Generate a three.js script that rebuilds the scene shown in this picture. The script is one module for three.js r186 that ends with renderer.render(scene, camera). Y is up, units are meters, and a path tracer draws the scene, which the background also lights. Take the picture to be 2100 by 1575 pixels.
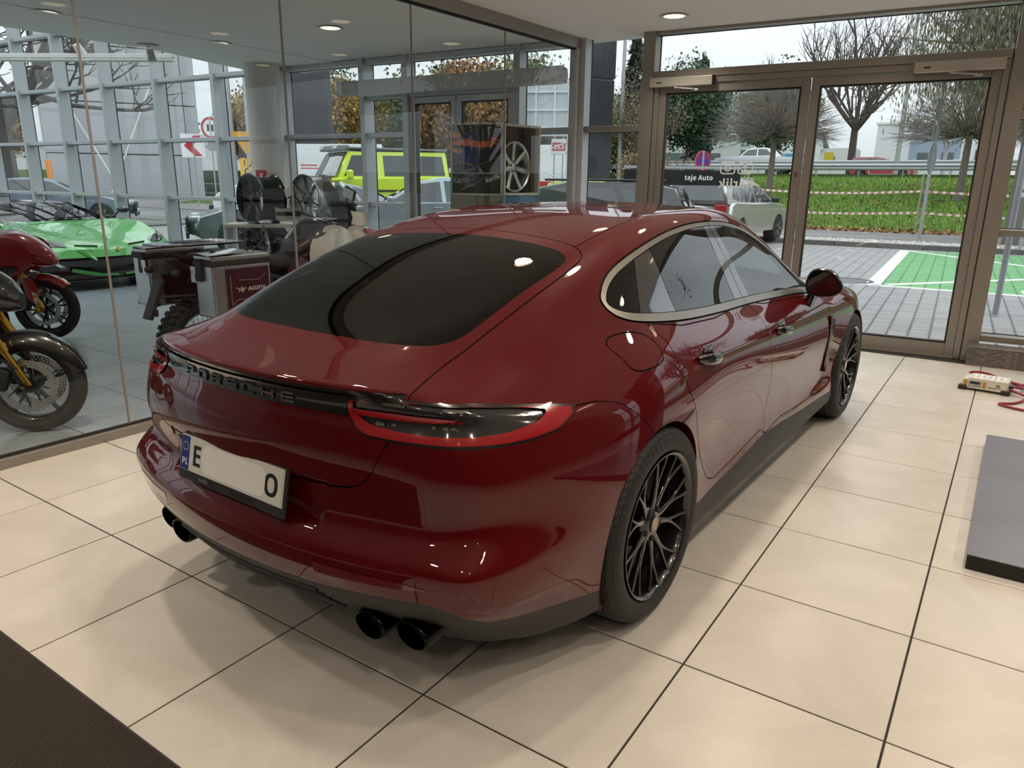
import * as THREE from 'three';
import { mergeGeometries, toCreasedNormals } from 'three/addons/utils/BufferGeometryUtils.js';
import { RoundedBoxGeometry } from 'three/addons/geometries/RoundedBoxGeometry.js';
import { RectAreaLightUniformsLib } from 'three/addons/lights/RectAreaLightUniformsLib.js';
import { ImprovedNoise } from 'three/addons/math/ImprovedNoise.js';

// ---------- camera, sky, exposure ----------
const scene = new THREE.Scene();
const renderer = new THREE.WebGLRenderer({ antialias: true });
renderer.toneMapping = THREE.LinearToneMapping;
renderer.toneMappingExposure = 1.1;
renderer.shadowMap.enabled = true;
RectAreaLightUniformsLib.init();
const camera = new THREE.PerspectiveCamera(55.35, 2100 / 1575, 0.05, 900);
camera.position.set(1.8848, 1.5227, 1.4327);
camera.rotation.order = 'YXZ';
camera.rotation.set(-0.2722, 0.59463, 0.01139);

const noise = new ImprovedNoise();
let seed = 12345;
const rnd = () => { seed = (seed * 1664525 + 1013904223) >>> 0; return seed / 4294967296; };
const rr = (a, b) => a + (b - a) * rnd();
const fbm = (x, y, z, o = 4) => { let s = 0, a = .5; for (let i = 0; i < o; i++) { s += a * noise.noise(x, y, z); x *= 2.03; y *= 2.03; z *= 2.03; a *= .5; } return s; };

// overcast sky: pale blue-grey cloud layer, slightly uneven, brighter towards the zenith
function makeSky() {
  const W = 1024, H = 512, d = new Float32Array(W * H * 4);
  for (let j = 0; j < H; j++) for (let i = 0; i < W; i++) {
    const el = ((j + .5) / H - .5) * Math.PI, az = (i + .5) / W * 2 * Math.PI, o = (j * W + i) * 4;
    const cx = Math.cos(el) * Math.cos(az), cy = Math.sin(el), cz = Math.cos(el) * Math.sin(az);
    const h = Math.max(0, cy), n = fbm(cx * 2.2, cy * 5 + 3, cz * 2.2, 5);
    let b = (.56 + 1.12 * h) * (1 + .28 * n);   // overcast: the zenith three times as bright as the horizon
    if (cy < 0) b = .30 + .26 * Math.exp(cy * 14);
    const blue = .5 + .5 * Math.max(-1, Math.min(1, n * 3));
    d[o] = b * (.84 + .10 * blue); d[o + 1] = b * (.925 + .045 * blue); d[o + 2] = b * (1.0); d[o + 3] = 1;
  }
  const t = new THREE.DataTexture(d, W, H, THREE.RGBAFormat, THREE.FloatType);
  t.mapping = THREE.EquirectangularReflectionMapping; t.magFilter = THREE.LinearFilter; t.needsUpdate = true;
  return t;
}
const skyTex = makeSky();
scene.background = skyTex; scene.environment = skyTex;
scene.backgroundIntensity = 1.45; scene.environmentIntensity = 1.45;
const LP = 5.2;
// ---------- helpers ----------
const V3 = THREE.Vector3, TAU = Math.PI * 2;
const lin = (r, g, b) => new THREE.Color().setRGB(r, g, b);
function std(c, rough = .6, metal = 0, extra = {}) { return new THREE.MeshStandardMaterial({ color: c, roughness: rough, metalness: metal, side: THREE.DoubleSide, ...extra }); }
function phys(c, rough = .5, metal = 0, extra = {}) { return new THREE.MeshPhysicalMaterial({ color: c, roughness: rough, metalness: metal, side: THREE.DoubleSide, ...extra }); }
const names = {};
function numbered(n) { const k = names[n] = (names[n] ?? -1) + 1; return k ? n + '_' + String(k).padStart(3, '0') : n; }
function mesh(name, geo, mat, parent, pos, rot) {
  if (Array.isArray(geo)) geo = merge(geo);
  const m = new THREE.Mesh(geo, mat); m.name = parent ? name : numbered(name); m.castShadow = m.receiveShadow = true;
  if (pos) m.position.set(...pos);
  if (rot) m.rotation.set(...rot);
  (parent ?? scene).add(m);
  return m;
}
function tag(o, label, category, group) { o.userData.label = label; o.userData.category = category; if (group) o.userData.group = group; return o; }
function thing(name, label, category, pos = [0, 0, 0], turn = 0, group) {
  const o = new THREE.Group(); o.name = numbered(name); o.position.set(...pos); o.rotation.y = turn; scene.add(o);
  return tag(o, label, category, group);
}
function sub(name, parent) { const o = new THREE.Group(); o.name = name; parent.add(o); return o; }
function struct(o) { o.userData.kind = 'structure'; return o; }
function structGroup(name, pos = [0, 0, 0], turn = 0) { const o = new THREE.Group(); o.name = name; o.position.set(...pos); o.rotation.y = turn; scene.add(o); return struct(o); }
function copyOf(o, label, pos, turn) { const c = o.clone(); c.name = numbered(o.name.replace(/_\d{3}$/, '')); c.userData = { ...o.userData, label: label ?? o.userData.label }; if (pos) c.position.set(...pos); if (turn !== undefined) c.rotation.y = turn; scene.add(c); return c; }
function merge(list) {
  list = list.flat().map((g) => { g = g.index ? g.toNonIndexed() : g; if (!g.attributes.uv) g.setAttribute('uv', new THREE.BufferAttribute(new Float32Array(g.attributes.position.count * 2), 2)); for (const k of Object.keys(g.attributes)) if (!['position', 'normal', 'uv'].includes(k)) g.deleteAttribute(k); return g; });
  return list.length === 1 ? list[0] : mergeGeometries(list);
}
const box = (w, h, d, x = 0, y = 0, z = 0) => new THREE.BoxGeometry(w, h, d).translate(x, y, z);
const rbox = (w, h, d, r = .005, x = 0, y = 0, z = 0, s = 2) => new RoundedBoxGeometry(w, h, d, s, Math.min(r, w * .49, h * .49, d * .49)).translate(x, y, z);
const bx = (x0, x1, y0, y1, z0, z1) => box(Math.abs(x1 - x0), Math.abs(y1 - y0), Math.abs(z1 - z0), (x0 + x1) / 2, (y0 + y1) / 2, (z0 + z1) / 2);
const cyl = (r0, r1, h, n = 20, open = false) => new THREE.CylinderGeometry(r0, r1, h, n, 1, open);
const v = (a) => new V3(...a);
function tube(pts, r, n = 8, seg, closed = false) { const c = new THREE.CatmullRomCurve3(pts.map(v), closed, 'centripetal'); return new THREE.TubeGeometry(c, seg ?? Math.max(4, pts.length * 5), r, n, closed); }
// straight rod from a to b, radius r0 at a and r1 at b
function rod(a, b, r0, r1 = r0, n = 8) {
  const A = v(a), B = v(b), L = A.distanceTo(B), g = new THREE.CylinderGeometry(r1, r0, L, n, 1);
  g.applyQuaternion(new THREE.Quaternion().setFromUnitVectors(new V3(0, 1, 0), B.clone().sub(A).normalize()));
  return g.translate((A.x + B.x) / 2, (A.y + B.y) / 2, (A.z + B.z) / 2);
}
// square-section bar from a to b; w across, h along the given up
function bar(a, b, w, h, up = [0, 1, 0]) {
  const A = v(a), B = v(b), d = B.clone().sub(A), L = d.length(); d.normalize();
  const s = new V3().crossVectors(v(up), d).normalize(), u = new V3().crossVectors(d, s);
  return new THREE.BoxGeometry(w, h, L).applyMatrix4(new THREE.Matrix4().makeBasis(s, u, d)).translate((A.x + B.x) / 2, (A.y + B.y) / 2, (A.z + B.z) / 2);
}
function shape(pts, holes = []) { const s = new THREE.Shape(pts.map((p) => new THREE.Vector2(...p))); for (const h of holes) s.holes.push(new THREE.Path(h.map((p) => new THREE.Vector2(...p)))); return s; }
// outline in x,y, pushed along +z
function ext(pts, depth, bev = 0, holes = [], seg = 2) { return new THREE.ExtrudeGeometry(shape(pts, holes), { depth: depth - 2 * bev, bevelEnabled: bev > 0, bevelSize: bev, bevelThickness: bev, bevelOffset: -bev, bevelSegments: seg, curveSegments: 12 }).translate(0, 0, bev); }
const toX = (g) => g.rotateY(Math.PI / 2);          // extruded outline (z back -> x)
function circlePts(r, n = 32, cx = 0, cy = 0, a0 = 0) { return Array.from({ length: n }, (_, i) => [cx + r * Math.cos(a0 + i / n * TAU), cy + r * Math.sin(a0 + i / n * TAU)]); }
function roundRect(x0, y0, x1, y1, r, n = 5) { const o = []; for (const [cx, cy, a] of [[x1 - r, y1 - r, 0], [x0 + r, y1 - r, 1], [x0 + r, y0 + r, 2], [x1 - r, y0 + r, 3]]) for (let i = 0; i <= n; i++) { const t = (a + i / n) * Math.PI / 2; o.push([cx + r * Math.cos(t), cy + r * Math.sin(t)]); } return o; }
function lathe(pts, n = 32) { return new THREE.LatheGeometry(pts.map((p) => new THREE.Vector2(...p)), n); }
function smoothPts(pts, n = 6, closed = true) { const c = new THREE.CatmullRomCurve3(pts.map((p) => new V3(p[0], p[1], p[2] ?? 0)), closed, 'centripetal'); const N = pts.length * n; return c.getPoints(N).slice(0, closed ? N : N + 1).map((p) => pts[0].length > 2 ? [p.x, p.y, p.z] : [p.x, p.y]); }
// grid of points rows x cols -> smooth surface
function grid(rows, closeU = false, closeV = false) {
  const R = rows.length, Cn = rows[0].length, pos = [], uv = [], idx = [];
  for (let i = 0; i < R; i++) for (let j = 0; j < Cn; j++) { pos.push(...rows[i][j]); uv.push(j / (Cn - 1), i / (R - 1)); }
  for (let i = 0; i < (closeV ? R : R - 1); i++) for (let j = 0; j < (closeU ? Cn : Cn - 1); j++) { const a = i * Cn + j, b = i * Cn + (j + 1) % Cn, c = ((i + 1) % R) * Cn + (j + 1) % Cn, d = ((i + 1) % R) * Cn + j; idx.push(a, b, c, a, c, d); }
  const g = new THREE.BufferGeometry(); g.setAttribute('position', new THREE.Float32BufferAttribute(pos, 3)); g.setAttribute('uv', new THREE.Float32BufferAttribute(uv, 2)); g.setIndex(idx); g.computeVertexNormals(); return g;
}
// loft: sections (arrays of [x,y,z]) smoothed lengthwise
function loft(secs, n = 5, closed = false, caps = false) {
  const m = secs[0].length, cols = [];
  for (let j = 0; j < m; j++) cols.push(new THREE.CatmullRomCurve3(secs.map((s) => v(s[j])), false, 'centripetal').getPoints((secs.length - 1) * n).map((p) => [p.x, p.y, p.z]));
  const rows = cols[0].map((_, i) => cols.map((c) => c[i]));
  const gs = [grid(rows, closed)];
  if (caps) for (const r of [rows[0], rows[rows.length - 1]]) { const c = r.reduce((a, p) => [a[0] + p[0] / m, a[1] + p[1] / m, a[2] + p[2] / m], [0, 0, 0]); gs.push(grid([r, r.map(() => c)], closed)); }
  return merge(gs);
}
// ---------- textures ----------
function canvasTex(w, h, draw, srgb = true) { const c = document.createElement('canvas'); c.width = w; c.height = h; draw(c.getContext('2d'), w, h); const t = new THREE.CanvasTexture(c); if (srgb) t.colorSpace = THREE.SRGBColorSpace; t.magFilter = THREE.LinearFilter; t.wrapS = t.wrapT = THREE.RepeatWrapping; return t; }
function dataTex(n, f, srgb = false) { const d = new Uint8Array(n * n * 4); for (let j = 0; j < n; j++) for (let i = 0; i < n; i++) { const r = f(i / n, j / n), o = (j * n + i) * 4; for (let k = 0; k < 3; k++) d[o + k] = Math.max(0, Math.min(255, (Array.isArray(r) ? r[k] : r) * 255)); d[o + 3] = 255; } const t = new THREE.DataTexture(d, n, n); t.wrapS = t.wrapT = THREE.RepeatWrapping; t.magFilter = THREE.LinearFilter; if (srgb) t.colorSpace = THREE.SRGBColorSpace; t.needsUpdate = true; return t; }
// tiling noise
function tnoise(u, w, f, o = 4, s = 0) { let r = 0, a = .5; for (let i = 0; i < o; i++) { const R = f / TAU; r += a * noise.noise(Math.cos(u * TAU) * R + s, Math.sin(u * TAU) * R + Math.cos(w * TAU) * R * .97 + 7, Math.sin(w * TAU) * R + s * 2); f *= 2; a *= .5; } return r; }

// ---------- implicit-surface toolkit for curved bodywork ----------
function spline(xs, ys) {           // natural cubic
  const n = xs.length, m = new Float64Array(n), c = new Float64Array(n), d = new Float64Array(n);
  for (let i = 1; i < n - 1; i++) { const h0 = xs[i] - xs[i - 1], h1 = xs[i + 1] - xs[i], a = h0, b = 2 * (h0 + h1), r = 6 * ((ys[i + 1] - ys[i]) / h1 - (ys[i] - ys[i - 1]) / h0), w = b - a * c[i - 1]; c[i] = h1 / w; d[i] = (r - a * d[i - 1]) / w; }
  for (let i = n - 2; i > 0; i--) m[i] = d[i] - c[i] * m[i + 1];
  return (x) => { x = Math.max(xs[0], Math.min(xs[n - 1], x)); let i = 0; while (i < n - 2 && x > xs[i + 1]) i++; const h = xs[i + 1] - xs[i], a = (xs[i + 1] - x) / h, b = 1 - a; return a * ys[i] + b * ys[i + 1] + ((a ** 3 - a) * m[i] + (b ** 3 - b) * m[i + 1]) * h * h / 6; };
}
const bsp = (t) => [(1 - t) ** 3 / 6, (3 * t ** 3 - 6 * t * t + 4) / 6, (-3 * t ** 3 + 3 * t * t + 3 * t + 1) / 6, t ** 3 / 6], bspd = (t) => [-((1 - t) ** 2) / 2, (3 * t * t - 4 * t) / 2, (-3 * t * t + 2 * t + 1) / 2, t * t / 2];
// table over (a,b) -> function returning [value, d/da, d/db]; T[i][j] at ak[i], bk[j]
function field(ak, bk, T, na, nb) {
  const a0 = ak[0], a1 = ak[ak.length - 1], b0 = bk[0], b1 = bk[bk.length - 1], ha = (a1 - a0) / na, hb = (b1 - b0) / nb, G = new Float64Array((na + 1) * (nb + 1));
  const rows = T.map((r) => spline(bk, r));
  for (let j = 0; j <= nb; j++) { const s = spline(ak, rows.map((f) => f(b0 + j * hb))); for (let i = 0; i <= na; i++) G[i * (nb + 1) + j] = s(a0 + i * ha); }
  const out = [0, 0, 0], cl = (i, n) => i < 0 ? 0 : i > n ? n : i;
  return (a, b) => {
    const u = Math.max(0, Math.min(na - 1e-6, (a - a0) / ha)), w = Math.max(0, Math.min(nb - 1e-6, (b - b0) / hb)), i = Math.floor(u), j = Math.floor(w), A = bsp(u - i), dA = bspd(u - i), B = bsp(w - j), dB = bspd(w - j);
    let s = 0, sa = 0, sb = 0;
    for (let p = 0; p < 4; p++) { const o = cl(i + p - 1, na) * (nb + 1); let q = 0, qd = 0; for (let k = 0; k < 4; k++) { const g = G[o + cl(j + k - 1, nb)]; q += g * B[k]; qd += g * dB[k]; } s += A[p] * q; sa += dA[p] * q; sb += A[p] * qd; }
    out[0] = s; out[1] = sa / ha; out[2] = sb / hb; return out;
  };
}
const smax = (a, b, k) => { const h = Math.max(0, k - Math.abs(a - b)); return Math.max(a, b) + h * h / (4 * k); };
const smin = (a, b, k) => -smax(-a, -b, k);
// naive surface nets over a box, vertices then moved onto f = 0; returns { P, N, T }
function surfaceNet(f, lo, hi, h, coarse = 4) {
  const n = lo.map((l, i) => Math.ceil((hi[i] - l) / h / coarse) * coarse), [nx, ny, nz] = n, val = new Map(), P = [], N = [], T = [];
  const key = (i, j, k) => (i * (ny + 1) + j) * (nz + 1) + k;
  const at = (i, j, k) => { const q = key(i, j, k); let s = val.get(q); if (s === undefined) { s = f(lo[0] + i * h, lo[1] + j * h, lo[2] + k * h); val.set(q, s); } return s; };
  const cells = new Map(), E = [[0, 0, 0, 1, 0, 0], [0, 1, 0, 1, 1, 0], [0, 0, 1, 1, 0, 1], [0, 1, 1, 1, 1, 1], [0, 0, 0, 0, 1, 0], [1, 0, 0, 1, 1, 0], [0, 0, 1, 0, 1, 1], [1, 0, 1, 1, 1, 1], [0, 0, 0, 0, 0, 1], [1, 0, 0, 1, 0, 1], [0, 1, 0, 0, 1, 1], [1, 1, 0, 1, 1, 1]];
  for (let I = 0; I < nx; I += coarse) for (let J = 0; J < ny; J += coarse) for (let K = 0; K < nz; K += coarse) {
    if (Math.abs(f(lo[0] + (I + coarse / 2) * h, lo[1] + (J + coarse / 2) * h, lo[2] + (K + coarse / 2) * h)) > coarse * h * 2.6) continue;
    for (let i = I; i < I + coarse; i++) for (let j = J; j < J + coarse; j++) for (let k = K; k < K + coarse; k++) {
      let sx = 0, sy = 0, sz = 0, c = 0;
      for (const e of E) { const a = at(i + e[0], j + e[1], k + e[2]), b = at(i + e[3], j + e[4], k + e[5]); if ((a < 0) !== (b < 0)) { const t = a / (a - b); sx += i + e[0] + t * (e[3] - e[0]); sy += j + e[1] + t * (e[4] - e[1]); sz += k + e[2] + t * (e[5] - e[2]); c++; } }
      if (c) { cells.set(key(i, j, k), P.length / 3); P.push(lo[0] + sx / c * h, lo[1] + sy / c * h, lo[2] + sz / c * h); }
    }
  }
  for (const [q, vi] of cells) {
    const k = q % (nz + 1), j = Math.floor(q / (nz + 1)) % (ny + 1), i = Math.floor(q / (nz + 1) / (ny + 1)), a = at(i, j, k);
    for (const [b, o1, o2] of [[at(i + 1, j, k), [0, -1, 0], [0, 0, -1]], [at(i, j + 1, k), [0, 0, -1], [-1, 0, 0]], [at(i, j, k + 1), [-1, 0, 0], [0, -1, 0]]]) {
      if ((a < 0) === (b < 0)) continue;
      const c1 = cells.get(key(i + o1[0], j + o1[1], k + o1[2])), c2 = cells.get(key(i + o1[0] + o2[0], j + o1[1] + o2[1], k + o1[2] + o2[2])), c3 = cells.get(key(i + o2[0], j + o2[1], k + o2[2]));
      if (c1 === undefined || c2 === undefined || c3 === undefined) continue;
      if (a < 0) T.push(vi, c1, c2, vi, c2, c3); else T.push(vi, c2, c1, vi, c3, c2);
    }
  }
  const e = h * .15;
  for (let p = 0; p < P.length; p += 3) {
    let x = P[p], y = P[p + 1], z = P[p + 2], g = [0, 1, 0]; const x0 = x, y0 = y, z0 = z;
    for (let it = 0; it < 4; it++) {
      g = [(f(x + e, y, z) - f(x - e, y, z)) / (2 * e), (f(x, y + e, z) - f(x, y - e, z)) / (2 * e), (f(x, y, z + e) - f(x, y, z - e)) / (2 * e)];
      const q = g[0] ** 2 + g[1] ** 2 + g[2] ** 2 || 1;
      if (it < 3) { const s = f(x, y, z) / q; x -= s * g[0]; y -= s * g[1]; z -= s * g[2]; if (Math.abs(x - x0) + Math.abs(y - y0) + Math.abs(z - z0) > 2 * h) { x = x0; y = y0; z = z0; } }
    }
    P[p] = x; P[p + 1] = y; P[p + 2] = z; const l = Math.hypot(...g) || 1; N.push(g[0] / l, g[1] / l, g[2] / l);
  }
  return { P, N, T };
}
// splits a mesh along f = 0 into [f < 0, f >= 0]
function cut(m, f) {
  const { P, N, T } = m, n = P.length / 3, d = new Float64Array(n), out = [{ P: [], N: [], T: [] }, { P: [], N: [], T: [] }], map = [new Map(), new Map()];
  for (let i = 0; i < n; i++) { d[i] = f(P[3 * i], P[3 * i + 1], P[3 * i + 2]); if (d[i] === 0) d[i] = 1e-9; }
  const vert = (s, i) => { let r = map[s].get(i); if (r === undefined) { r = out[s].P.length / 3; out[s].P.push(P[3 * i], P[3 * i + 1], P[3 * i + 2]); out[s].N.push(N[3 * i], N[3 * i + 1], N[3 * i + 2]); map[s].set(i, r); } return r; };
  const mid = (s, i, j) => { if (i > j) [i, j] = [j, i]; const q = (i + 1) * 1e7 + j; let r = map[s].get(q); if (r === undefined) { const t = d[i] / (d[i] - d[j]), L = (A, c) => A[3 * i + c] + t * (A[3 * j + c] - A[3 * i + c]); r = out[s].P.length / 3; out[s].P.push(L(P, 0), L(P, 1), L(P, 2)); const a = L(N, 0), b = L(N, 1), c = L(N, 2), l = Math.hypot(a, b, c) || 1; out[s].N.push(a / l, b / l, c / l); map[s].set(q, r); } return r; };
  for (let t = 0; t < T.length; t += 3) {
    let a = T[t], b = T[t + 1], c = T[t + 2], sa = d[a] < 0, sb = d[b] < 0, sc = d[c] < 0;
    if (sa === sb && sb === sc) { const s = sa ? 0 : 1; out[s].T.push(vert(s, a), vert(s, b), vert(s, c)); continue; }
    while (!(sa !== sb && sb === sc)) [a, b, c, sa, sb, sc] = [b, c, a, sb, sc, sa];
    const s = sa ? 0 : 1, o = 1 - s;
    out[s].T.push(vert(s, a), mid(s, a, b), mid(s, a, c));
    out[o].T.push(mid(o, a, b), vert(o, b), vert(o, c), mid(o, a, b), vert(o, c), mid(o, a, c));
  }
  return out;
}
const joinM = (...ms) => { const o = { P: [], N: [], T: [] }; for (const m of ms) { const k = o.P.length / 3; for (const x of m.P) o.P.push(x); for (const x of m.N) o.N.push(x); for (const x of m.T) o.T.push(x + k); } return o; };
const offsetM = (m, d) => ({ P: m.P.map((x, i) => x + m.N[i] * d), N: m.N, T: m.T });
function geoOf(m, uvf) { const g = new THREE.BufferGeometry(); g.setAttribute('position', new THREE.Float32BufferAttribute(m.P, 3)); g.setAttribute('normal', new THREE.Float32BufferAttribute(m.N, 3)); const uv = []; for (let i = 0; i < m.P.length; i += 3) uv.push(...(uvf ? uvf(m.P[i], m.P[i + 1], m.P[i + 2]) : [m.P[i + 2], m.P[i + 1]])); g.setAttribute('uv', new THREE.Float32BufferAttribute(uv, 2)); g.setIndex(m.T); return g; }
// signed distance to a closed polygon (negative inside)
function polySD(pts) {
  const n = pts.length;
  return (x, y) => { let d = 1e9, ins = false; for (let i = 0, j = n - 1; i < n; j = i++) { const ax = pts[j][0], ay = pts[j][1], ex = pts[i][0] - ax, ey = pts[i][1] - ay, px = x - ax, py = y - ay, t = Math.max(0, Math.min(1, (px * ex + py * ey) / (ex * ex + ey * ey || 1))), qx = px - t * ex, qy = py - t * ey; d = Math.min(d, qx * qx + qy * qy); if ((ay > y) !== (pts[i][1] > y) && x < ax + (y - ay) / ey * ex) ins = !ins; } return (ins ? -1 : 1) * Math.sqrt(d); };
}
// ---------- the red car ----------
// axes: x to its right, y up, z to its rear; origin on the floor under the rear axle
const carX = field([.16, .28, .36, .45, .55, .65, .76, .85, .92, .98, 1.04, 1.1, 1.17, 1.24, 1.31, 1.40], [-3.95, -3.6, -3.3, -2.95, -2.7, -2.4, -2.1, -1.7, -1.25, -.9, -.6, -.3, 0, .2, .45, .7, 1.1], [
  [.40, .80, .910, .94, .930, .925, .925, .925, .925, .925, .925, .935, .93, .93, .89, 0.78, 0.7],
  [.45, .84, .935, .955, .945, .94, .94, .94, .94, .94, .935, .945, .95, .95, .922, 0.85, 0.78],
  [.50, .87, .945, .96, .945, .927, .925, .925, .925, .925, .93, .945, .96, .957, .935, 0.905, 0.85],
  [.52, .89, .95, .963, .948, .922, .917, .915, .915, .918, .925, .948, .966, .962, .943, 0.93, 0.9],
  [.50, .89, .952, .965, .953, .928, .920, .918, .918, .920, .928, .952, .968, .963, .943, 0.925, 0.89],
  [.45, .875, .945, .963, .955, .936, .927, .925, .928, .930, .936, .954, .966, .960, .937, 0.917, 0.875],
  [.40, .835, .922, .948, .945, .93, .920, .918, .928, .934, .937, .947, .955, .945, .918, 0.9, 0.86],
  [.30, .77, .875, .912, .917, .905, .893, .890, .905, .920, .925, .928, .932, .916, .884, 0.862, 0.82],
  [.20, .68, .80, .85, .865, .865, .85, .845, .858, .878, .89, .897, .893, .868, .832, 0.805, 0.755],
  [.10, .58, .71, .77, .80, .81, .80, .80, .81, .83, .842, .855, .847, .815, .768, 0.73, 0.67],
  [.02, .47, .61, .68, .73, .765, .765, .765, .775, .79, .798, .802, .793, .755, .697, .57, .42],
  [-.1, .36, .50, .59, .66, .73, .735, .735, .742, .755, .76, .762, .745, .695, .625, .47, .3],
  [-.2, .24, .39, .49, .58, .69, .70, .70, .706, .715, .722, .720, .682, .625, .54, .36, .2],
  [-.3, .12, .28, .39, .50, .65, .66, .662, .667, .674, .680, .673, .61, .545, .45, .25, .1],
  [-.4, .0, .17, .29, .42, .60, .61, .617, .624, .630, .633, .61, .525, .45, .35, .14, 0],
  [-.5, -.1, .05, .18, .33, .53, .545, .55, .56, .565, .56, .51, .40, .32, .21, .02, -.1]], 240, 400);
const carH = field([-1, -.85, -.7, -.55, -.4, -.2, 0, .2, .4, .55, .7, .85, 1], [-3.95, -3.7, -3.4, -3.0, -2.7, -2.5, -2.3, -2.1, -1.9, -1.7, -1.5, -1.2, -.9, -.6, -.3, 0, .2, .4, .62, .8, .95, 1.15], (() => {
  const c = [.60, .75, .83, .905, .955, .99, 1.078, 1.185, 1.29, 1.378, 1.410, 1.419, 1.413, 1.396, 1.352, 1.285, 1.222, 1.148, 1.062, 1.015, .992, .965];
  const fall = { .2: [.01, .005, 0, 0, .002, .003, .004, .004, .005, .005, .004, .004, .004, .004, .004, .004, .003, .003, .001, .001, .001, .001], .4: [.06, .03, .01, .005, .008, .012, .018, .02, .022, .020, .014, .013, .012, .012, .013, .014, .013, .011, .003, .004, .004, .003], .55: [.13, .06, .02, .003, .012, .03, .045, .05, .05, .042, .030, .028, .026, .024, .026, .030, .028, .024, .012, .014, .012, .008], .7: [.22, .11, .03, .005, .025, .06, .09, .10, .105, .10, .085, .08, .075, .07, .07, .075, .075, .07, .045, .04, .035, .03], .85: [.3, .18, .06, .03, .05, .10, .15, .18, .19, .19, .18, .17, .165, .16, .16, .16, .16, .15, .12, .10, .085, .08], 1: [.4, .25, .12, .10, .1, .16, .22, .26, .28, .3, .3, .29, .28, .27, .27, .27, .26, .25, .21, .17, .15, .14] };
  return [1, .85, .7, .55, .4, .2, 0, .2, .4, .55, .7, .85, 1].map((x) => c.map((h, i) => h - (x ? fall[x][i] : 0)));
})(), 160, 420);
const carZ = field([-1, -.95, -.85, -.75, -.6, -.4, -.2, 0, .2, .4, .6, .75, .85, .95, 1], [.14, .22, .29, .35, .40, .44, .48, .515, .55, .59, .64, .72, .80, .87, .91, .94, .965, 1.0, 1.06], (() => {
  const c = [.80, .87, .945, 1.0, 1.03, 1.043, 1.05, 1.047, 1.028, .998, .988, 1.0, 1.0, .983, .968, .966, .976, .985, .985];
  const lo = [0, .015, .05, .10, .16, .23, .42, .56], le = [0, .010, .038, .085, .135, .20, .40, .55], mi = [0, .010, .04, .090, .150, .26, .49, .64], up = [0, .010, .042, .10, .18, .31, .58, .76];
  const sp = [0, .012, .05, .145, .27, .42, .70, .9];
  const mix = (a, b, t) => a.map((q, i) => q + t * (b[i] - q));
  const W = [lo, lo, lo, mix(lo, le, .5), le, le, le, le, mix(le, mi, .2), mix(le, mi, .45), mix(le, mi, .75), mix(mi, up, .1), mix(mi, up, .55), mix(mi, up, .9), up, up, mix(up, sp, .5), sp, sp];
  return [7, 6, 5, 4, 3, 2, 1, 0, 1, 2, 3, 4, 5, 6, 7].map((i) => c.map((z, j) => z - W[j][i]));
})(), 240, 300);
function carF(x, y, z) {
  const ax = Math.abs(x);
  let q = carX(y, z); const a = (ax - q[0]) / Math.sqrt(1 + q[1] * q[1] + q[2] * q[2]);
  q = carH(x, z); const b = (y - q[0]) / Math.sqrt(1 + q[1] * q[1] + q[2] * q[2]);
  let f = smax(a, b, .05 + .06 * THREE.MathUtils.smoothstep(z, .2, .6));
  if (z > 0) { q = carZ(x, y); const c = (z - q[0]) / Math.sqrt(1 + q[1] * q[1] + q[2] * q[2]); f = smax(f, c, .016 + .09 * THREE.MathUtils.smoothstep(ax, .55, .8) * THREE.MathUtils.smoothstep(1.0 - y, .0, .2)); const rec = Math.max(ax - .385 + .25 * Math.max(0, .70 - y), Math.abs(y - .640) - .062, .958 - z + .02 * (y - .6)); f = smax(f, -rec, .014); }
  f = smax(f, -3.93 - z + .9 * ax * ax * ax + .35 * (y - .5) ** 2, .1);
  return smax(f, .17 - y, .03);
}
const polySDw = polySD(smoothPts([[0, -1.70], [.3, -1.69], [.48, -1.665], [.53, -1.69], [.60, -1.93], [.66, -2.15], [.70, -2.30], [.66, -2.36], [.4, -2.42], [0, -2.44], [-.4, -2.42], [-.66, -2.36], [-.70, -2.30], [-.66, -2.15], [-.60, -1.93], [-.53, -1.69], [-.48, -1.665], [-.3, -1.69]], 2));
const mirrorOutline = smoothPts([[-.085, -.035], [-.082, .03], [-.055, .072], [0, .082], [.055, .066], [.095, .022], [.108, -.02], [.095, -.05], [.045, -.070], [-.02, -.072], [-.065, -.062]], 3);
const treadTex = dataTex(256, (u, q) => { // u round the tyre, q across its profile
  const across = q, band = across > .28 && across < .72;
  const ribs = band && (Math.abs((across - .28) / .44 * 5 % 1 - .5) > .44);
  const sipe = band && ((u * 72 + Math.abs(across - .5) * 9) % 1 < .22);
  const shoulder = ((across > .2 && across <= .28) || (across >= .72 && across < .8)) && ((u * 60) % 1 < .2);
  return ribs || sipe || shoulder ? 0 : .9;
});
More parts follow.
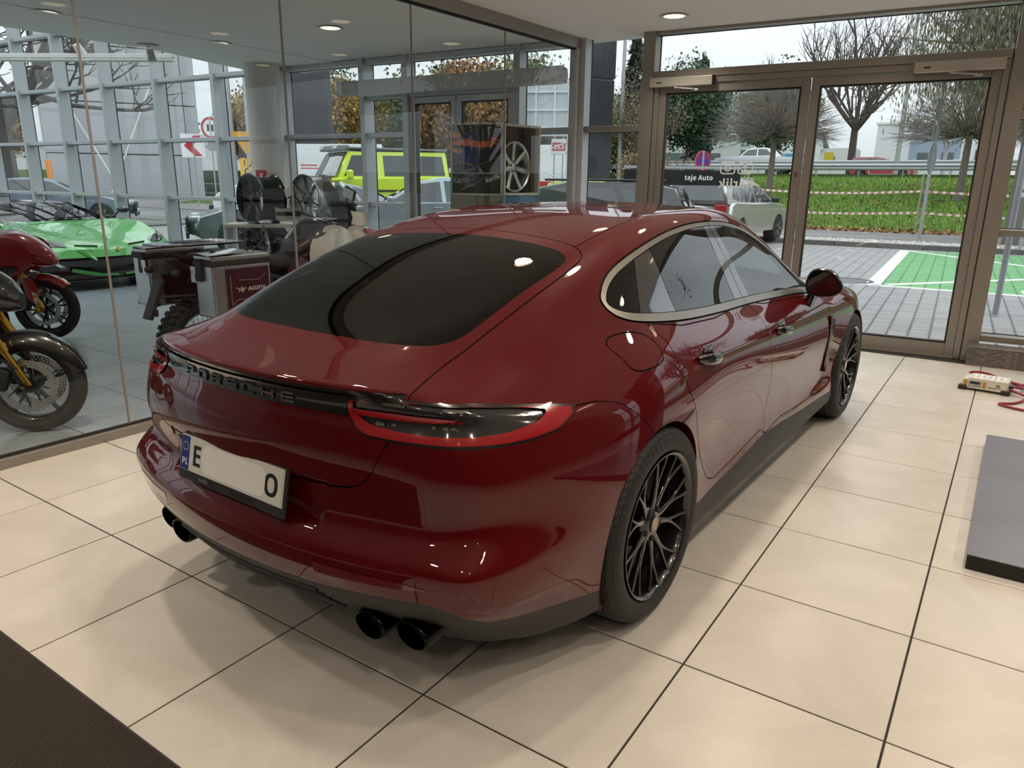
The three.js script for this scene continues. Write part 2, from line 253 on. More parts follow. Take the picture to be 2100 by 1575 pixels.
const carMat = {
  paint: phys(lin(.082, .0013, .0035), .4, .0, { clearcoat: 1, clearcoatRoughness: .012, specularIntensity: .05 }),
  black: phys(lin(.006, .006, .0065), .22, 0, { clearcoat: 1, clearcoatRoughness: .02 }),
  matte: std(lin(.022, .022, .022), .55), dark: std(lin(.004, .004, .004), .8),
  rubber: std(lin(.013, .013, .0135), .7), cabin: std(lin(.02, .019, .018), .75),
  trim: std(lin(.40, .385, .345), .34, 1), chrome: std(lin(.75, .75, .75), .08, 1),
  tint: phys(lin(.055, .06, .055), 0, 0, { transmission: 1, ior: 1.5 }), glass: phys(lin(.38, .44, .41), 0, 0, { transmission: 1, ior: 1.5 }),
  rim: phys(lin(.010, .010, .010), .28, .3, { clearcoat: 1, clearcoatRoughness: .06 }),
  red: phys(lin(.30, .004, .008), .15, 0, { clearcoat: 1, clearcoatRoughness: .02 }), smoke: phys(lin(.02, .02, .022), .12, 0, { clearcoat: 1, clearcoatRoughness: .01 }), clear: phys(lin(.10, .10, .09), .2, 0, { clearcoat: 1 }),
};
function buildCar() {
  const car = thing('car', 'dark red fastback sedan seen from its right rear corner on the beige tiles', 'car', [.045, 0, -.81], -.030);
  const A = Math.abs, sOf = (x, z) => A(x) - z;
  const mirrorPts = (half) => [...half, ...half.slice().reverse().map(([x, z]) => [-x, z])];
  const curve = (pts) => { const f = spline(pts.map((p) => p[0]), pts.map((p) => p[1])), a = pts[0][0], b = pts[pts.length - 1][0]; return (s) => f(Math.max(a, Math.min(b, s))); };
  const pl = (pts) => (s) => { if (s <= pts[0][0]) return pts[0][1]; for (let i = 1; i < pts.length; i++) if (s <= pts[i][0]) { const t = (s - pts[i - 1][0]) / (pts[i][0] - pts[i - 1][0]); return pts[i - 1][1] + t * (pts[i][1] - pts[i - 1][1]); } return pts[pts.length - 1][1]; };
  // outlines measured on the body
  const glassHalf = [[0, .682], [.157, .677], [.286, .673], [.376, .660], [.435, .641], [.484, .612], [.517, .573], [.532, .535], [.541, .46], [.549, .33], [.556, .188], [.559, .083], [.555, .02], [.543, -.018], [.512, -.045], [.458, -.066], [.323, -.092], [.183, -.102], [0, -.106]];
  const hatchHalf = [[0, -.185], [.17, -.178], [.314, -.164], [.44, -.142], [.508, -.122], [.553, -.098], [.579, -.06], [.588, 0], [.592, .1], [.592, .24], [.586, .384], [.572, .571], [.568, .64], [.580, .74], [.604, .83], [.616, .90], [.62, 1.4]];
  const mir = (h) => smoothPts(h.map((p) => [...p]), 3, false), dGlass = polySD(mirrorPts(mir(glassHalf))), dHatch = polySD(mirrorPts(mir(hatchHalf)));
  const tgBot = pl([[0, .69], [.27, .694], [.374, .699], [.44, .704], [.475, .711], [.50, .722], [.52, .737], [.536, .758], [.55, .79], [.566, .83], [.582, .86], [.6, .92]]);
  const trimPts = smoothPts([[-.156, 1.043], [-.053, 1.062], [.004, 1.085], [.025, 1.111], [.021, 1.138], [-.001, 1.158], [-.048, 1.187], [-.128, 1.220], [-.214, 1.245], [-.32, 1.270], [-.486, 1.300], [-.663, 1.324], [-.902, 1.342], [-1.144, 1.346], [-1.335, 1.338], [-1.511, 1.312], [-1.671, 1.262], [-1.80, 1.203], [-1.967, 1.118], [-2.13, 1.03], [-2.27, .95], [-2.30, .915], [-2.25, .91], [-2.06, .932], [-1.608, .957], [-1.189, .977], [-.717, .996], [-.395, 1.016]], 3);
  const dTrim = polySD(trimPts);
  const doorR = [[-.149, 1.04], [-.15, 1.03], [-.166, 1.018], [-.187, .994], [-.203, .970], [-.206, .94], [-.206, .895], [-.222, .842], [-.25, .79], [-.278, .75], [-.298, .714], [-.33, .62], [-.39, .52], [-.475, .42], [-.53, .36], [-.60, .335]];
  const doorM = [[-1.169, .99], [-1.21, .962], [-1.231, .938], [-1.247, .915], [-1.250, .874], [-1.250, .80], [-1.255, .757], [-1.282, .676], [-1.313, .605], [-1.322, .541], [-1.311, .476], [-1.295, .42], [-1.284, .375], [-1.287, .34]];
  const doorF = [[-2.30, .915], [-2.352, .882], [-2.364, .854], [-2.365, .815], [-2.362, .77], [-2.40, .62], [-2.385, .42], [-2.323, .33]];
  const botLine = [[-.60, .335], [-.82, .345], [-1.23, .375], [-1.54, .362], [-1.89, .34], [-2.323, .33]], topLine = [[-2.28, .905], [-1.9, .925], [-1.4, .955], [-.717, .982], [-.4, 1.0]];
  const dDoorR = polySD([...doorR, ...botLine.filter((p) => p[0] < -.6 && p[0] > -1.27), ...doorM.slice().reverse(), ...topLine.filter((p) => p[0] > -1.17)]);
  const dDoorF = polySD([...doorM, ...botLine.filter((p) => p[0] < -1.29 && p[0] > -2.3), ...doorF.slice().reverse(), ...topLine.filter((p) => p[0] < -1.2)]);
  const dFlap = polySD(smoothPts([[.109, 1.025], [.128, 1.013], [.127, 1.0], [.106, .971], [.096, .946], [.082, .930], [.052, .921], [.002, .919], [-.058, .920], [-.097, .927], [-.123, .94], [-.130, .96], [-.126, .98], [-.108, 1.002], [-.063, 1.022], [-.011, 1.031], [.046, 1.032], [.085, 1.029]], 3));
  const seamY = pl([[-1.2, .69], [-.708, .694], [-.484, .705], [-.441, .719], [-.406, .744], [-.379, .777], [-.345, .828], [-.315, .853], [-.159, .848], [.122, .840], [.30, .842], [.40, .866], [.447, .889], [.552, .883], [.649, .867], [.70, .852], [.766, .818], [.829, .779], [.868, .747], [1.0, .6], [1.1, .3], [6, .2]]);
  const redY = pl([[-1.2, .413], [-.82, .409], [-.605, .411], [-.42, .418], [-.30, .424], [-.2, .424], [-.1, .405], [-.03, .380], [.03, .352], [.09, .338], [.163, .326], [.3, .313], [.48, .292], [.62, .27], [1.4, .29], [1.485, .298], [1.75, .311], [2.16, .343], [2.47, .332], [2.83, .308], [3.19, .29], [3.5, .27], [6, .25]]);
  const lampPts = [[.446, .957, .915], [.616, .961, .849], [.731, .949, .743], [.813, .917, .552], [.862, .893, .412], [.873, .864, .463], [.871, .842, .528], [.854, .836, .614], [.824, .838, .702], [.771, .843, .794], [.695, .847, .854], [.589, .850, .895], [.515, .855, .917], [.480, .870, .922], [.455, .897, .917], [.438, .919, .916]].map(([x, y, z]) => [x - z, y]);
  const innerPts = [[.462, .949, .910], [.564, .953, .874], [.696, .950, .792], [.781, .925, .647], [.829, .898, .519], [.838, .879, .586], [.815, .870, .690], [.764, .871, .784], [.688, .874, .845], [.602, .878, .880], [.521, .888, .902], [.492, .902, .906], [.462, .917, .910]].map(([x, y, z]) => [x - z, y]);
  const barPts = [[.458, .926, .911], [.594, .924, .870], [.693, .921, .828], [.769, .909, .746], [.769, .904, .752], [.693, .905, .828], [.588, .906, .874], [.462, .910, .912]].map(([x, y, z]) => [x - z, y]);
  const dLamp = polySD(lampPts), dInner = polySD(innerPts), dBar = polySD(barPts);
  const clears = [[[.542, .951, .883], [.607, .948, .858], [.609, .940, .861], [.543, .943, .884]], [[.693, .944, .817], [.744, .936, .760], [.750, .928, .766], [.697, .936, .822]], [[.514, .899, .900], [.589, .897, .875], [.592, .889, .878], [.531, .887, .899]], [[.674, .900, .839], [.739, .897, .794], [.742, .888, .797], [.677, .890, .842]]].map((q) => polySD(q.map(([x, y, z]) => [x - z, y])));

  let shell = surfaceNet(carF, [-1.05, .1, -4.02], [1.05, 1.5, 1.15], .0142);
  const part = (name, m, mat, parent = car) => m.T.length ? mesh(name, geoOf(m), mat, parent) : null;
  const sides = (m) => cut(m, (x) => x);                    // [left, right]
  const gaps = [], gap = (m, f, w = .0045) => { const [a, r] = cut(m, (x, y, z) => f(x, y, z) + w / 2), [g, b] = cut(r, (x, y, z) => f(x, y, z) - w / 2); gaps.push(offsetM(g, -.006)); return [a, b]; };
  let a, b;
  // wheel openings
  for (const [zc, r] of [[-.015, .375], [-2.95, .372]]) [, shell] = cut(shell, (x, y, z) => Math.max(Math.hypot(z - zc, y - .358) - r, .5 - A(x)));
  // black lower trim
  let lower; [lower, shell] = cut(shell, (x, y, z) => y - redY(sOf(x, z)));
  [a, lower] = cut(lower, (x, y, z) => Math.max(y - .19, A(z + 1.4) - 2.1, A(x) - .80));   // open underside
  part('lower_trim', lower, carMat.matte);
  // rear window, tailgate, lamps
  [a, shell] = cut(shell, (x, y, z) => Math.max(dGlass(x, z), .6 - y, z - .70)); part('rear_window', a, carMat.tint);
  let lamp; [lamp, shell] = cut(shell, (x, y, z) => Math.max(dLamp(sOf(x, z), y), .3 - A(x), -z));
  let strip; [strip, shell] = cut(shell, (x, y, z) => Math.max(A(x) - .452, y - .958, .904 - y, .7 - z));
  let lip; [lip, shell] = cut(shell, (x, y, z) => Math.max(A(x) - .60, y - .974, .955 - y, .7 - z));
  part('light_strip', joinM(offsetM(strip, .002), offsetM(lip, -.003)), carMat.black);
  let gate; [gate, shell] = gap(shell, (x, y, z) => Math.max(dHatch(x, z), (tgBot(A(x)) - y), .6 - y));
  part('tailgate', gate, carMat.paint);
  let bumper; [bumper, shell] = gap(shell, (x, y, z) => Math.max(y - seamY(sOf(x, z)), -z - .2), .003); part('rear_bumper', bumper, carMat.paint);
  const lampSides = sides(lamp);
  for (const L of lampSides) {
    const lg = sub('tail_lamp', car);
    let [core, edge] = cut(L, (x, y, z) => dLamp(sOf(x, z), y) + .007), inner, red;
    part('lamp_housing', edge, carMat.black, lg);
    [inner, red] = cut(core, (x, y, z) => dInner(sOf(x, z), y));
    part('red_lens', offsetM(red, .005), carMat.red, lg);
    [a, inner] = cut(inner, (x, y, z) => dBar(sOf(x, z), y)); part('red_bar', offsetM(a, .004), carMat.red, lg);
    for (const c of clears) { [a, inner] = cut(inner, (x, y, z) => c(sOf(x, z), y)); part('clear_segment', offsetM(a, .002), carMat.clear, lg); }
    part('smoked_lens', offsetM(inner, -.004), carMat.smoke, lg);
  }
  // side windows
  let win; [win, shell] = gap(shell, (x, y, z) => Math.max(dTrim(z, y), .5 - A(x)), .006);
  let trim; [win, trim] = gap(win, (x, y, z) => dTrim(z, y) + .020 + .012 * THREE.MathUtils.smoothstep(1.16 - y, 0, .12), .003);
  const ln = (z0, y0, z1, y1) => (x, y, z) => (z - z0) - (z1 - z0) * (y - y0) / (y1 - y0);
  const L1 = ln(-.301, 1.256, -.138, 1.065), L2 = ln(-.436, 1.273, -.418, 1.037), L3 = ln(-1.072, 1.324, -1.055, .996), L4 = ln(-1.143, 1.342, -1.172, .990), L5 = ln(-1.202, 1.324, -1.263, .999);
  [a, b] = gap(trim, L4, .004); for (const m of [...sides(a), ...sides(b)]) part('window_trim', offsetM(m, .002), carMat.trim);
  let q, rest; [rest, q] = gap(win, L1, .004); for (const m of sides(q)) part('quarter_window', m, carMat.tint);
  [rest, a] = gap(rest, L2, .004); for (const m of sides(a)) part('rear_pillar_panel', m, carMat.smoke);
  let front, pil; [rest, q] = gap(rest, L3, .003); for (const m of sides(q)) part('rear_side_window', m, carMat.tint);
  [front, pil] = gap(rest, L5, .003); const [p1, p2] = gap(pil, L4, .006); for (const m of [...sides(p1), ...sides(p2)]) part('door_pillar_panel', offsetM(m, .001), carMat.black);
  for (const m of sides(front)) part('front_side_window', m, carMat.glass);
  // windscreen
  [a, shell] = cut(shell, (x, y, z) => Math.max(polySDw(x, z), .9 - y)); part('windscreen', a, carMat.glass);
  // doors and fuel flap
  const onSide = (f) => (x, y, z) => Math.max(f(z, y), .6 - A(x));
  const doors = [];
  [a, shell] = gap(shell, onSide(dDoorR)); for (const m of sides(a)) doors.push([part('rear_door', m, carMat.paint), m, -.47, .882, .913]);
  [a, shell] = gap(shell, onSide(dDoorF)); for (const m of sides(a)) doors.push([part('front_door', m, carMat.paint), m, -1.465, .835, .905]);
  [a, shell] = gap(shell, (x, y, z) => Math.max(dFlap(z, y), .6 - x)); part('fuel_flap', a, carMat.paint);
  // roof panel, split off along the two gutter lines
  [a, shell] = gap(shell, (x, y, z) => Math.max(A(x) - .519, 1.15 - y, z + .125, -1.66 - z), .004); part('roof', a, carMat.paint);
  part('body_shell', shell, carMat.paint);
  part('panel_gaps', joinM(...gaps), carMat.dark);
  // cabin lining: roof and pillars seen through the windows
  part('cabin_lining', offsetM(joinM(...[a, cut(shell, (x, y) => 1.0 - y)[0], cut(gate, (x, y) => 1.05 - y)[0]]), -.02), carMat.cabin);
  // door handles in their cups
  for (const [d, m, z, y, x] of doors) {
    const s = m.P[0] > 0 ? 1 : -1, h = sub('door_handle', d), X = x * s;
    mesh('cup', new THREE.SphereGeometry(1, 24, 16).scale(.010, .042, .075).translate(X - .006 * s, y, z), phys(lin(.03, .001, .002), .2, 0, { clearcoat: 1 }), h);
    const g = []; const prof = [[.105, .004, .012], [.09, .018, .02], [.05, .034, .024], [0, .038, .024], [-.05, .034, .022], [-.09, .018, .017], [-.105, .004, .009]];
    g.push(loft(prof.map(([dz, o, r]) => circlePts(1, 14).map(([cx, cy]) => [X + s * (o + cx * .011), y - .006 - dz * .10 + cy * r, z - dz])), 4, true, true));
    mesh('grip', g, carMat.black, h);
  }
  // air outlet behind the front wheel
  for (const s of [1, -1]) {
    const vp = [[.772, -2.36, .93], [.74, -2.385, .935], [.66, -2.40, .935], [.56, -2.402, .928], [.48, -2.39, .922], [.43, -2.375, .922]];
    const w = [.010, .026, .030, .030, .026, .006];
    mesh('air_outlet', grid(vp.map(([y, z, x], i) => [[s * (x + .004), y, z + w[i]], [s * (x + .012), y, z + w[i] * .5], [s * (x + .010), y, z - w[i] * .4], [s * (x + .016), y, z - w[i]], [s * (x - .02), y, z - w[i] * 1.1]])), carMat.black, car);
  }
  // mirrors
  for (const s of [1, -1]) {
    const mg = sub('door_mirror', car), secs = [];
    for (const [dz, k, ox] of [[.0, .93, 0], [-.012, 1, 0], [-.05, .98, -.003], [-.10, .86, -.01], [-.15, .62, -.02], [-.185, .32, -.03], [-.198, .05, -.035]]) secs.push(mirrorOutline.map(([x, y]) => [s * (.935 + ox + (x - .0) * k), .995 + y * k, -2.03 + dz]));
    mesh('housing', loft(secs, 4, true, true), carMat.black, mg);
    mesh('mirror_glass', grid([mirrorOutline.map(([x, y]) => [s * (.938 + x * .82), .995 + y * .80, -2.027]), mirrorOutline.map(() => [s * .938, .995, -2.0265])], true), std(lin(.25, .27, .26), .02, 1), mg);
    mesh('stem', loft([[.90, -.03, .05], [.875, -.10, .045], [.862, -.155, .03]].map(([x, dy, w]) => [[s * (x + .02), .995 + dy, -2.04], [s * (x + .02), .995 + dy, -2.04 - w * 2], [s * (x - .02), .995 + dy, -2.04 - w * 2], [s * (x - .02), .995 + dy, -2.04]]), 3, true, true), carMat.black, mg);
  }
  // licence plate in its holder
  const pg = sub('licence_plate', car); pg.position.set(0, .660, 1.000); pg.rotation.x = -.20;
  mesh('plate_holder', [rbox(.534, .148, .014, .004, 0, -.008, 0)], carMat.matte, pg);
  const plateTex = canvasTex(1040, 228, (c, w, h) => {
    c.fillStyle = '#dfe0da'; c.fillRect(0, 0, w, h); c.fillStyle = '#0b2f86'; c.fillRect(0, 0, 92, h); c.fillStyle = '#e6e2b0';
    for (let i = 0; i < 12; i++) { c.beginPath(); c.arc(46 + 28 * Math.cos(i / 12 * TAU), 70 + 28 * Math.sin(i / 12 * TAU), 4.5, 0, TAU); c.fill(); }
    c.fillStyle = '#f4f4f2'; c.font = 'bold 62px sans-serif'; c.textAlign = 'center'; c.fillText('PL', 46, 196);
    c.fillStyle = '#0a0a0a'; c.font = 'bold 196px sans-serif'; c.textAlign = 'left'; c.fillText('E', 120, 186); c.textAlign = 'right'; c.fillText('O', 1010, 186);
    c.fillStyle = '#f7f7f7'; c.beginPath(); c.roundRect(230, 22, 650, 190, 60); c.fill();
  });
  mesh('plate', [rbox(.520, .114, .004, .0015, 0, .006, .0075)], std(0xd8d8d2, .4), pg);
  mesh('plate_print', new THREE.PlaneGeometry(.514, .109).translate(0, .006, .0102), std(0xffffff, .35, 0, { map: plateTex }), pg);
  mesh('holder_lettering', new THREE.PlaneGeometry(.30, .018).translate(-.02, -.0665, .0078), std(0xffffff, .5, 0, { map: canvasTex(600, 36, (c, w, h) => { c.fillStyle = '#0b0b0b'; c.fillRect(0, 0, w, h); c.fillStyle = '#8d8d8d'; c.font = 'bold 34px sans-serif'; c.fillText('Karlik', 30, 29); c.fillStyle = '#5d5d5d'; c.font = '27px sans-serif'; c.letterSpacing = '7px'; c.fillText('CERTIFIED', 175, 28); }) }), pg);
  // model lettering on the light strip, each letter a raised part
  const glyph = { P: [[0, 0, 0, 1], [0, 1, 1, 1], [1, 1, 1, .45], [1, .45, 0, .45]], O: [[0, 0, 0, 1], [0, 1, 1, 1], [1, 1, 1, 0], [1, 0, 0, 0]], R: [[0, 0, 0, 1], [0, 1, 1, 1], [1, 1, 1, .5], [1, .5, 0, .5], [.45, .5, 1, 0]], S: [[1, 1, 0, 1], [0, 1, 0, .52], [0, .52, 1, .52], [1, .52, 1, 0], [1, 0, 0, 0]], C: [[1, 1, 0, 1], [0, 1, 0, 0], [0, 0, 1, 0]], H: [[0, 0, 0, 1], [1, 0, 1, 1], [0, .5, 1, .5]], E: [[1, 1, 0, 1], [0, 1, 0, 0], [0, 0, 1, 0], [0, .5, .9, .5]] };
  const letter = phys(lin(.03, .03, .03), .12, .6, { clearcoat: 1 });
  'PORSCHE'.split('').forEach((ch, i) => {
    const cx = (i - 3) * .081, w = .044, h = .024, q = carZ(cx, .93), zc = q[0], sl = Math.atan(q[1]);
    const lg = mesh('letter', glyph[ch].map(([x0, y0, x1, y1]) => bar([(x0 - .5) * w, (y0 - .5) * h, 0], [(x1 - .5) * w + (y0 === y1 ? .003 : 0), (y1 - .5) * h, 0], .006, .008, [0, 0, 1])), letter, car, [cx, .928, zc + .004], [0, -sl, 0]);
  });
  // diffuser ribs, exhaust tips
  const ribs = []; for (let i = 0; i < 5; i++) { const y = .37 - i * .026; ribs.push(tube(Array.from({ length: 15 }, (_, k) => { const x = -.35 + k * .05; return [x, y, carZ(x, y)[0] + .002]; }), .0065, 6, 28)); }
  mesh('diffuser_ribs', ribs, carMat.matte, car);
  for (const s of [1, -1]) {
    mesh('exhaust_opening', ext(smoothPts([[.40, .335], [.50, .34], [.62, .335], [.72, .30], [.765, .265], [.72, .235], [.6, .225], [.47, .24], [.41, .29]], 4), .06).applyMatrix4(new THREE.Matrix4().makeScale(s, 1, 1)).rotateY(s * .25).translate(-.19 * s, 0, .80), carMat.dark, car);
    for (const [x, z] of [[.49, .92], [.625, .885]]) {
      const g = lathe([[.047, 0], [.052, .002], [.054, .010], [.054, .16], [.047, .16], [.047, .012]], 36).rotateX(-Math.PI / 2).scale(1.12, .86, 1);
      mesh('exhaust_tip', g, std(lin(.012, .012, .012), .18, .9), car, [s * x, .272, z], [.08, 0, 0]);
      mesh('exhaust_bore', new THREE.CircleGeometry(.047, 28).scale(1.12, .86, 1).translate(0, 0, -.05), carMat.dark, car, [s * x, .272, z]);
    }
  }
  // reflectors low on the bumper
  for (const s of [1, -1]) {
    const rows = [0, 1].map((k) => Array.from({ length: 17 }, (_, i) => { const t = i / 16, x = .38 + t * .37, y = (k ? .487 - .006 * t : .452 + .012 * t) + (k ? -1 : 1) * .012 * Math.max(0, t - .75) * 4; return [s * x, y, carZ(x, y)[0] + .0015]; }));
    mesh('bumper_reflector', grid(rows), phys(lin(.12, .003, .005), .15, 0, { clearcoat: 1 }), car);
  }
  // wheel housings and wheels
  for (const s of [1, -1]) for (const [zc, r, xi] of [[-.015, .375, .955], [-2.95, .372, .95]]) {
    const pts = [], N = 40; for (let i = 0; i <= N; i++) { const t = -.62 + (Math.PI + 1.24) * i / N, z = zc + r * Math.cos(t), y = .358 + r * Math.sin(t); pts.push([z, Math.max(.17, y)]); }
    const xs = (z, y) => carX(y, z)[0];
    mesh('arch_lip', grid([0, 1, 2].map((k) => pts.map(([z, y]) => [s * (xs(z, y) - [0, .012, .045][k]), y, z])).concat([])), carMat.paint, car);
    mesh('arch_liner', [grid([0, 1].map((k) => pts.map(([z, y]) => [s * [.91, .45][k], y + .012 * k, z]))), grid([pts.map(([z, y]) => [s * .45, y, z]), pts.map(() => [s * .45, .36, zc])])], carMat.dark, car);
  }
  const wheel = buildWheel();
  for (const [x, z, t] of [[1, -.02, 0], [1, -2.95, .35], [-1, -.02, .2], [-1, -2.95, .1]]) {
    const w = x > 0 && z > -1 ? wheel : wheel.clone(); car.add(w); w.position.set(x * (z < -1 ? .965 : .970), .358, z); w.rotation.set(0, x > 0 ? 0 : Math.PI, 0);
    w.children.forEach((c) => { if (c.name !== 'tyre' && c.name !== 'brake_caliper') c.rotation.x = t; });
  }
  // cabin: seats, dash, steering wheel
  const seat = (x, z, k = 1) => { const g = sub('seat', car); mesh('cushion', rbox(.52, .16, .52, .06, x, .42, z - .05), carMat.cabin, g); mesh('backrest', [rbox(.50, .62 * k, .15, .07, 0, .31 * k, 0).rotateX(.28).translate(x, .48, z + .22)], carMat.cabin, g); mesh('headrest', [rbox(.26, .18, .10, .05, 0, 0, 0).rotateX(.2).translate(x, .48 + .62 * k + .06, z + .22 + .17 * k)], carMat.cabin, g); };
  seat(.37, -1.42, 1.02); seat(-.37, -1.42, 1.02); seat(.36, -.45, .9); seat(-.36, -.45, .9);
  mesh('cabin_floor', [rbox(1.5, .06, 3.2, .02, 0, .30, -.9), rbox(1.1, .05, .9, .02, 0, .86, .25)], carMat.cabin, car);
  mesh('dashboard', loft([[-.72, .0], [-.5, .02], [0, .03], [.5, .02], [.72, 0]].map(([x, d]) => [[x, .60, -1.95], [x, .86, -1.93], [x, .935 + d, -2.02], [x, .93 + d, -2.3], [x, .6, -2.35]]), 4, true, true), carMat.cabin, car);
  mesh('steering_wheel', [new THREE.TorusGeometry(.185, .016, 10, 36).rotateX(-.45).translate(-.37, .86, -1.80), rod([-.37, .86, -1.80], [-.37, .80, -1.95], .05, .04)], carMat.cabin, car);
  return car;
}
function buildWheel() {
  const w = new THREE.Group(); w.name = 'wheel';
  // x = 0 is the outer face of the tyre, inboard is -x
  const prof = [[.262, -.020], [.275, -.006], [.30, .0], [.325, -.004], [.345, -.022], [.354, -.045], [.3575, -.09], [.358, -.15], [.3575, -.20], [.354, -.245], [.345, -.265], [.31, -.285], [.262, -.27]];
  const ly = new THREE.LatheGeometry(smoothPts(prof, 3, false).map(([r, x]) => new THREE.Vector2(r, x)), 72).rotateZ(-Math.PI / 2);
  mesh('tyre', ly, std(lin(.014, .014, .0145), .62, 0, { bumpMap: treadTex, bumpScale: .004 }), w);
  mesh('rim_barrel', new THREE.LatheGeometry([[.262, -.010], [.266, -.004], [.262, -.002], [.252, -.010], [.246, -.03], [.238, -.10], [.236, -.24], [.24, -.26]].map((p) => new THREE.Vector2(...p)), 64).rotateZ(-Math.PI / 2), carMat.rim, w);
  for (let i = 0; i < 10; i++) {
    const spokes = [];
    const th = i / 10 * TAU, P = (r, t, x) => [x, r * Math.cos(th + t), r * Math.sin(th + t)];
    const pair = i % 2 ? .10 : -.10, wide = .012;
    // root, then the fork
    spokes.push(loft([[.045, pair * .9, -.040, .018, .022], [.09, pair * .75, -.034, .014, .020], [.135, pair * .5, -.030, .011, .018]].map(([r, t, x, hw, hd]) => spokeSec(P, r, t, x, hw, hd)), 4, true, true));
    for (const f of [-1, 1]) spokes.push(loft([[.125, pair * .55, -.031, .009, .018], [.17, pair * .4 + f * .06, -.026, .0065, .015], [.215, pair * .2 + f * .115, -.018, .0055, .013], [.250, f * .145, -.012, .0055, .011]].map(([r, t, x, hw, hd]) => spokeSec(P, r, t, x, hw, hd)), 4, true, true));
    mesh('spoke', spokes, carMat.rim, w);
  }
  mesh('hub', [lathe([[0, -.028], [.03, -.028], [.04, -.034], [.062, -.040], [.07, -.055], [.07, -.09], [0, -.09]], 36).rotateZ(-Math.PI / 2)], carMat.rim, w);
  const nuts = []; for (let i = 0; i < 5; i++) nuts.push(cyl(.011, .011, .016, 8).rotateZ(Math.PI / 2).translate(-.040, .056 * Math.cos((i + .5) / 5 * TAU), .056 * Math.sin((i + .5) / 5 * TAU)));
  mesh('wheel_bolts', nuts, carMat.dark, w).userData.kind = 'stuff';
  const crest = canvasTex(128, 128, (c) => { c.fillStyle = '#0b0b0b'; c.fillRect(0, 0, 128, 128); c.fillStyle = '#b98a34'; c.beginPath(); c.moveTo(36, 26); c.quadraticCurveTo(64, 16, 92, 26); c.lineTo(92, 70); c.quadraticCurveTo(88, 96, 64, 110); c.quadraticCurveTo(40, 96, 36, 70); c.fill(); c.fillStyle = '#20140a'; c.fillRect(42, 36, 44, 3); c.fillRect(62, 44, 4, 58); for (let i = 0; i < 3; i++) { c.fillRect(42, 50 + i * 8, 18, 3); c.fillRect(68, 72 + i * 8, 16, 3); } c.fillStyle = '#7a1410'; c.fillRect(70, 48, 14, 4); c.fillRect(70, 56, 14, 4); });
  mesh('hub_cap', new THREE.CircleGeometry(.032, 28).rotateZ(0).rotateY(Math.PI / 2).translate(-.0262, 0, 0), phys(0xffffff, .25, .3, { map: crest, clearcoat: 1 }), w);
  mesh('brake_disc', [lathe([[.10, -.10], [.19, -.10], [.19, -.13], [.10, -.13]], 48).rotateZ(-Math.PI / 2)], std(lin(.06, .06, .06), .4, .8), w);
  mesh('brake_caliper', [ext(smoothPts([[-.1, .13], [0, .145], [.1, .13], [.12, .19], [0, .215], [-.12, .19]], 3), .09, .006).rotateY(Math.PI / 2).rotateX(1.2).translate(-.17, 0, 0)], std(lin(.02, .02, .02), .5), w);
  return w;
}
function spokeSec(P, r, t, x, hw, hd) { const d = hw / r; return [P(r, t - d, x - .004), P(r, t - d * .4, x), P(r, t + d * .4, x), P(r, t + d, x - .004), P(r, t + d * .8, x - hd), P(r, t - d * .8, x - hd)]; }
// ---------- showroom: materials ----------
const speck = dataTex(256, (u, w) => .5 + .5 * tnoise(u, w, 40, 3, 1.3));
const tileTex = dataTex(512, (u, w) => { const n = tnoise(u, w, 6, 5, 4.1), m = tnoise(u, w, 90, 2, 9); const k = .93 + .07 * n + .02 * m; return [k, k, k * (.99 + .015 * n)]; }, true);
const R = {
  alu: std(lin(.34, .315, .28), .42, .75), aluCool: std(lin(.50, .52, .54), .45, .35), gasket: std(lin(.012, .012, .012), .7),
  pane: phys(lin(.93, .965, .95), 0, 0, { transmission: 1, ior: 1.5 }), paneOut: phys(lin(.90, .93, .93), 0, 0, { transmission: 1, ior: 1.5 }),
  ceiling: std(lin(.80, .78, .75), .9), wall: std(lin(.30, .26, .21), .85), wallDark: std(lin(.05, .045, .04), .8),
  grout: std(lin(.02, .017, .016), .9), tiles: [0, 1, 2].map((i) => phys(lin(.61 + .012 * i, .585 + .012 * i, .54 + .011 * i), .27, 0, { map: tileTex, specularIntensity: .9 })),
  darkTiles: [0, 1, 2].map((i) => phys(lin(.33 + .012 * i, .37 + .012 * i, .41 + .012 * i), .24, 0, { map: tileTex })),
  white: std(lin(.75, .74, .72), .6),
};
// ---------- floor of square tiles ----------
const tileGeo = ext([[-.2968, -.2968], [.2968, -.2968], [.2968, .2968], [-.2968, .2968]], .012, .0015, [], 1).rotateX(-Math.PI / 2).translate(0, -.012, 0);
{ const uv = tileGeo.attributes.uv; for (let i = 0; i < uv.count; i++) uv.setXY(i, uv.getX(i) * .8 + .3, uv.getY(i) * .8 + .3); }
function tiledFloor(x0, x1, z0, z1, near, mats, slab) {
  const g = structGroup(numbered('floor'));
  mesh('floor_slab', bx(slab[0], slab[1], -.20, -.0035, slab[2], slab[3]), R.grout, g);
  const rest = [];
  for (let i = Math.round(x0 / .6); i < Math.round(x1 / .6); i++) for (let j = Math.round(z0 / .6); j < Math.round(z1 / .6); j++) {
    const x = i * .6 + .3, z = j * .6 + .3;
    if (near(x, z)) { const m = mesh('tile', tileGeo, mats[(i * 7 + j * 13 + 300) % 3], g, [x, 0, z], [0, ((i * 3 + j * 5 + 400) % 4) * Math.PI / 2, 0]); }
    else rest.push(tileGeo.clone().translate(x, 0, z));
  }
  if (rest.length) { const m = mesh('tile_field', rest, mats[1], g); m.userData.kind = 'stuff'; }
  return g;
}
tiledFloor(-2.4, 7.8, -6.0, 7.2, (x, z) => x < 4 && z < 1.4, R.tiles, [-2.46, 7.9, -6.2, 7.3]);
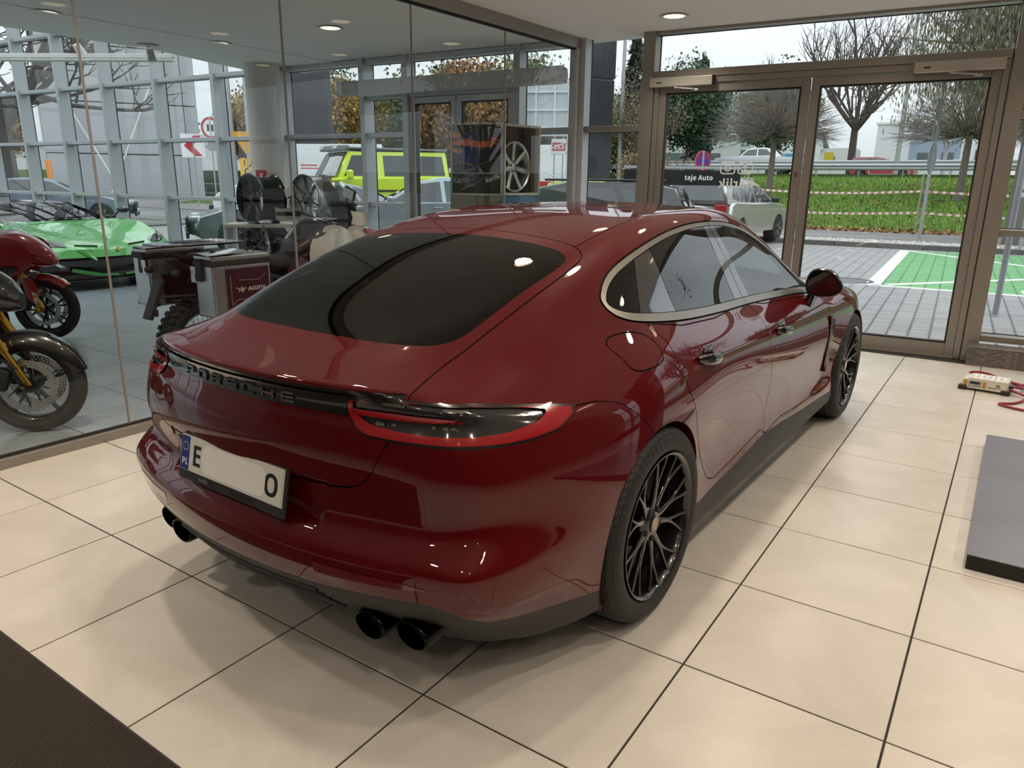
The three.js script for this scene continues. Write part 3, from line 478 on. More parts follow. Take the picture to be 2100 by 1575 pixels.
tiledFloor(-16.2, -2.4, -5.4, 7.2, (x, z) => x > -9.6 && z < .6, R.darkTiles, [-16.6, -2.46, -6.0, 7.3]);
// ---------- frame of the glazed front: local x along it, z towards the room ----------
const FT = THREE.MathUtils.degToRad(3.536), F0 = [.812, 0, -6.175];
const fgroup = (name) => structGroup(name, F0, FT);
const FP = (s, y, off = 0) => [F0[0] + s * Math.cos(FT) + off * Math.sin(FT), y, F0[2] - s * Math.sin(FT) + off * Math.cos(FT)];
// closes the strip between the last tile row and the front
{ const g = fgroup('trim_1'); mesh('threshold_strip', [bx(-17.2, 9, -.2, -.004, -.05, .75)], R.grout, g); }
const mullGeo = (w, d, h) => rbox(w, h, d, .004, 0, 0, 0, 1);
function mull(g, s, y0, y1, w = .065, d = .15, mat = R.aluCool, z = 0) { mesh('mullion', mullGeo(w, d, y1 - y0), mat, g, [s, (y0 + y1) / 2, z]); mesh('gasket', [bx(s - w / 2 - .006, s + w / 2 + .006, y0, y1, z - d / 2 - .012, z - d / 2)], R.gasket, g); }
function transom(g, s0, s1, y, h = .055, d = .13, mat = R.aluCool, z = 0) { mesh('transom', rbox(s1 - s0, h, d, .004, 0, 0, 0, 1), mat, g, [(s0 + s1) / 2, y, z]); mesh('gasket', [bx(s0, s1, y - h / 2 - .006, y + h / 2 + .006, z - d / 2 - .012, z - d / 2)], R.gasket, g); }
function pane(g, s0, s1, y0, y1, z = -.075, mat = R.paneOut) { mesh('glass_pane', new THREE.PlaneGeometry(s1 - s0, y1 - y0), mat, g, [(s0 + s1) / 2, (y0 + y1) / 2, z]); }
{ // left bays
  const g = fgroup('window_2'), S = [-16.9, -15.58, -14.27, -12.99, -11.70, -10.34, -8.97, -7.60, -6.13], Y = [.05, .34, 1.19, 2.055, 2.93, 3.80, 4.70];
  S.forEach((s) => mull(g, s, 0, 4.75, .075, .20));
  for (let i = 0; i + 1 < S.length; i++) { for (const y of Y) transom(g, S[i] + .037, S[i + 1] - .037, y); for (let k = 0; k + 1 < Y.length; k++) pane(g, S[i], S[i + 1], Y[k], Y[k + 1]); }
}
{ // bays beside and over the showroom's second entrance
  const g = fgroup('window_3');
  for (const s of [-5.45, -3.86, -3.08]) mull(g, s, 0, s < -3.1 ? 2.97 : 2.97, s < -3.1 ? .085 : .13, .16);
  for (const y of [.05, 1.19, 2.055]) transom(g, -6.09, -5.49, y); for (const [a, b] of [[.05, 1.19], [1.19, 2.055], [2.055, 2.52]]) pane(g, -6.13, -5.45, a, b);
  transom(g, -6.09, -3.90, 2.52, .07); transom(g, -6.09, -3.12, 2.93, .06); pane(g, -6.13, -3.86, 2.52, 2.93);
  for (const y of [.05, 1.19, 2.055]) transom(g, -3.82, -3.14, y); for (const [a, b] of [[.05, 1.19], [1.19, 2.055], [2.055, 2.93]]) pane(g, -3.86, -3.08, a, b);
}
function leaf(g, s0, s1, y1, bot = .125, w = .075, mat = R.alu) { // glazed door leaf
  const d = sub('door_leaf', g);
  mesh('stile', rbox(w, y1 - .01, .07, .004, 0, 0, 0, 1), mat, d, [s0 + w / 2, (y1 + .01) / 2, 0]); mesh('stile', rbox(w, y1 - .01, .07, .004, 0, 0, 0, 1), mat, d, [s1 - w / 2, (y1 + .01) / 2, 0]);
  mesh('top_rail', rbox(s1 - s0 - 2 * w, .075, .07, .004, 0, 0, 0, 1), mat, d, [(s0 + s1) / 2, y1 - .0375, 0]); mesh('bottom_rail', rbox(s1 - s0 - 2 * w, bot, .07, .004, 0, 0, 0, 1), mat, d, [(s0 + s1) / 2, .01 + bot / 2, 0]);
  const a = s0 + w, b = s1 - w, lo = .01 + bot, hi = y1 - .075;
  mesh('gasket', [bx(a, b, lo, lo + .012, -.02, .037), bx(a, b, hi - .012, hi, -.02, .037), bx(a, a + .012, lo, hi, -.02, .037), bx(b - .012, b, lo, hi, -.02, .037)], R.gasket, d);
  mesh('glass_pane', new THREE.PlaneGeometry(b - a, hi - lo), R.pane, d, [(a + b) / 2, (lo + hi) / 2, 0]);
  return d;
}
{ const g = fgroup('door_2'); leaf(g, -5.39, -4.72, 2.48, .1, .07, R.aluCool); leaf(g, -4.70, -3.92, 2.48, .1, .07, R.aluCool); }
{ // tall narrow bay between the glass partition and the doors
  const g = fgroup('window_4');
  mull(g, -2.31, 0, 2.97, .13, .16, R.alu);
  transom(g, -3.01, -2.37, 2.055, .06, .13, R.alu); transom(g, -3.01, -2.37, .08, .12, .13, R.alu); transom(g, -3.01, -2.37, 1.12, .05, .13, R.alu); pane(g, -3.05, -2.34, .08, 1.12); pane(g, -3.05, -2.34, 1.12, 2.055); pane(g, -3.05, -2.34, 2.055, 2.97);
}
{ // fanlight over the doors
  const g = fgroup('window_5');
  transom(g, -2.245, .80, 2.555, .07, .15, R.alu); transom(g, -2.245, .80, 2.955, .03, .12, R.alu); pane(g, -2.25, .82, 2.57, 2.96);
}
{ // double entrance doors
  const g = fgroup('door_1');
  mesh('door_head', rbox(3.04, .055, .12, .003, 0, 0, 0, 1), R.alu, g, [-.72, 2.49, 0]);
  mesh('jamb', rbox(.05, 2.46, .12, .003, 0, 0, 0, 1), R.alu, g, [-2.215, 1.23, 0]); mesh('jamb', rbox(.05, 2.46, .12, .003, 0, 0, 0, 1), R.alu, g, [.775, 1.23, 0]);
  const l = leaf(g, -2.19, -.742, 2.455), r = leaf(g, -.728, .75, 2.455);
  for (const [s, y] of [[-.78, 1.60], [-.78, 1.54], [-.78, 1.03]]) mesh('lock_plate', [rbox(.03, .05, .006, .002, s, y, .037), cyl(.006, .006, .006, 10).rotateX(Math.PI / 2).translate(s, y + .005, .041)], y === 1.6 ? std(lin(.2, .18, .16), .4, .8) : R.alu, l);
  mesh('threshold', bx(-2.24, .80, 0, .012, -.08, .06), R.alu, g);
}
{ // bays right of the doors, over a granite plinth
  const g = fgroup('window_6'), S = [.87, 2.5, 4.2, 5.9, 7.6];
  S.forEach((s) => mull(g, s, 0, 2.97, .12, .17, R.alu));
  for (let i = 0; i + 1 < S.length; i++) { for (const y of [.215, 1.13, 2.08, 2.95]) transom(g, S[i] + .06, S[i + 1] - .06, y, .055, .13, R.alu); for (const [a, b] of [[.2, 1.13], [1.13, 2.08], [2.08, 2.96]]) pane(g, S[i], S[i + 1], a, b); }
  const gran = dataTex(256, (u, w) => { const n = tnoise(u, w, 70, 2, 3), m = tnoise(u, w, 34, 2, 8); return n > .12 ? [.62, .58, .54] : n < -.14 ? [.10, .10, .10] : m > .1 ? [.44, .40, .37] : [.30, .29, .28]; }, true); gran.repeat.set(3, 3);
  mesh('granite_plinth', [rbox(6.9, .185, .20, .004, 4.3, .075, .155, 1)], phys(0xffffff, .25, 0, { map: gran }), g);
}
// wall, roof and outside strips that close the rooms
struct(mesh('ceiling', [bx(-7.0, 8.2, 2.965, 3.25, -6.25, 7.4)], R.ceiling));
{ // the curved ceiling edge over the left showroom
  const e = smoothPts([[-6.30, 7.4], [-6.34, 3], [-6.36, 0], [-6.42, -1.4], [-6.49, -2.15], [-6.59, -2.63], [-6.77, -3.3], [-6.95, -4.0], [-7.25, -4.93], [-7.44, -5.7]], 5, false);
  const sh = [...e, [-5.8, -5.75], [-5.8, 7.4]].map(([x, z]) => [x, -z]);
  struct(mesh('ceiling_1', [ext(sh, .28).rotateX(-Math.PI / 2).translate(0, 2.958, 0)], R.ceiling));
}
{ // glazed roof of the far showroom on white beams
  const g = structGroup('ceiling_2'); for (let i = 0; i < 9; i++) { const x = -16.9 + i * 1.3; mesh('roof_beam', bx(x - .05, x + .05, 4.85, 5.1, -5.6, 7.4), R.white, g); if (i < 8) for (let k = 0; k < 4; k++) mesh('glass_pane', new THREE.PlaneGeometry(1.2, 3.2).rotateX(Math.PI / 2), R.paneOut, g, [x + .65, 5.08, -4.0 + k * 3.25]); }
  for (let k = 0; k < 5; k++) mesh('roof_bar', bx(-16.95, -6.3, 4.98, 5.1, -5.66 + k * 3.25, -5.58 + k * 3.25), R.white, g);
}
struct(mesh('wall_back', [bx(-17.4, 8.2, -.1, 5.2, 7.25, 7.5)], R.wall));
struct(mesh('wall_right', [bx(7.85, 8.15, -.1, 3.1, -7, 7.4)], R.wall));
struct(mesh('wall_upper', [bx(-6.4, -6.2, 3.2, 5.1, -6.1, 7.4)], R.ceiling));
{ const g = fgroup('wall_front'); mesh('fascia', bx(-6.6, 8, 2.985, 3.9, -.16, .06), std(lin(.4, .42, .45), .6), g); }
{ // glazed left wall of the far showroom
  const g = structGroup('window_7', [-16.35, 0, -5.2], Math.PI / 2);
  for (let i = 0; i < 9; i++) { const s = -i * 1.45; mull(g, s, 0, 5, .075, .2, R.aluCool, -.05); if (i) { for (const y of [.05, 1.19, 2.055, 2.93, 3.8, 4.7]) transom(g, s + .04, s + 1.41, y, .055, .13, R.aluCool, -.05); pane(g, s, s + 1.45, .05, 4.9, -.12); } }
}
// ---------- glass partition ----------
const PT = Math.atan2(.024, 1);
{
  const g = structGroup('window_1', [-2.44, 0, 0], Math.PI / 2 - PT);     // local x runs from the camera's side towards the front
  const J = [-3.1, -1.8, -.52, .77, 2.10, 3.357, 4.62, 5.86];
  for (let i = 0; i + 1 < J.length; i++) mesh('glass_pane', new THREE.PlaneGeometry(J[i + 1] - J[i] - .012, 2.80), R.pane, g, [(J[i] + J[i + 1]) / 2, 1.455, 0]);
  for (const s of J.slice(0, -1)) mesh('joint_strip', rbox(.011, 2.80, .014, .002, 0, 0, 0, 1), std(lin(.30, .28, .26), .4, .3), g, [s, 1.455, 0]);
  mesh('base_rail', rbox(9.0, .056, .085, .003, 0, 0, 0, 1), R.alu, g, [1.36, .028, 0]); mesh('gasket', bx(-3.1, 5.86, .056, .066, -.014, .014), R.gasket, g);
  mesh('head_rail', rbox(9.0, .105, .10, .003, 0, 0, 0, 1), R.alu, g, [1.40, 2.912, 0]); mesh('gasket', bx(-3.1, 5.86, 2.845, 2.86, -.014, .02), R.gasket, g);
  mesh('end_post', rbox(.05, 2.86, .09, .003, 0, 0, 0, 1), R.aluCool, g, [5.875, 1.43, 0]);
}
// ---------- downlights ----------
const lampGlow = std(lin(.9, .8, .55), .5, 0, { emissive: lin(1, .80, .50), emissiveIntensity: 3.2 });
const lampMats = { ring: std(lin(.75, .73, .70), .35), cone: std(lin(.8, .74, .6), .18, 1) };
function makeDown() {
  const t = new THREE.Group();
  mesh('trim_ring', lathe([[.098, 0], [.125, -.004], [.128, -.001], [.128, .004], [.098, .004]], 36), lampMats.ring, t);
  mesh('reflector', lathe([[.099, .0], [.08, .035], [.06, .058]], 30), lampMats.cone, t);
  mesh('lamp_glass', new THREE.CircleGeometry(.094, 28).rotateX(Math.PI / 2).translate(0, .004, 0), lampGlow, t);
  return t;
}
const downProto = makeDown();
function downlight(x, z, label, power, warm, group) {
  const t = downProto.clone(); t.name = numbered('downlight'); t.position.set(x, 2.954, z); scene.add(t); tag(t, label, 'lamp', group);
  const s = new THREE.SpotLight(warm ? 0xffebd6 : 0xfff2e4, power, 0, 1.15, .75, 2); s.name = 'downlight_beam'; s.position.set(0, -.035, 0); s.target.position.set(0, -2, 0); s.castShadow = true; s.shadow.radius = 4; t.add(s, s.target);
  t.children = t.children; return t;
}
downlight(-1.0, -5.38, 'round recessed downlight glowing above the glazed double doors', LP, 0);
for (const z of [-3.9, -2.4, -.9]) downlight(-.9, z, 'recessed downlight over the red car, mirrored in its bodywork', LP, 1, 'downlights above the red car');
for (const [x, zs] of [[.65, [-5.2, -3.6, -2.0, -.4]], [2.2, [-5.2, -3.6, -2.0, -.4, 1.2, 2.8]], [3.8, [-5.2, -3.6, -2.0, -.4, 1.2, 2.8]], [-1.75, [-.3, 1.0, 2.3]], [.6, [3.4]]]) for (const z of zs) downlight(x, z, 'recessed downlight over the beige floor, seen only mirrored in the red car', LP, 1, 'downlights above the beige floor').children.forEach((c) => { if (c.isLight && x < -1.5) c.intensity *= 1.7; });
for (const [x, z, l] of [[-5.85, -2.27, 'downlight at the upper left beside the curved ceiling edge'], [-5.86, -4.09, 'downlight in the ceiling behind the glass, right of the swivel spotlight'], [-6.62, -5.40, 'small downlight close to the round white column'], [-4.12, -4.14, 'downlight in the middle of the ceiling behind the glass partition']]) downlight(x, z, l, LP * .35, 1);
buildCar();
// ---------- motorcycles (local: +x forwards, +y up, +z its right) ----------
const B = {
  black: phys(lin(.008, .008, .009), .25, 0, { clearcoat: 1, clearcoatRoughness: .05 }), matte: std(lin(.018, .018, .019), .6), rubber: std(lin(.014, .014, .014), .75),
  gold: std(lin(.62, .36, .07), .25, 1), steel: std(lin(.50, .50, .50), .28, 1), dark: std(lin(.05, .05, .052), .4, .8), red: phys(lin(.32, .006, .008), .25, 0, { clearcoat: 1 }), maroon: phys(lin(.055, .006, .012), .3, 0, { clearcoat: .6 }),
  white: phys(lin(.66, .64, .60), .3, 0, { clearcoat: .6 }), screen: phys(lin(.75, .78, .78), 0, 0, { transmission: 1 }), amber: phys(lin(.55, .05, .01), .2, 0, { clearcoat: 1 }), alu: std(lin(.55, .55, .55), .35, 1), orange: std(lin(.8, .2, .02), .4),
};
const rot = (geo, rx, ry, rz, x = 0, y = 0, z = 0) => geo.rotateX(rx).rotateY(ry).rotateZ(rz).translate(x, y, z);
function discPlate(ri, ro, holes, t) { const hs = []; for (const [r, n, rad, ph] of holes) for (let i = 0; i < n; i++) { const a = i / n * TAU + ph; hs.push(circlePts(rad, 8, r * Math.cos(a), r * Math.sin(a))); } return ext(circlePts(ro, 56), t, 0, [circlePts(ri, 48), ...hs]).translate(0, 0, -t / 2); }
function bikeWheel(parent, name, x, y, R, w, rimR, spokes, o = {}) {
  const g = sub(name, parent); g.position.set(x, y, 0);
  const hw = w / 2, prof = [[rimR + .004, -hw * .72], [rimR + .03, -hw * .95], [R - .045, -hw], [R - .022, -hw * .8], [R - .004, -hw * .35], [R, 0], [R - .004, hw * .35], [R - .022, hw * .8], [R - .045, hw], [rimR + .03, hw * .95], [rimR + .004, hw * .72]];
  mesh('tyre', lathe(smoothPts(prof, 3, false), 64).rotateX(Math.PI / 2), B.rubber, g);
  mesh('rim', lathe([[rimR + .012, -hw * .72], [rimR + .010, -hw * .66], [rimR - .012, -hw * .6], [rimR - .022, -hw * .25], [rimR - .022, hw * .25], [rimR - .012, hw * .6], [rimR + .010, hw * .66], [rimR + .012, hw * .72]], 56).rotateX(Math.PI / 2), o.rimMat ?? B.black, g);
  if (spokes > 20) { const s = []; for (let i = 0; i < spokes; i++) { const a = i / spokes * TAU, d = (i % 2 ? .3 : -.3), zs = i % 4 < 2 ? .035 : -.035; s.push(rod([.045 * Math.cos(a + d), .045 * Math.sin(a + d), zs], [(rimR - .02) * Math.cos(a), (rimR - .02) * Math.sin(a), zs * .2], .0025, .0025, 5)); } const m = mesh('wire_spokes', s, B.steel, g); m.userData.kind = 'stuff'; }
  else for (let i = 0; i < spokes; i++) { const a = i / spokes * TAU + (o.ph ?? 0); for (const f of o.fork ? [-1, 1] : [0]) mesh('spoke', bar([.04 * Math.cos(a), .04 * Math.sin(a), 0], [(rimR - .015) * Math.cos(a + f * .16), (rimR - .015) * Math.sin(a + f * .16), 0], .016, .026, [0, 0, 1]), o.rimMat ?? B.black, g); }
  mesh('hub', rot(cyl(.045, .045, .12, 20), Math.PI / 2, 0, 0), B.dark, g);
  if (o.disc) for (const s of [-1, 1]) {
    mesh('brake_disc', discPlate(o.disc - .042, o.disc, [[o.disc - .012, 40, .0042, 0], [o.disc - .028, 40, .0042, .08]], .005).translate(0, 0, s * (hw + .012)), B.steel, g);
    const c = []; for (let i = 0; i < 6; i++) { const a = i / 6 * TAU; c.push(bar([.05 * Math.cos(a), .05 * Math.sin(a), s * (hw + .008)], [(o.disc - .03) * Math.cos(a + .5), (o.disc - .03) * Math.sin(a + .5), s * (hw + .010)], .006, .016, [0, 0, 1])); }
    mesh('disc_carrier', c, B.dark, g);
  }
  return g;
}
function forkLegs(g, ax, ay, dz, top, mat, low) { for (const s of [-1, 1]) { const n = [ax + .02, ay + .01, s * dz], f = [top[0], top[1], s * dz], m = [n[0] + (f[0] - n[0]) * .34, n[1] + (f[1] - n[1]) * .34, s * dz]; mesh('fork_leg', [rod(n, m, .021, .022, 16), rod(m, f, .029, .031, 18), rod([m[0] + .006, m[1] - .02, m[2]], [m[0] - .012, m[1] + .03, m[2]], .034, .034, 18)], mat, g); mesh('fork_foot', [rot(cyl(.028, .028, .06, 16), Math.PI / 2, 0, 0, ax, ay, s * dz), rod([ax, ay, s * dz], m, .026, .02, 10), rot(lathe([[.012, 0], [.026, 0], [.026, .03], [.012, .03]], 16), Math.PI / 2, 0, 0, ax, ay, s * (dz + .045))], low, g); } }
function caliper(g, ax, ay, r, a, z, s) { mesh('brake_caliper', [rbox(.075, .135, .062, .014, 0, 0, 0).rotateZ(a).translate(ax + r * Math.cos(a), ay + r * Math.sin(a), s * z), rot(cyl(.017, .017, .07, 12), Math.PI / 2, 0, 0, ax + r * Math.cos(a - .18), ay + r * Math.sin(a - .18), s * z), rot(cyl(.017, .017, .07, 12), Math.PI / 2, 0, 0, ax + r * Math.cos(a + .18), ay + r * Math.sin(a + .18), s * z)], B.matte, g); }
function arcPlate(cx, cy, R, a0, a1, w, drop = .03, n = 14) { const rows = [0, 1].map((k) => 0), out = []; for (let i = 0; i <= n; i++) { const a = a0 + (a1 - a0) * i / n, c = Math.cos(a), s = Math.sin(a), ww = w * (.75 + .25 * Math.sin(Math.PI * i / n)); out.push([[-1, -drop], [-.75, -.004], [0, 0], [.75, -.004], [1, -drop]].map(([u, d]) => [cx + (R + d) * c, cy + (R + d) * s, u * ww])); } return grid(out); }
// side panel from an outline in x,y, bulged outwards
function sidePanel(pts, z, bulge, s, n = 3) { const o = smoothPts(pts, n), c = o.reduce((a, p) => [a[0] + p[0] / o.length, a[1] + p[1] / o.length], [0, 0]), R = [[1, -.02], [.97, .1], [.8, .6], [.5, .9], [.02, 1]]; return grid(R.map(([k, b]) => o.map(([x, y]) => [c[0] + (x - c[0]) * k, c[1] + (y - c[1]) * k, s * (z + b * bulge)])), true); }
function sportBike(g, kind) {
  const red = kind === 'red', fx = .70, R = .30;
  bikeWheel(g, 'front_wheel', fx, R, R, .12, .222, red ? 6 : 5, { disc: .16, fork: red, ph: .3, rimMat: red ? B.dark : B.black });
  bikeWheel(g, 'rear_wheel', -.72, .315, .315, .19, .222, 5, { disc: .11, fork: red });
  forkLegs(g, fx, R, .105, [.40, .98], B.gold, red ? B.gold : B.dark);
  for (const s of [-1, 1]) caliper(g, fx, R, .135, red ? 2.7 : 2.75, .085, s);
  mesh('front_fender', arcPlate(fx, R, R + .022, red ? .75 : .25, red ? 2.5 : 2.75, .072, red ? .05 : .07), red ? B.red : B.black, g);
  if (!red) { mesh('fender_trim', arcPlate(fx, R, R + .032, 1.15, 2.4, .05, .012), B.dark, g); for (const s of [-1, 1]) { mesh('fender_stay', bar([.58, .50, s * .098], [fx - .02, .42, s * .098], .012, .07, [0, 0, 1]), B.matte, g); mesh('reflector', rot(cyl(.028, .028, .014, 20), Math.PI / 2, 0, 0, .605, .555, s * .116), B.amber, g); } }
  mesh('swing_arm', [bar([-.72, .315, .13], [-.20, .42, .10], .05, .08), bar([-.72, .315, -.13], [-.20, .42, -.10], .05, .08)], B.dark, g);
  mesh('engine', [rbox(.42, .36, .34, .05, .05, .42, 0), rot(cyl(.12, .12, .36, 24), Math.PI / 2, 0, 0, .12, .36, 0)], B.dark, g);
  mesh('frame', [rod([.36, .92, .06], [-.18, .46, .15], .024), rod([.36, .92, -.06], [-.18, .46, -.15], .024), rod([.36, .80, .05], [.0, .58, .16], .018), rod([.36, .80, -.05], [.0, .58, -.16], .018)], B.red, g);
  mesh('exhaust', [tube([[.26, .4, .1], [.2, .16, .12], [-.1, .14, .1], [-.45, .2, .16]], .026, 10), rot(lathe([[.045, 0], [.055, .1], [.055, .36], [.03, .4]], 20), 0, 0, Math.PI / 2 - .2, -.36, .2, .17)], B.steel, g);
  mesh('tank', loft([[.34, .86, .09, .08], [.24, .96, .15, .13], [.02, .98, .17, .14], [-.14, .88, .11, .09]].map(([x, y, w, h]) => circlePts(1, 16).map(([a, b]) => [x, y - h * .3 + b * h, a * w])), 4, true, true), red ? B.red : B.black, g);
  mesh('seat', loft([[-.12, .82, .10, .05], [-.32, .82, .13, .05], [-.56, .93, .11, .045], [-.78, 1.0, .05, .03]].map(([x, y, w, h]) => circlePts(1, 12).map(([a, b]) => [x, y + b * h, a * w])), 4, true, true), B.matte, g);
  mesh('tail', loft([[-.3, .76, .09, .05], [-.6, .88, .09, .05], [-.9, .98, .03, .02]].map(([x, y, w, h]) => circlePts(1, 12).map(([a, b]) => [x, y + b * h, a * w])), 4, true, true), red ? B.red : B.black, g);
  mesh('handlebar', [tube([[.38, .93, .1], [.34, .92, .2], [.25, .90, .33]], .012, 8), tube([[.38, .93, -.1], [.34, .92, -.2], [.25, .90, -.33]], .012, 8), rod([.28, .905, .24], [.24, .895, .36], .017, .017, 12), rod([.28, .905, -.24], [.24, .895, -.36], .017, .017, 12), rot(cyl(.02, .02, .03, 12), Math.PI / 2, 0, 0, .235, .893, .37)], B.matte, g);
  if (red) {
    for (const s of [-1, 1]) {
      mesh('side_fairing', sidePanel([[.74, .74], [.66, .93], [.40, .96], [.10, .82], [-.16, .62], [-.22, .30], [.06, .20], [.30, .30], [.36, .52], [.52, .60]], .19, .035, s), B.red, g);
      mesh('winglet', grid([[[.80, .66, s * .15], [.72, .70, s * .15]], [[.80, .655, s * .24], [.74, .69, s * .24]], [[.79, .60, s * .27], [.73, .62, s * .27]]]), B.black, g);
      mesh('fairing_print', sidePanel([[.62, .66], [.60, .72], [.38, .70], [.34, .62]], .235, .004, s, 1), B.black, g);
    }
    mesh('nose', loft([[.36, .90, .17, .13], [.58, .86, .18, .15], [.74, .80, .14, .11], [.85, .745, .05, .04], [.865, .735, .008, .008]].map(([x, y, w, h]) => circlePts(1, 18).map(([a, b]) => [x, y + b * h, a * w])), 4, true, true), B.red, g);
    mesh('windscreen', grid([[.70, .86, .10], [.60, .98, .135], [.46, 1.10, .13], [.36, 1.16, .09]].map(([x, y, w]) => [-1, -.6, 0, .6, 1].map((u) => [x - .10 * u * u, y - .02 * u * u, u * w]))), B.screen, g);
    mesh('fork_guard', [sidePanel([[.60, .60], [.68, .58], [.72, .46], [.66, .36], [.60, .44]], .135, .012, 1, 2)], B.red, g);
    mesh('fork_guard_tip', [sidePanel([[.665, .47], [.715, .455], [.70, .36], [.68, .355]], .15, .01, 1, 1)], B.white, g);
    mesh('emblem', rot(cyl(.016, .016, .004, 16), Math.PI / 2, 0, 0, .692, .43, .163), B.orange, g);
    mesh('fairing_lettering', new THREE.PlaneGeometry(.16, .09).translate(.20, .50, .236), std(0xffffff, .4, 0, { transparent: true, map: canvasTex(160, 90, (c) => { c.clearRect(0, 0, 160, 90); c.fillStyle = '#f2e6dc'; c.font = 'italic bold 74px sans-serif'; c.fillText('it', 40, 72); }) }), g);
  } else {
    mesh('headlamp_cowl', loft([[.42, .86, .13, .12], [.56, .87, .15, .13], [.66, .84, .12, .10], [.72, .80, .05, .05]].map(([x, y, w, h]) => circlePts(1, 16).map(([a, b]) => [x, y + b * h, a * w])), 4, true, true), B.black, g);
    for (const s of [-1, 1]) { mesh('radiator_shroud', sidePanel([[.52, .80], [.58, .66], [.44, .52], [.24, .60], [.16, .80], [.34, .90]], .13, .05, s), B.black, g); mesh('shroud_badge', sidePanel([[.44, .60], [.42, .66], [.30, .64], [.31, .59]], .185, .004, s, 1), B.red, g); }
  }
}
{ // nearest bike, cut by the left edge of the frame
  const th = .80, h = [Math.cos(th), -Math.sin(th)];
  const g = thing('motorcycle', 'black motorcycle with gold fork legs nearest the glass at the left edge', 'motorcycle', [-2.92 - .70 * h[0], 0, -.48 - .70 * h[1]], th); sportBike(g, 'black');
}
{ const th = .66, h = [Math.cos(th), -Math.sin(th)];
  const g = thing('motorcycle', 'red faired racing motorcycle behind the black one, nose pointing at the green sports car', 'motorcycle', [-5.66 - .70 * h[0], 0, -1.80 - .70 * h[1]], th); sportBike(g, 'red');
}
{ // touring bike with aluminium cases
  const g = thing('motorcycle', 'adventure motorcycle with knobbly tyres and two metal side cases right behind the glass', 'motorcycle', [-3.02, 0, -2.52], Math.PI / 2 - .02);
  const rw = bikeWheel(g, 'rear_wheel', -.80, .335, .335, .15, .225, 36, { disc: .12, rimMat: B.alu }), fw = bikeWheel(g, 'front_wheel', .80, .345, .345, .10, .265, 36, { disc: .155, rimMat: B.alu });
  for (const [w, r, hw] of [[rw, .335, .07], [fw, .345, .045]]) { const k = []; for (let i = 0; i < 36; i++) for (const s of [-1, 0, 1]) { const a = (i + (s ? .5 : 0)) / 36 * TAU; k.push(rbox(.034, .026, hw * .62, .004, 0, r - (s ? .012 : -.004), 0, 1).rotateX(-s * .0).translate(0, 0, s * hw * .78).rotateZ(a)); } const m = mesh('tread_knobs', k, B.rubber, w); m.userData.kind = 'stuff'; }
  forkLegs(g, .80, .345, .10, [.46, 1.10], B.gold, B.dark);
  for (const s of [-1, 1]) caliper(g, .80, .345, .13, 2.7, .08, s);
  mesh('engine', [rbox(.44, .40, .40, .06, .10, .48, 0)], B.dark, g); mesh('skid_plate', [ext(smoothPts([[.38, .46], [.30, .24], [-.15, .20], [-.15, .24], [.26, .30], [.34, .48]], 2), .34).translate(0, 0, -.17)], B.alu, g);
  mesh('swing_arm', [bar([-.80, .335, .12], [-.20, .46, .12], .05, .09), bar([-.80, .335, -.12], [-.20, .46, -.12], .05, .09)], B.dark, g);
  mesh('rear_frame', [rod([-.15, .75, .12], [-.95, .98, .12], .016), rod([-.15, .75, -.12], [-.95, .98, -.12], .016), rod([-.2, .5, .14], [-.9, .93, .13], .014), rod([-.2, .5, -.14], [-.9, .93, -.13], .014)], B.matte, g);
  mesh('seat', loft([[.12, .90, .13, .05], [-.15, .865, .17, .06], [-.40, .91, .17, .055], [-.78, .97, .13, .045]].map(([x, y, w, h]) => circlePts(1, 14).map(([a, b]) => [x, y + b * h, a * w])), 4, true, true), B.matte, g);
  mesh('seat_side', [sidePanel([[.10, .90], [-.10, .84], [-.06, .62], [.08, .52], [.26, .60], [.30, .80]], .14, .03, 1), sidePanel([[.10, .90], [-.10, .84], [-.06, .62], [.08, .52], [.26, .60], [.30, .80]], .14, .03, -1)], B.maroon, g);
  mesh('tank', loft([[.52, 1.0, .10, .12], [.40, 1.08, .19, .17], [.22, 1.10, .20, .18], [.04, .98, .13, .12]].map(([x, y, w, h]) => circlePts(1, 18).map(([a, b]) => [x, y - h * .45 + b * h, a * w])), 4, true, true), B.black, g);
  for (const s of [-1, 1]) {
    mesh('tank_cover', sidePanel([[.52, 1.10], [.30, 1.14], [.14, 1.04], [.10, .86], [.22, .62], [.40, .56], [.50, .74], [.62, .92]], .165, .06, s), B.white, g);
    mesh('front_cowl', sidePanel([[.92, .98], [.80, 1.10], [.58, 1.12], [.50, 1.02], [.58, .94], [.78, .92]], .13, .07, s), B.white, g);
    mesh('cowl_stripe', sidePanel([[.90, 1.00], [.80, 1.085], [.66, 1.10], [.70, 1.06], [.82, 1.0]], .205, .012, s, 2), B.red, g);
    mesh('lower_cowl', sidePanel([[.60, .94], [.76, .92], [.70, .82], [.50, .76], [.44, .86]], .15, .03, s), B.maroon, g);
    mesh('side_badge', sidePanel([[.30, .64], [.30, .70], [.18, .70], [.18, .64]], .232, .004, s, 1), B.red, g);
  }
  mesh('front_fender', arcPlate(.80, .345, .40, .5, 2.4, .06), B.white, g);
  mesh('beak', loft([[.62, .98, .10, .04], [.85, .93, .08, .03], [1.05, .87, .03, .012]].map(([x, y, w, h]) => circlePts(1, 12).map(([a, b]) => [x, y + b * h, a * w])), 4, true, true), B.white, g);
  mesh('dash_tower', [rbox(.10, .22, .20, .02, .66, 1.20, 0), rbox(.02, .12, .20, .006, .59, 1.27, 0).rotateZ(0)], B.matte, g);
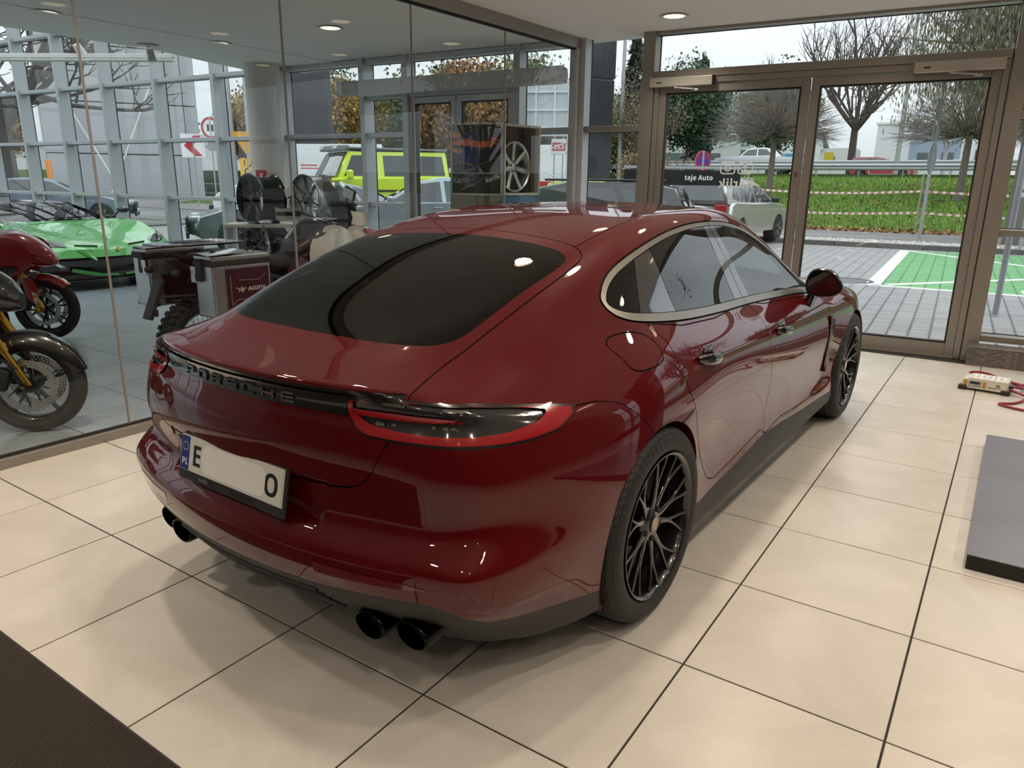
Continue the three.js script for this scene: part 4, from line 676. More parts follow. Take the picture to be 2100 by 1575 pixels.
  mesh('windscreen', grid([[.82, 1.12, .16], [.74, 1.28, .17], [.66, 1.42, .15], [.62, 1.50, .09]].map(([x, y, w]) => [-1, -.6, 0, .6, 1].map((u) => [x - .12 * u * u, y - .015 * u * u, u * w]))), phys(lin(.35, .38, .38), 0, 0, { transmission: 1 }), g);
  mesh('handlebar', [tube([[.44, 1.16, 0], [.45, 1.18, .14], [.40, 1.22, .26], [.30, 1.215, .44]], .0125, 10), tube([[.44, 1.16, 0], [.45, 1.18, -.14], [.40, 1.22, -.26], [.30, 1.215, -.44]], .0125, 10)], B.dark, g);
  mesh('bar_clamp', [rbox(.07, .05, .07, .012, .45, 1.17, .05), rbox(.07, .05, .07, .012, .45, 1.17, -.05), rbox(.10, .03, .22, .01, .45, 1.11, 0)], B.steel, g);
  for (const s of [-1, 1]) {
    mesh('grip', rod([.345, 1.217, s * .33], [.29, 1.214, s * .46], .018, .018, 14), B.rubber, g);
    mesh('switch_pod', rbox(.05, .05, .06, .012, .36, 1.22, s * .28), B.matte, g);
    mesh('hand_guard', [grid([[.28, 1.215, .475], [.36, 1.20, .50], [.46, 1.205, .46], [.50, 1.21, .34]].map(([x, y, z]) => [[x, y + .055, s * z], [x + .012, y, s * (z + .006)], [x, y - .05, s * z]]))], B.white, g);
    mesh('mirror_arm', tube([[.38, 1.22, s * .24], [.40, 1.30, s * .28], [.38, 1.38, s * .34]], .007, 8), B.matte, g);
    mesh('mirror', [rbox(.03, .09, .13, .014, 0, 0, 0).rotateX(s * .35).translate(.375, 1.40, s * .37)], B.black, g);
    mesh('mirror_glass', [rbox(.003, .075, .112, .001, 0, 0, 0).rotateX(s * .35).translate(.358, 1.40, s * .37)], std(lin(.8, .85, .9), .02, 1), g);
  }
  mesh('luggage_rack', [ext([[.10, .17], [.05, .20], [-.40, .19], [-.52, .12], [-.52, -.12], [-.40, -.19], [.05, -.20], [.10, -.17]], .014, .004, [roundRect(-.38, -.05, -.05, .05, .03), roundRect(-.36, .09, -.05, .15, .02), roundRect(-.36, -.15, -.05, -.09, .02)]).rotateX(-Math.PI / 2).translate(-.60, 1.05, 0)], B.black, g);
  mesh('plate_carrier', [rbox(.03, .30, .10, .008, 0, -.12, 0).rotateZ(-.42).translate(-1.10, .80, 0), rbox(.10, .10, .10, .02, -1.02, .90, 0), rbox(.02, .05, .13, .006, -1.17, .60, 0)], B.matte, g);
  mesh('plate_lamp', rbox(.012, .03, .11, .004, -1.175, .59, 0), B.red, g);
  for (const s of [-1, 1]) mesh('turn_signal', [rod([-1.04, .88, s * .05], [-1.05, .875, s * .15], .008), lathe([[.0, -.03], [.022, -.02], [.026, .0], [.02, .03], [0, .04]], 14).rotateZ(Math.PI / 2).translate(-1.06, .875, s * .17)], B.matte, g);
  mesh('case_mount', [rod([-.55, .95, .14], [-.95, .62, .20], .009), rod([-.95, .62, .20], [-.5, .58, .18], .009), rod([-.55, .95, -.14], [-.95, .62, -.20], .009), rod([-.95, .62, -.20], [-.5, .58, -.18], .009), rod([-.97, .66, -.24], [-.97, .72, .24], .009)], B.matte, g);
  for (const s of [-1, 1]) {
    const c = sub('side_case', g); c.position.set(-.77, .80, s * .40); const zo = s * .115;
    mesh('case_body', rbox(.46, .37, .22, .022, 0, -.035, 0), B.alu, c);
    mesh('case_panel', rbox(.34, .30, .008, .004, .035, -.035, zo), B.maroon, c); mesh('case_panel', rbox(.34, .30, .008, .004, .035, -.035, -zo), B.maroon, c);
    mesh('lid_band', rbox(.472, .05, .232, .016, 0, .155, 0), B.matte, c); mesh('case_lid', rbox(.462, .04, .222, .016, 0, .19, 0), B.alu, c);
    mesh('lid_handle', [rbox(.20, .012, .03, .005, 0, .222, 0)], std(lin(.55, .42, .16), .35, .9), c); for (const x of [-.15, .15]) mesh('strap_loop', tube([[x - .03, .205, 0], [x - .02, .225, 0], [x + .02, .225, 0], [x + .03, .205, 0]], .005, 8), B.matte, c);
    mesh('latch', [rbox(.02, .14, .075, .006, -.24, .10, -s * .04), rbox(.026, .05, .055, .006, -.245, .06, -s * .04), rbox(.03, .012, .06, .004, -.243, .17, -s * .04)], B.matte, c);
    mesh('latch_plate', rbox(.006, .11, .06, .003, -.253, .075, -s * .085), B.steel, c);
    mesh('lid_flap', [grid([[-.27, .205], [-.10, .21], [.02, .222]].map(([x, y]) => [[x, y + .008, -.125], [x, y + .018, 0], [x, y + .008, .125]]))], B.black, c);
    for (const y of [-.2]) for (const x of [-.2, .2]) mesh('corner_guard', rbox(.05, .035, .235, .010, x, y, 0), B.matte, c);
    for (const z of [-.05, .05]) mesh('rivet', rot(cyl(.007, .007, .004, 10), 0, 0, Math.PI / 2, -.232, -.165, z), B.steel, c);
    const tex = canvasTex(340, 300, (x) => { x.fillStyle = '#3c1620'; x.fillRect(0, 0, 340, 300); x.strokeStyle = '#b9b0aa'; x.lineWidth = 2.5; x.beginPath(); x.moveTo(24, 40); x.lineTo(24, 250); x.lineTo(70, 216); x.lineTo(300, 216); x.stroke(); x.beginPath(); x.moveTo(92, 80); x.lineTo(250, 88); x.lineTo(314, 50); x.stroke(); x.fillStyle = '#c9c2bc'; x.font = 'italic bold 38px sans-serif'; x.fillText('AGUSTA', 156, 160); x.lineWidth = 4; x.strokeStyle = '#c9c2bc'; x.beginPath(); x.moveTo(60, 132); x.lineTo(86, 140); x.lineTo(80, 168); x.moveTo(86, 140); x.lineTo(96, 156); x.lineTo(108, 128); x.lineTo(108, 168); x.moveTo(108, 128); x.lineTo(120, 164); x.lineTo(130, 130); x.moveTo(112, 148); x.lineTo(146, 140); x.stroke(); });
    mesh('case_print', new THREE.PlaneGeometry(.335, .295).rotateY(s > 0 ? 0 : Math.PI).translate(.035, -.035, zo + s * .0052), std(0xffffff, .35, 0, { map: tex }), c);
  }
}
// ---------- green sports car (local: +x forwards, y up, z to its right) ----------
{
  const g = thing('sports_car', 'bright green wedge-shaped sports car behind the motorcycles, facing right by the windows', 'car', [-10.95, 0, -3.98], .03);
  const G = phys(lin(.085, .44, .075), .2, 0, { clearcoat: 1, clearcoatRoughness: .03 }), K = phys(lin(.006, .006, .006), .25, 0, { clearcoat: 1 });
  const flat = (geo) => toCreasedNormals(geo, .42);
  // rows along x (front to tail); half sections from centre to sill
  const hood = [[2.42, [[0, .53], [.30, .54], [.62, .55], [.86, .53], [.97, .44]]], [2.28, [[0, .575], [.24, .585], [.60, .60], [.92, .60], [1.0, .50]]], [2.0, [[0, .64], [.30, .645], [.58, .665], [.90, .71], [1.01, .58]]], [1.6, [[0, .74], [.36, .735], [.60, .755], [.90, .83], [1.02, .66]]], [1.25, [[0, .82], [.40, .81], [.66, .83], [.90, .87], [1.02, .70]]], [1.0, [[0, .86], [.44, .86], [.70, .87], [.88, .875], [1.02, .72]]]];
  const both = (sec) => [...sec.slice().reverse().map(([z, y]) => [-z, y]), ...sec.slice(1)];
  mesh('bonnet', flat(grid(hood.map(([x, s]) => both(s).map(([z, y]) => [x - .10 * Math.pow(Math.abs(z), 3) * (x > 2.2 ? 1.6 : x > 1.9 ? .8 : 0), y, z])))), G, g);
  mesh('nose', flat(grid([[[0, .53], [.30, .54], [.62, .55], [.86, .53], [.97, .44]], [[0, .44], [.28, .44], [.62, .45], [.9, .44], [.985, .40]]].map((s, i) => both(s).map(([z, y]) => [2.42 + i * .07 - .10 * Math.pow(Math.abs(z), 3) * 1.6, y, z])))), G, g);
  mesh('bumper_grille', flat(grid([[.44, 2.46], [.40, 2.40], [.26, 2.36], [.22, 2.44], [.16, 2.46]].map(([y, x]) => both([[0, 0], [.4, 0], [.8, 0], [.985, 0]]).map(([z]) => [x - .16 * Math.pow(Math.abs(z), 3), y, z])))), K, g);
  mesh('splitter', [ext(both([[0, 2.52], [.5, 2.49], [.9, 2.36], [1.0, 2.2]]).map(([z, x]) => [z, x]).concat([[.9, 2.0], [-.9, 2.0]]), .02).rotateX(-Math.PI / 2).rotateY(-Math.PI / 2).translate(0, .13, 0)], K, g);
  for (const s of [-1, 1]) {
    mesh('grille_blade', [bar([2.46, .20, s * .30], [2.36, .28, s * .62], .02, .05), bar([2.47, .185, s * .05], [2.46, .20, s * .30], .02, .03)], G, g);
    mesh('bumper_fin', flat(grid([[[2.44, .445, s * .30], [2.42, .54, s * .34]], [[2.53, .40, s * .36], [2.42, .55, s * .46]], [[2.44, .445, s * .44], [2.40, .55, s * .56]]])), G, g);
    mesh('hood_slot', bar([2.33, .572, s * .22], [2.27, .592, s * .50], .012, .03), K, g);
    mesh('headlamp', flat(grid([[[2.30, .575, s * .60], [2.16, .625, s * .60]], [[2.20, .585, s * .80], [2.05, .675, s * .82]], [[2.05, .61, s * .955], [1.86, .715, s * .93]]].map((r) => r.map(([x, y, z]) => [x + .01, y + .014, z + s * .008])))), phys(lin(.012, .012, .014), .12, 0, { clearcoat: 1 }), g);
    mesh('headlamp_blade', [bar([2.24, .60, s * .64], [2.10, .645, s * .88], .012, .02), bar([2.12, .645, s * .70], [1.98, .69, s * .90], .010, .015)], std(lin(.4, .33, .2), .2, .6), g);
    mesh('side_body', flat(grid([[2.20, .44, .40], [1.9, .58, .18], [1.55, .66, .16], [1.0, .72, .14], [.2, .76, .14], [-.8, .86, .16], [-1.6, .86, .2], [-2.3, .8, .3]].map(([x, t, b]) => [[x, t, s * (x > 2 ? .97 : 1.01)], [x, (t + b) / 2, s * 1.03], [x, b, s * .98]]))), G, g);
    mesh('door_top', flat(grid([[1.0, .875, .88], [.2, .90, .88], [-.5, .96, .92], [-1.6, .95, .98], [-2.3, .88, .95]].map(([x, y, z]) => [[x, y, s * z], [x, y - .14, s * 1.03]]))), G, g);
    mesh('side_mirror', loft([[.0, .02], [.05, .05], [.12, .055], [.17, .03]].map(([d, r]) => circlePts(1, 12).map(([a, b]) => [.86 + a * .06 - d * .2, .99 + b * r, s * (.98 + d)])), 3, true, true), K, g); mesh('mirror_stalk', bar([.92, .88, s * .84], [.86, .985, s * 1.0], .02, .03), K, g);
    mesh('side_window', flat(grid([[[.85, .885, s * .80], [.30, 1.06, s * .60]], [[.2, .905, s * .86], [.1, 1.09, s * .62]], [[-.55, .96, s * .90], [-.6, 1.10, s * .62]]])), phys(lin(.05, .055, .06), .02, 0, { transmission: 1 }), g);
    for (const x of [1.48, -1.32]) { const w = sub('wheel', g); w.position.set(x, .345, s * .86); mesh('tyre', lathe(smoothPts([[.25, -.13], [.33, -.135], [.345, -.10], [.345, .10], [.33, .135], [.25, .13]], 2, false), 40).rotateX(Math.PI / 2), B.rubber, w); const sp = []; for (let i = 0; i < 10; i++) sp.push(bar([.03 * Math.cos(i * .628), .03 * Math.sin(i * .628), s * .11], [.25 * Math.cos(i * .628 + .1), .25 * Math.sin(i * .628 + .1), s * .125], .02, .025, [0, 0, 1])); mesh('rim', [lathe([[.25, -.13], [.245, .0], [.255, .13]], 40).rotateX(Math.PI / 2), ...sp], B.dark, w); }
  }
  mesh('windscreen', grid([[1.02, .865, .86], [.80, .95, .80], [.50, 1.045, .68], [.25, 1.10, .58]].map(([x, y, w]) => [-1, -.5, 0, .5, 1].map((u) => [x - .30 * u * u * (w > .7 ? 1 : .7), y - .015 * u * u, u * w]))), phys(lin(.16, .18, .19), .0, 0, { transmission: 1 }), g);
  mesh('roof', flat(grid([[.26, 1.10, .58], [-.1, 1.135, .60], [-.6, 1.12, .60], [-1.3, 1.05, .60], [-2.3, .93, .62]].map(([x, y, w]) => [-1, -.6, 0, .6, 1].map((u) => [x - .18 * u * u * (x > 0 ? 1 : 0), y - .03 * u * u, u * w])))), K, g);
  mesh('rear_deck', flat(grid([[-.5, 1.10, .96], [-1.3, 1.04, .95], [-2.35, .92, .88]].map(([x, y, y2]) => [[x, y2, -.92], [x, y - .03, -.58], [x, y, 0], [x, y - .03, .58], [x, y2, .92]]))), G, g);
  mesh('tail_panel', [rbox(.10, .60, 1.86, .04, -2.38, .58, 0)], K, g); mesh('rear_wing', [rbox(.30, .025, 1.6, .01, -2.40, 1.14, 0), bar([-2.3, .90, .45], [-2.36, 1.13, .5], .03, .10), bar([-2.3, .90, -.45], [-2.36, 1.13, -.5], .03, .10)], K, g);
  mesh('cabin_tub', [rbox(2.6, .5, 1.6, .1, -.2, .58, 0)], B.matte, g); for (const s of [-1, 1]) mesh('seat', [rbox(.16, .55, .46, .06, -.05, .80, s * .36).rotateZ(0)], B.matte, g);
  mesh('wiper', [bar([1.04, .885, .45], [.92, .905, -.35], .01, .015), bar([1.0, .88, -.1], [.86, .93, -.70], .01, .012)], B.matte, g);
  mesh('nose_badge', rot(cyl(.032, .026, .008, 18), 0, 0, -1.0, 2.445, .532, 0), std(lin(.5, .38, .1), .3, .9), g);
}
// ---------- wheel rack ----------
function alloy(g, R, w, spokes, mat, style, face) { // axis +x, face towards +x
  mesh('barrel', lathe([[R, .0], [R + .006, -.006], [R - .004, -.02], [R - .03, -.06], [R - .035, -w + .05], [R - .002, -w + .01], [R, -w]], 48).rotateZ(-Math.PI / 2), mat, g);
  mesh('rim_lip', lathe([[R - .02, -.012], [R - .006, .002], [R, 0]], 48).rotateZ(-Math.PI / 2), face, g);
  for (let i = 0; i < spokes; i++) {
    const a = i / spokes * TAU, P = (r, t, x) => [x, r * Math.cos(a + t), r * Math.sin(a + t)], sg = [];
    if (style === 'mesh') for (const f of [-1, 1]) sg.push(bar(P(.05, 0, -.035), P(R * .5, f * .10, -.03), .014, .02, [1, 0, 0]), bar(P(R * .5, f * .10, -.03), P(R * .72, f * .30, -.02), .012, .018, [1, 0, 0]), bar(P(R * .5, f * .10, -.03), P(R - .012, f * .10, -.012), .011, .018, [1, 0, 0]), bar(P(R * .72, f * .30, -.02), P(R - .012, f * .26, -.012), .010, .018, [1, 0, 0]));
    else if (style === 'wide') sg.push(loft([[.05, .03, -.03, .02], [R * .5, .028, -.03, .024], [R - .01, .032, -.012, .022]].map(([r, hw, x, hd]) => [[r, -hw, x], [r, -hw * .55, x + .008], [r, hw * .55, x + .008], [r, hw, x], [r, hw * .8, x - hd], [r, -hw * .8, x - hd]].map(([rr_, t, xx]) => P(rr_, t / rr_, xx))), 2, true, true));
    else for (const f of style === 'twin' ? [-1, 1] : [0]) sg.push(bar(P(.045, 0, -.05), P(R * .35, f * .06, -.05), .022, .03, [1, 0, 0]), bar(P(R * .35, f * .06, -.05), P(R - .012, f * .13, -.02), .02, .028, [1, 0, 0]));
    mesh('spoke', sg, face, g);
  }
  mesh('hub', [lathe([[0, -.02], [.03, -.02], [.034, -.028], [.075, -.034], [.08, -.08], [0, -.08]], 28).rotateZ(-Math.PI / 2)], face, g);
  for (let i = 0; i < 5; i++) mesh('bolt_hole', rot(cyl(.010, .010, .02, 10), 0, 0, Math.PI / 2, -.026, .054 * Math.cos(i / 5 * TAU), .054 * Math.sin(i / 5 * TAU)), B.matte, g);
}
{
  const grpOf = (n, l, p, turn, x) => { const o = thing(n, l, 'wheel', p, turn); return o; };
  const rk = thing('wheel_rack', 'white two-level stand that carries alloy wheels, behind the adventure motorcycle', 'stand', [-5.12, 0, -4.16], 2.29);
  mesh('top_shelf', rbox(.46, .035, 1.15, .004, 0, .995, 0), R.white, rk); mesh('lower_shelf', rbox(.46, .035, 1.15, .004, 0, .48, 0), R.white, rk); mesh('base_board', rbox(.46, .04, 1.15, .004, 0, .03, 0), R.white, rk);
  for (const z of [-.56, .56]) mesh('side_panel', rbox(.44, .96, .025, .004, 0, .50, z), R.white, rk);
  const dark = std(lin(.022, .022, .024), .22, .9), grey = std(lin(.30, .30, .31), .25, .9), clearG = std(lin(.50, .50, .48), .3, .9);
  const Q = (lx, y, lz) => { const p = new V3(lx, y, lz).applyEuler(new THREE.Euler(0, 2.29, 0)); return [-5.12 + p.x, y, -4.16 + p.z]; };
  for (const [lx, y, lz, turn, l, args] of [[-.14, 1.285, -.29, -1.66, 'dark multi-spoke alloy wheel on the left of the upper shelf', [.27, .30, 5, dark, 'twin', dark]], [-.14, 1.285, .30, -1.66, 'silver grey alloy wheel on the right of the upper shelf, behind the windscreen', [.27, .28, 7, clearG, 'single', grey]], [-.14, .77, -.25, -1.66, 'black alloy wheel with bright split spokes on the lower shelf', [.265, .26, 7, B.black, 'mesh', grey]], [-.14, .77, .34, -1.66, 'second black alloy wheel on the lower shelf, hidden behind the motorcycle', [.265, .26, 7, B.black, 'mesh', dark]]]) { const w = thing('alloy_wheel', l, 'wheel', Q(lx, y, lz), turn, 'alloy wheels on the white stand'); alloy(w, ...args); }
}
// ---------- poster cabinet with a wheel in its niche ----------
{
  const P = (x, z) => [x, z], A = [-3.30, -5.02], C = [-2.70, -5.12], D = [-2.60, -5.66];
  const g = thing('display_cabinet', 'display cabinet with a racing poster on one side and a lit niche on the other', 'cabinet', [C[0], 0, C[1]], 0);
  const la = Math.hypot(A[0] - C[0], A[1] - C[1]), ta = Math.atan2(-(A[1] - C[1]), A[0] - C[0]), ld = Math.hypot(D[0] - C[0], D[1] - C[1]), td = Math.atan2(-(D[1] - C[1]), D[0] - C[0]);
  const left = sub('poster_side', g); left.rotation.y = ta; const right = sub('niche_side', g); right.rotation.y = td;
  const cream = std(lin(.58, .55, .48), .5), inner = std(lin(.22, .20, .175), .6), blue = phys(lin(.06, .16, .30), .12, 0, { clearcoat: 1 }), olive = phys(lin(.14, .13, .05), .15, 0, { clearcoat: 1 });
  const poster = canvasTex(512, 576, (c, w, h) => { // photograph of a car nose and a dark shop van, drawn flat
    c.fillStyle = '#1c1714'; c.fillRect(0, 0, w, h); c.fillStyle = '#3a2f26'; c.fillRect(0, 0, w, h * .3);
    c.fillStyle = '#c8782c'; c.beginPath(); c.moveTo(0, 50); c.lineTo(90, 70); c.lineTo(80, 110); c.lineTo(0, 100); c.fill(); c.fillStyle = '#d2652c'; c.beginPath(); c.moveTo(0, 135); c.lineTo(150, 112); c.lineTo(300, 140); c.lineTo(500, 120); c.lineTo(420, 180); c.lineTo(300, 190); c.lineTo(0, 160); c.fill(); c.fillStyle = '#c8782c'; c.beginPath(); c.moveTo(0, 185); c.lineTo(110, 215); c.lineTo(90, 240); c.lineTo(0, 225); c.fill();
    c.fillStyle = '#b5482a'; c.fillRect(390, 105, 80, 60); c.fillStyle = '#17224a'; c.fillRect(0, 240, 280, 70); c.strokeStyle = '#d08a50'; c.lineWidth = 5; c.beginPath(); c.moveTo(0, 330); c.quadraticCurveTo(150, 300, 240, 350); c.stroke();
    c.fillStyle = '#8f9396'; c.fillRect(0, 400, w, 12); c.fillStyle = '#0c0c0e'; c.fillRect(0, 412, w, 164); c.fillStyle = '#232528'; c.beginPath(); c.moveTo(300, 420); c.lineTo(500, 420); c.lineTo(500, 540); c.lineTo(420, 560); c.fill();
    c.fillStyle = '#e9e9e9'; c.save(); c.translate(360, 490); c.rotate(-.32); c.font = 'bold 54px sans-serif'; c.fillText('Karlik', 0, 0); c.restore(); c.globalAlpha = .55; c.font = 'bold 66px sans-serif'; c.fillText('Karlik', 6, 490); c.globalAlpha = 1; c.strokeStyle = '#c9443c'; c.lineWidth = 6; c.beginPath(); c.moveTo(90, 545); c.lineTo(230, 500); c.stroke(); c.strokeStyle = '#b9b9b9'; c.lineWidth = 2; c.beginPath(); c.moveTo(0, 440); c.lineTo(500, 260); c.moveTo(80, 560); c.lineTo(500, 380); c.stroke();
  });
  const sgn = 1;
  mesh('poster', [box(la - .02, .70, .012, la / 2, 1.725, 0)], [], left).material = std(lin(.05, .05, .05), .3);
  mesh('poster_print', new THREE.PlaneGeometry(la - .03, .69).rotateY(Math.PI).translate(la / 2, 1.725, -.008), phys(0xffffff, .2, 0, { map: poster, clearcoat: .6 }), left);
  mesh('poster_frame', [box(la, .012, .03, la / 2, 2.08, 0), box(la, .014, .03, la / 2, 1.368, 0), box(.012, .72, .03, .006, 1.725, 0), box(.012, .72, .03, la - .006, 1.725, 0)], cream, left);
  mesh('lower_panel', box(la, 1.36, .02, la / 2, .68, 0), olive, left);
  mesh('niche_frame', [box(ld, .02, .06, ld / 2, 2.07, 0), box(ld, .02, .06, ld / 2, 1.375, 0), box(.02, .715, .06, .01, 1.722, 0), box(.02, .715, .06, ld - .01, 1.722, 0)], cream, right);
  mesh('niche_box', [box(ld, .715, .01, ld / 2, 1.722, -.30), box(ld, .01, .30, ld / 2, 2.07, -.15), box(ld, .01, .30, ld / 2, 1.37, -.15), box(.01, .715, .30, .01, 1.722, -.15), box(.01, .715, .30, ld - .01, 1.722, -.15)], inner, right);
  mesh('lower_panel', box(ld, 1.36, .02, ld / 2, .68, 0), blue, right);
  mesh('pull_knob', rot(cyl(.006, .006, .01, 10), Math.PI / 2, 0, 0, ld - .08, 1.43, -.29), B.matte, right);
  // wheel standing in the niche
  const mid = new V3(ld * .47, 1.655, -.06).applyEuler(new THREE.Euler(0, td, 0));
  const w = thing('alloy_wheel', 'silver seven-spoke alloy wheel standing in the niche of the display cabinet', 'wheel', [C[0] + mid.x, 1.655, C[1] + mid.z], td - Math.PI / 2 + .10);
  alloy(w, .262, .14, 7, std(lin(.35, .35, .34), .35, .85), 'wide', std(lin(.62, .64, .62), .3, .75));
}
// ---------- small fittings of the far showroom ----------
tag(mesh('column', lathe([[.225, 0], [.225, 2.958]], 48), std(lin(.60, .58, .53), .6), null, [-6.78, 0, -5.36]), 'round off-white column under the curved ceiling edge', 'column');
{ const g = thing('fire_sign', 'small red fire extinguisher sign with a white pictogram on the column', 'sign', [-6.62, 1.50, -5.10], -.55 + Math.PI); g.rotation.y = .55;
  mesh('sign_plate', rbox(.15, .22, .006, .003), std(lin(.45, .02, .02), .4), g); mesh('pictogram', new THREE.PlaneGeometry(.13, .2).translate(0, 0, .0045), std(0xffffff, .4, 0, { map: canvasTex(64, 96, (c) => { c.fillStyle = '#b81f1f'; c.fillRect(0, 0, 64, 96); c.fillStyle = '#f4f0ee'; c.fillRect(24, 30, 16, 50); c.fillRect(26, 18, 12, 8); c.fillRect(38, 16, 12, 5); }) }), g); }
{ const g = thing('air_curtain', 'long grey air curtain box over the second entrance', 'air curtain', FP(-4.8, 2.605, .17), FT);
  mesh('casing', ext(smoothPts([[-.13, -.06], [-.13, .075], [.11, .075], [.13, .03], [.10, -.075]], 2), 3.12, .004).rotateY(-Math.PI / 2).translate(1.56, 0, 0), std(lin(.48, .48, .46), .5), g); for (const s of [-1.555, 1.555]) mesh('end_cap', rbox(.012, .15, .25, .004, s, 0, 0), std(lin(.25, .25, .25), .5), g); mesh('outlet_slot', box(2.9, .006, .05, 0, -.073, .02), B.matte, g); }
{ const g = thing('light_track', 'white lighting truss with small spotlights under the high glass roof', 'truss', [-9.2, 2.98, -3.3], .55);
  mesh('rail', [rbox(4.4, .05, .07, .01), rbox(4.4, .02, .12, .006, 0, -.06, .05)], R.white, g);
  for (const x of [-1.6, -.3, 1.0]) mesh('spot', [rot(cyl(.045, .055, .14, 16), .5, 0, .3, x, .07, .02), rbox(.05, .08, .05, .01, x, .02, 0)], R.white, g);
  for (const x of [-1.9, 1.9]) mesh('hanger', rod([x, 0, 0], [x, 2.02, 0], .008), R.white, g); }
{ const g = thing('swivel_spotlight', 'white swivel spotlight hanging from the curved ceiling edge', 'lamp', [-6.66, 2.952, -3.72]);
  mesh('mounting_plate', lathe([[0, 0], [.11, 0], [.11, -.012], [0, -.012]], 28), lampMats.ring, g); mesh('arm', rod([0, 0, 0], [.03, -.09, 0], .014), R.aluCool, g); mesh('head', rot(lathe([[0, .07], [.035, .06], [.045, -.07], [0, -.07]], 20), 0, 0, .25, .04, -.10, 0), R.aluCool, g); }
{ const g = thing('floor_box', 'small square floor socket cover in the dark tiles between the motorcycles', 'floor box', [-4.62, 0, -1.46], .1);
  mesh('cover', rbox(.22, .006, .16, .002, 0, .003, 0), std(lin(.24, .24, .22), .45, .4), g); mesh('frame', [box(.24, .004, .012, 0, .002, .086), box(.24, .004, .012, 0, .002, -.086)], std(lin(.3, .22, .12), .4, .6), g); }
// ---------- red car's room: fittings ----------
function closer(s0, s1, label, flip) {
  const g = thing('door_closer', label, 'door closer', FP((s0 + s1) / 2, 2.478, .095), FT), w = s1 - s0;
  mesh('housing', rbox(w, .088, .062, .008), phys(lin(.52, .49, .43), .35, .5), g); mesh('end_cap', rbox(.016, .09, .064, .006, flip * w / 2, 0, 0), flip > 0 ? B.matte : R.alu, g);
  mesh('arm', [bar([-.05, -.052, .01], [.14, -.075, .03], .024, .010), bar([.14, -.075, .03], [.02, -.066, .05], .018, .008), rot(cyl(.016, .016, .02, 14), 0, 0, 0, -.05, -.05, .01)], R.aluCool, g); mesh('arm_shoe', rbox(.06, .02, .02, .004, .15, -.08, .005), R.aluCool, g);
  mesh('maker_plate', rbox(.05, .012, .003, .001, -w / 2 + .10, -.005, .0318), R.gasket, g);
}
closer(-2.27, -1.63, 'aluminium door closer over the left door leaf, dark end cap', 1);
closer(.10, .765, 'aluminium door closer over the right door leaf', -1);
{ const g = thing('entrance_mat', 'dark brown ribbed entrance mat at the lower left', 'mat', [-.75, 0, 1.5]);
  const tex = dataTex(256, (u, w) => { const n = tnoise(u, w, 60, 2, 2), m = tnoise(u, w, 9, 3, 6); const k = .5 + .5 * n + .18 * m; return [.155 * (k + .6), .128 * (k + .6), .098 * (k + .6)]; }, true), bmp = dataTex(256, (u, w) => .5 + .5 * Math.sin(u * TAU * 32 + 2 * tnoise(u, w, 8, 2, 4)) * .6 + .5 * tnoise(u, w, 70, 1, 3)); tex.repeat.set(5, 5); bmp.repeat.set(3, 3);
  const geo = rbox(2.55, .011, 1.8, .004, 0, .0055, 0); const uv = geo.attributes.uv, p = geo.attributes.position; for (let i = 0; i < uv.count; i++) uv.setXY(i, p.getX(i) / 1.2, p.getZ(i) / 1.2);
  mesh('pile', geo, std(0xffffff, .95, 0, { map: tex, bumpMap: bmp, bumpScale: .006 }), g);
  mesh('backing_edge', [rbox(2.565, .004, 1.815, .0015, 0, .002, 0)], B.matte, g); }
{ const g = thing('display_platform', 'low grey metal-topped platform with black sides at the right edge', 'platform', [3.02, 0, -2.76]);
  const t = dataTex(256, (u, w) => { const k = .9 + .12 * tnoise(u, w, 3, 3, 5); return [k, k, k]; }, true);
  mesh('black_side', rbox(2.2, .062, 1.80, .003, 0, .031, 0), std(lin(.004, .004, .004), .5), g); mesh('metal_top', rbox(2.204, .006, 1.804, .002, 0, .065, 0), std(lin(.20, .205, .23), .30, .15, { map: t }), g); }
{ const g = thing('display_stand', 'dark upright stand on the platform, only its edge in view', 'stand', [2.45, .069, -2.95]);
  mesh('foot', rbox(.5, .02, .5, .004, .12, .01, 0), B.matte, g); mesh('upright', rbox(.42, 1.9, .40, .01, .14, .97, 0), B.black, g); }
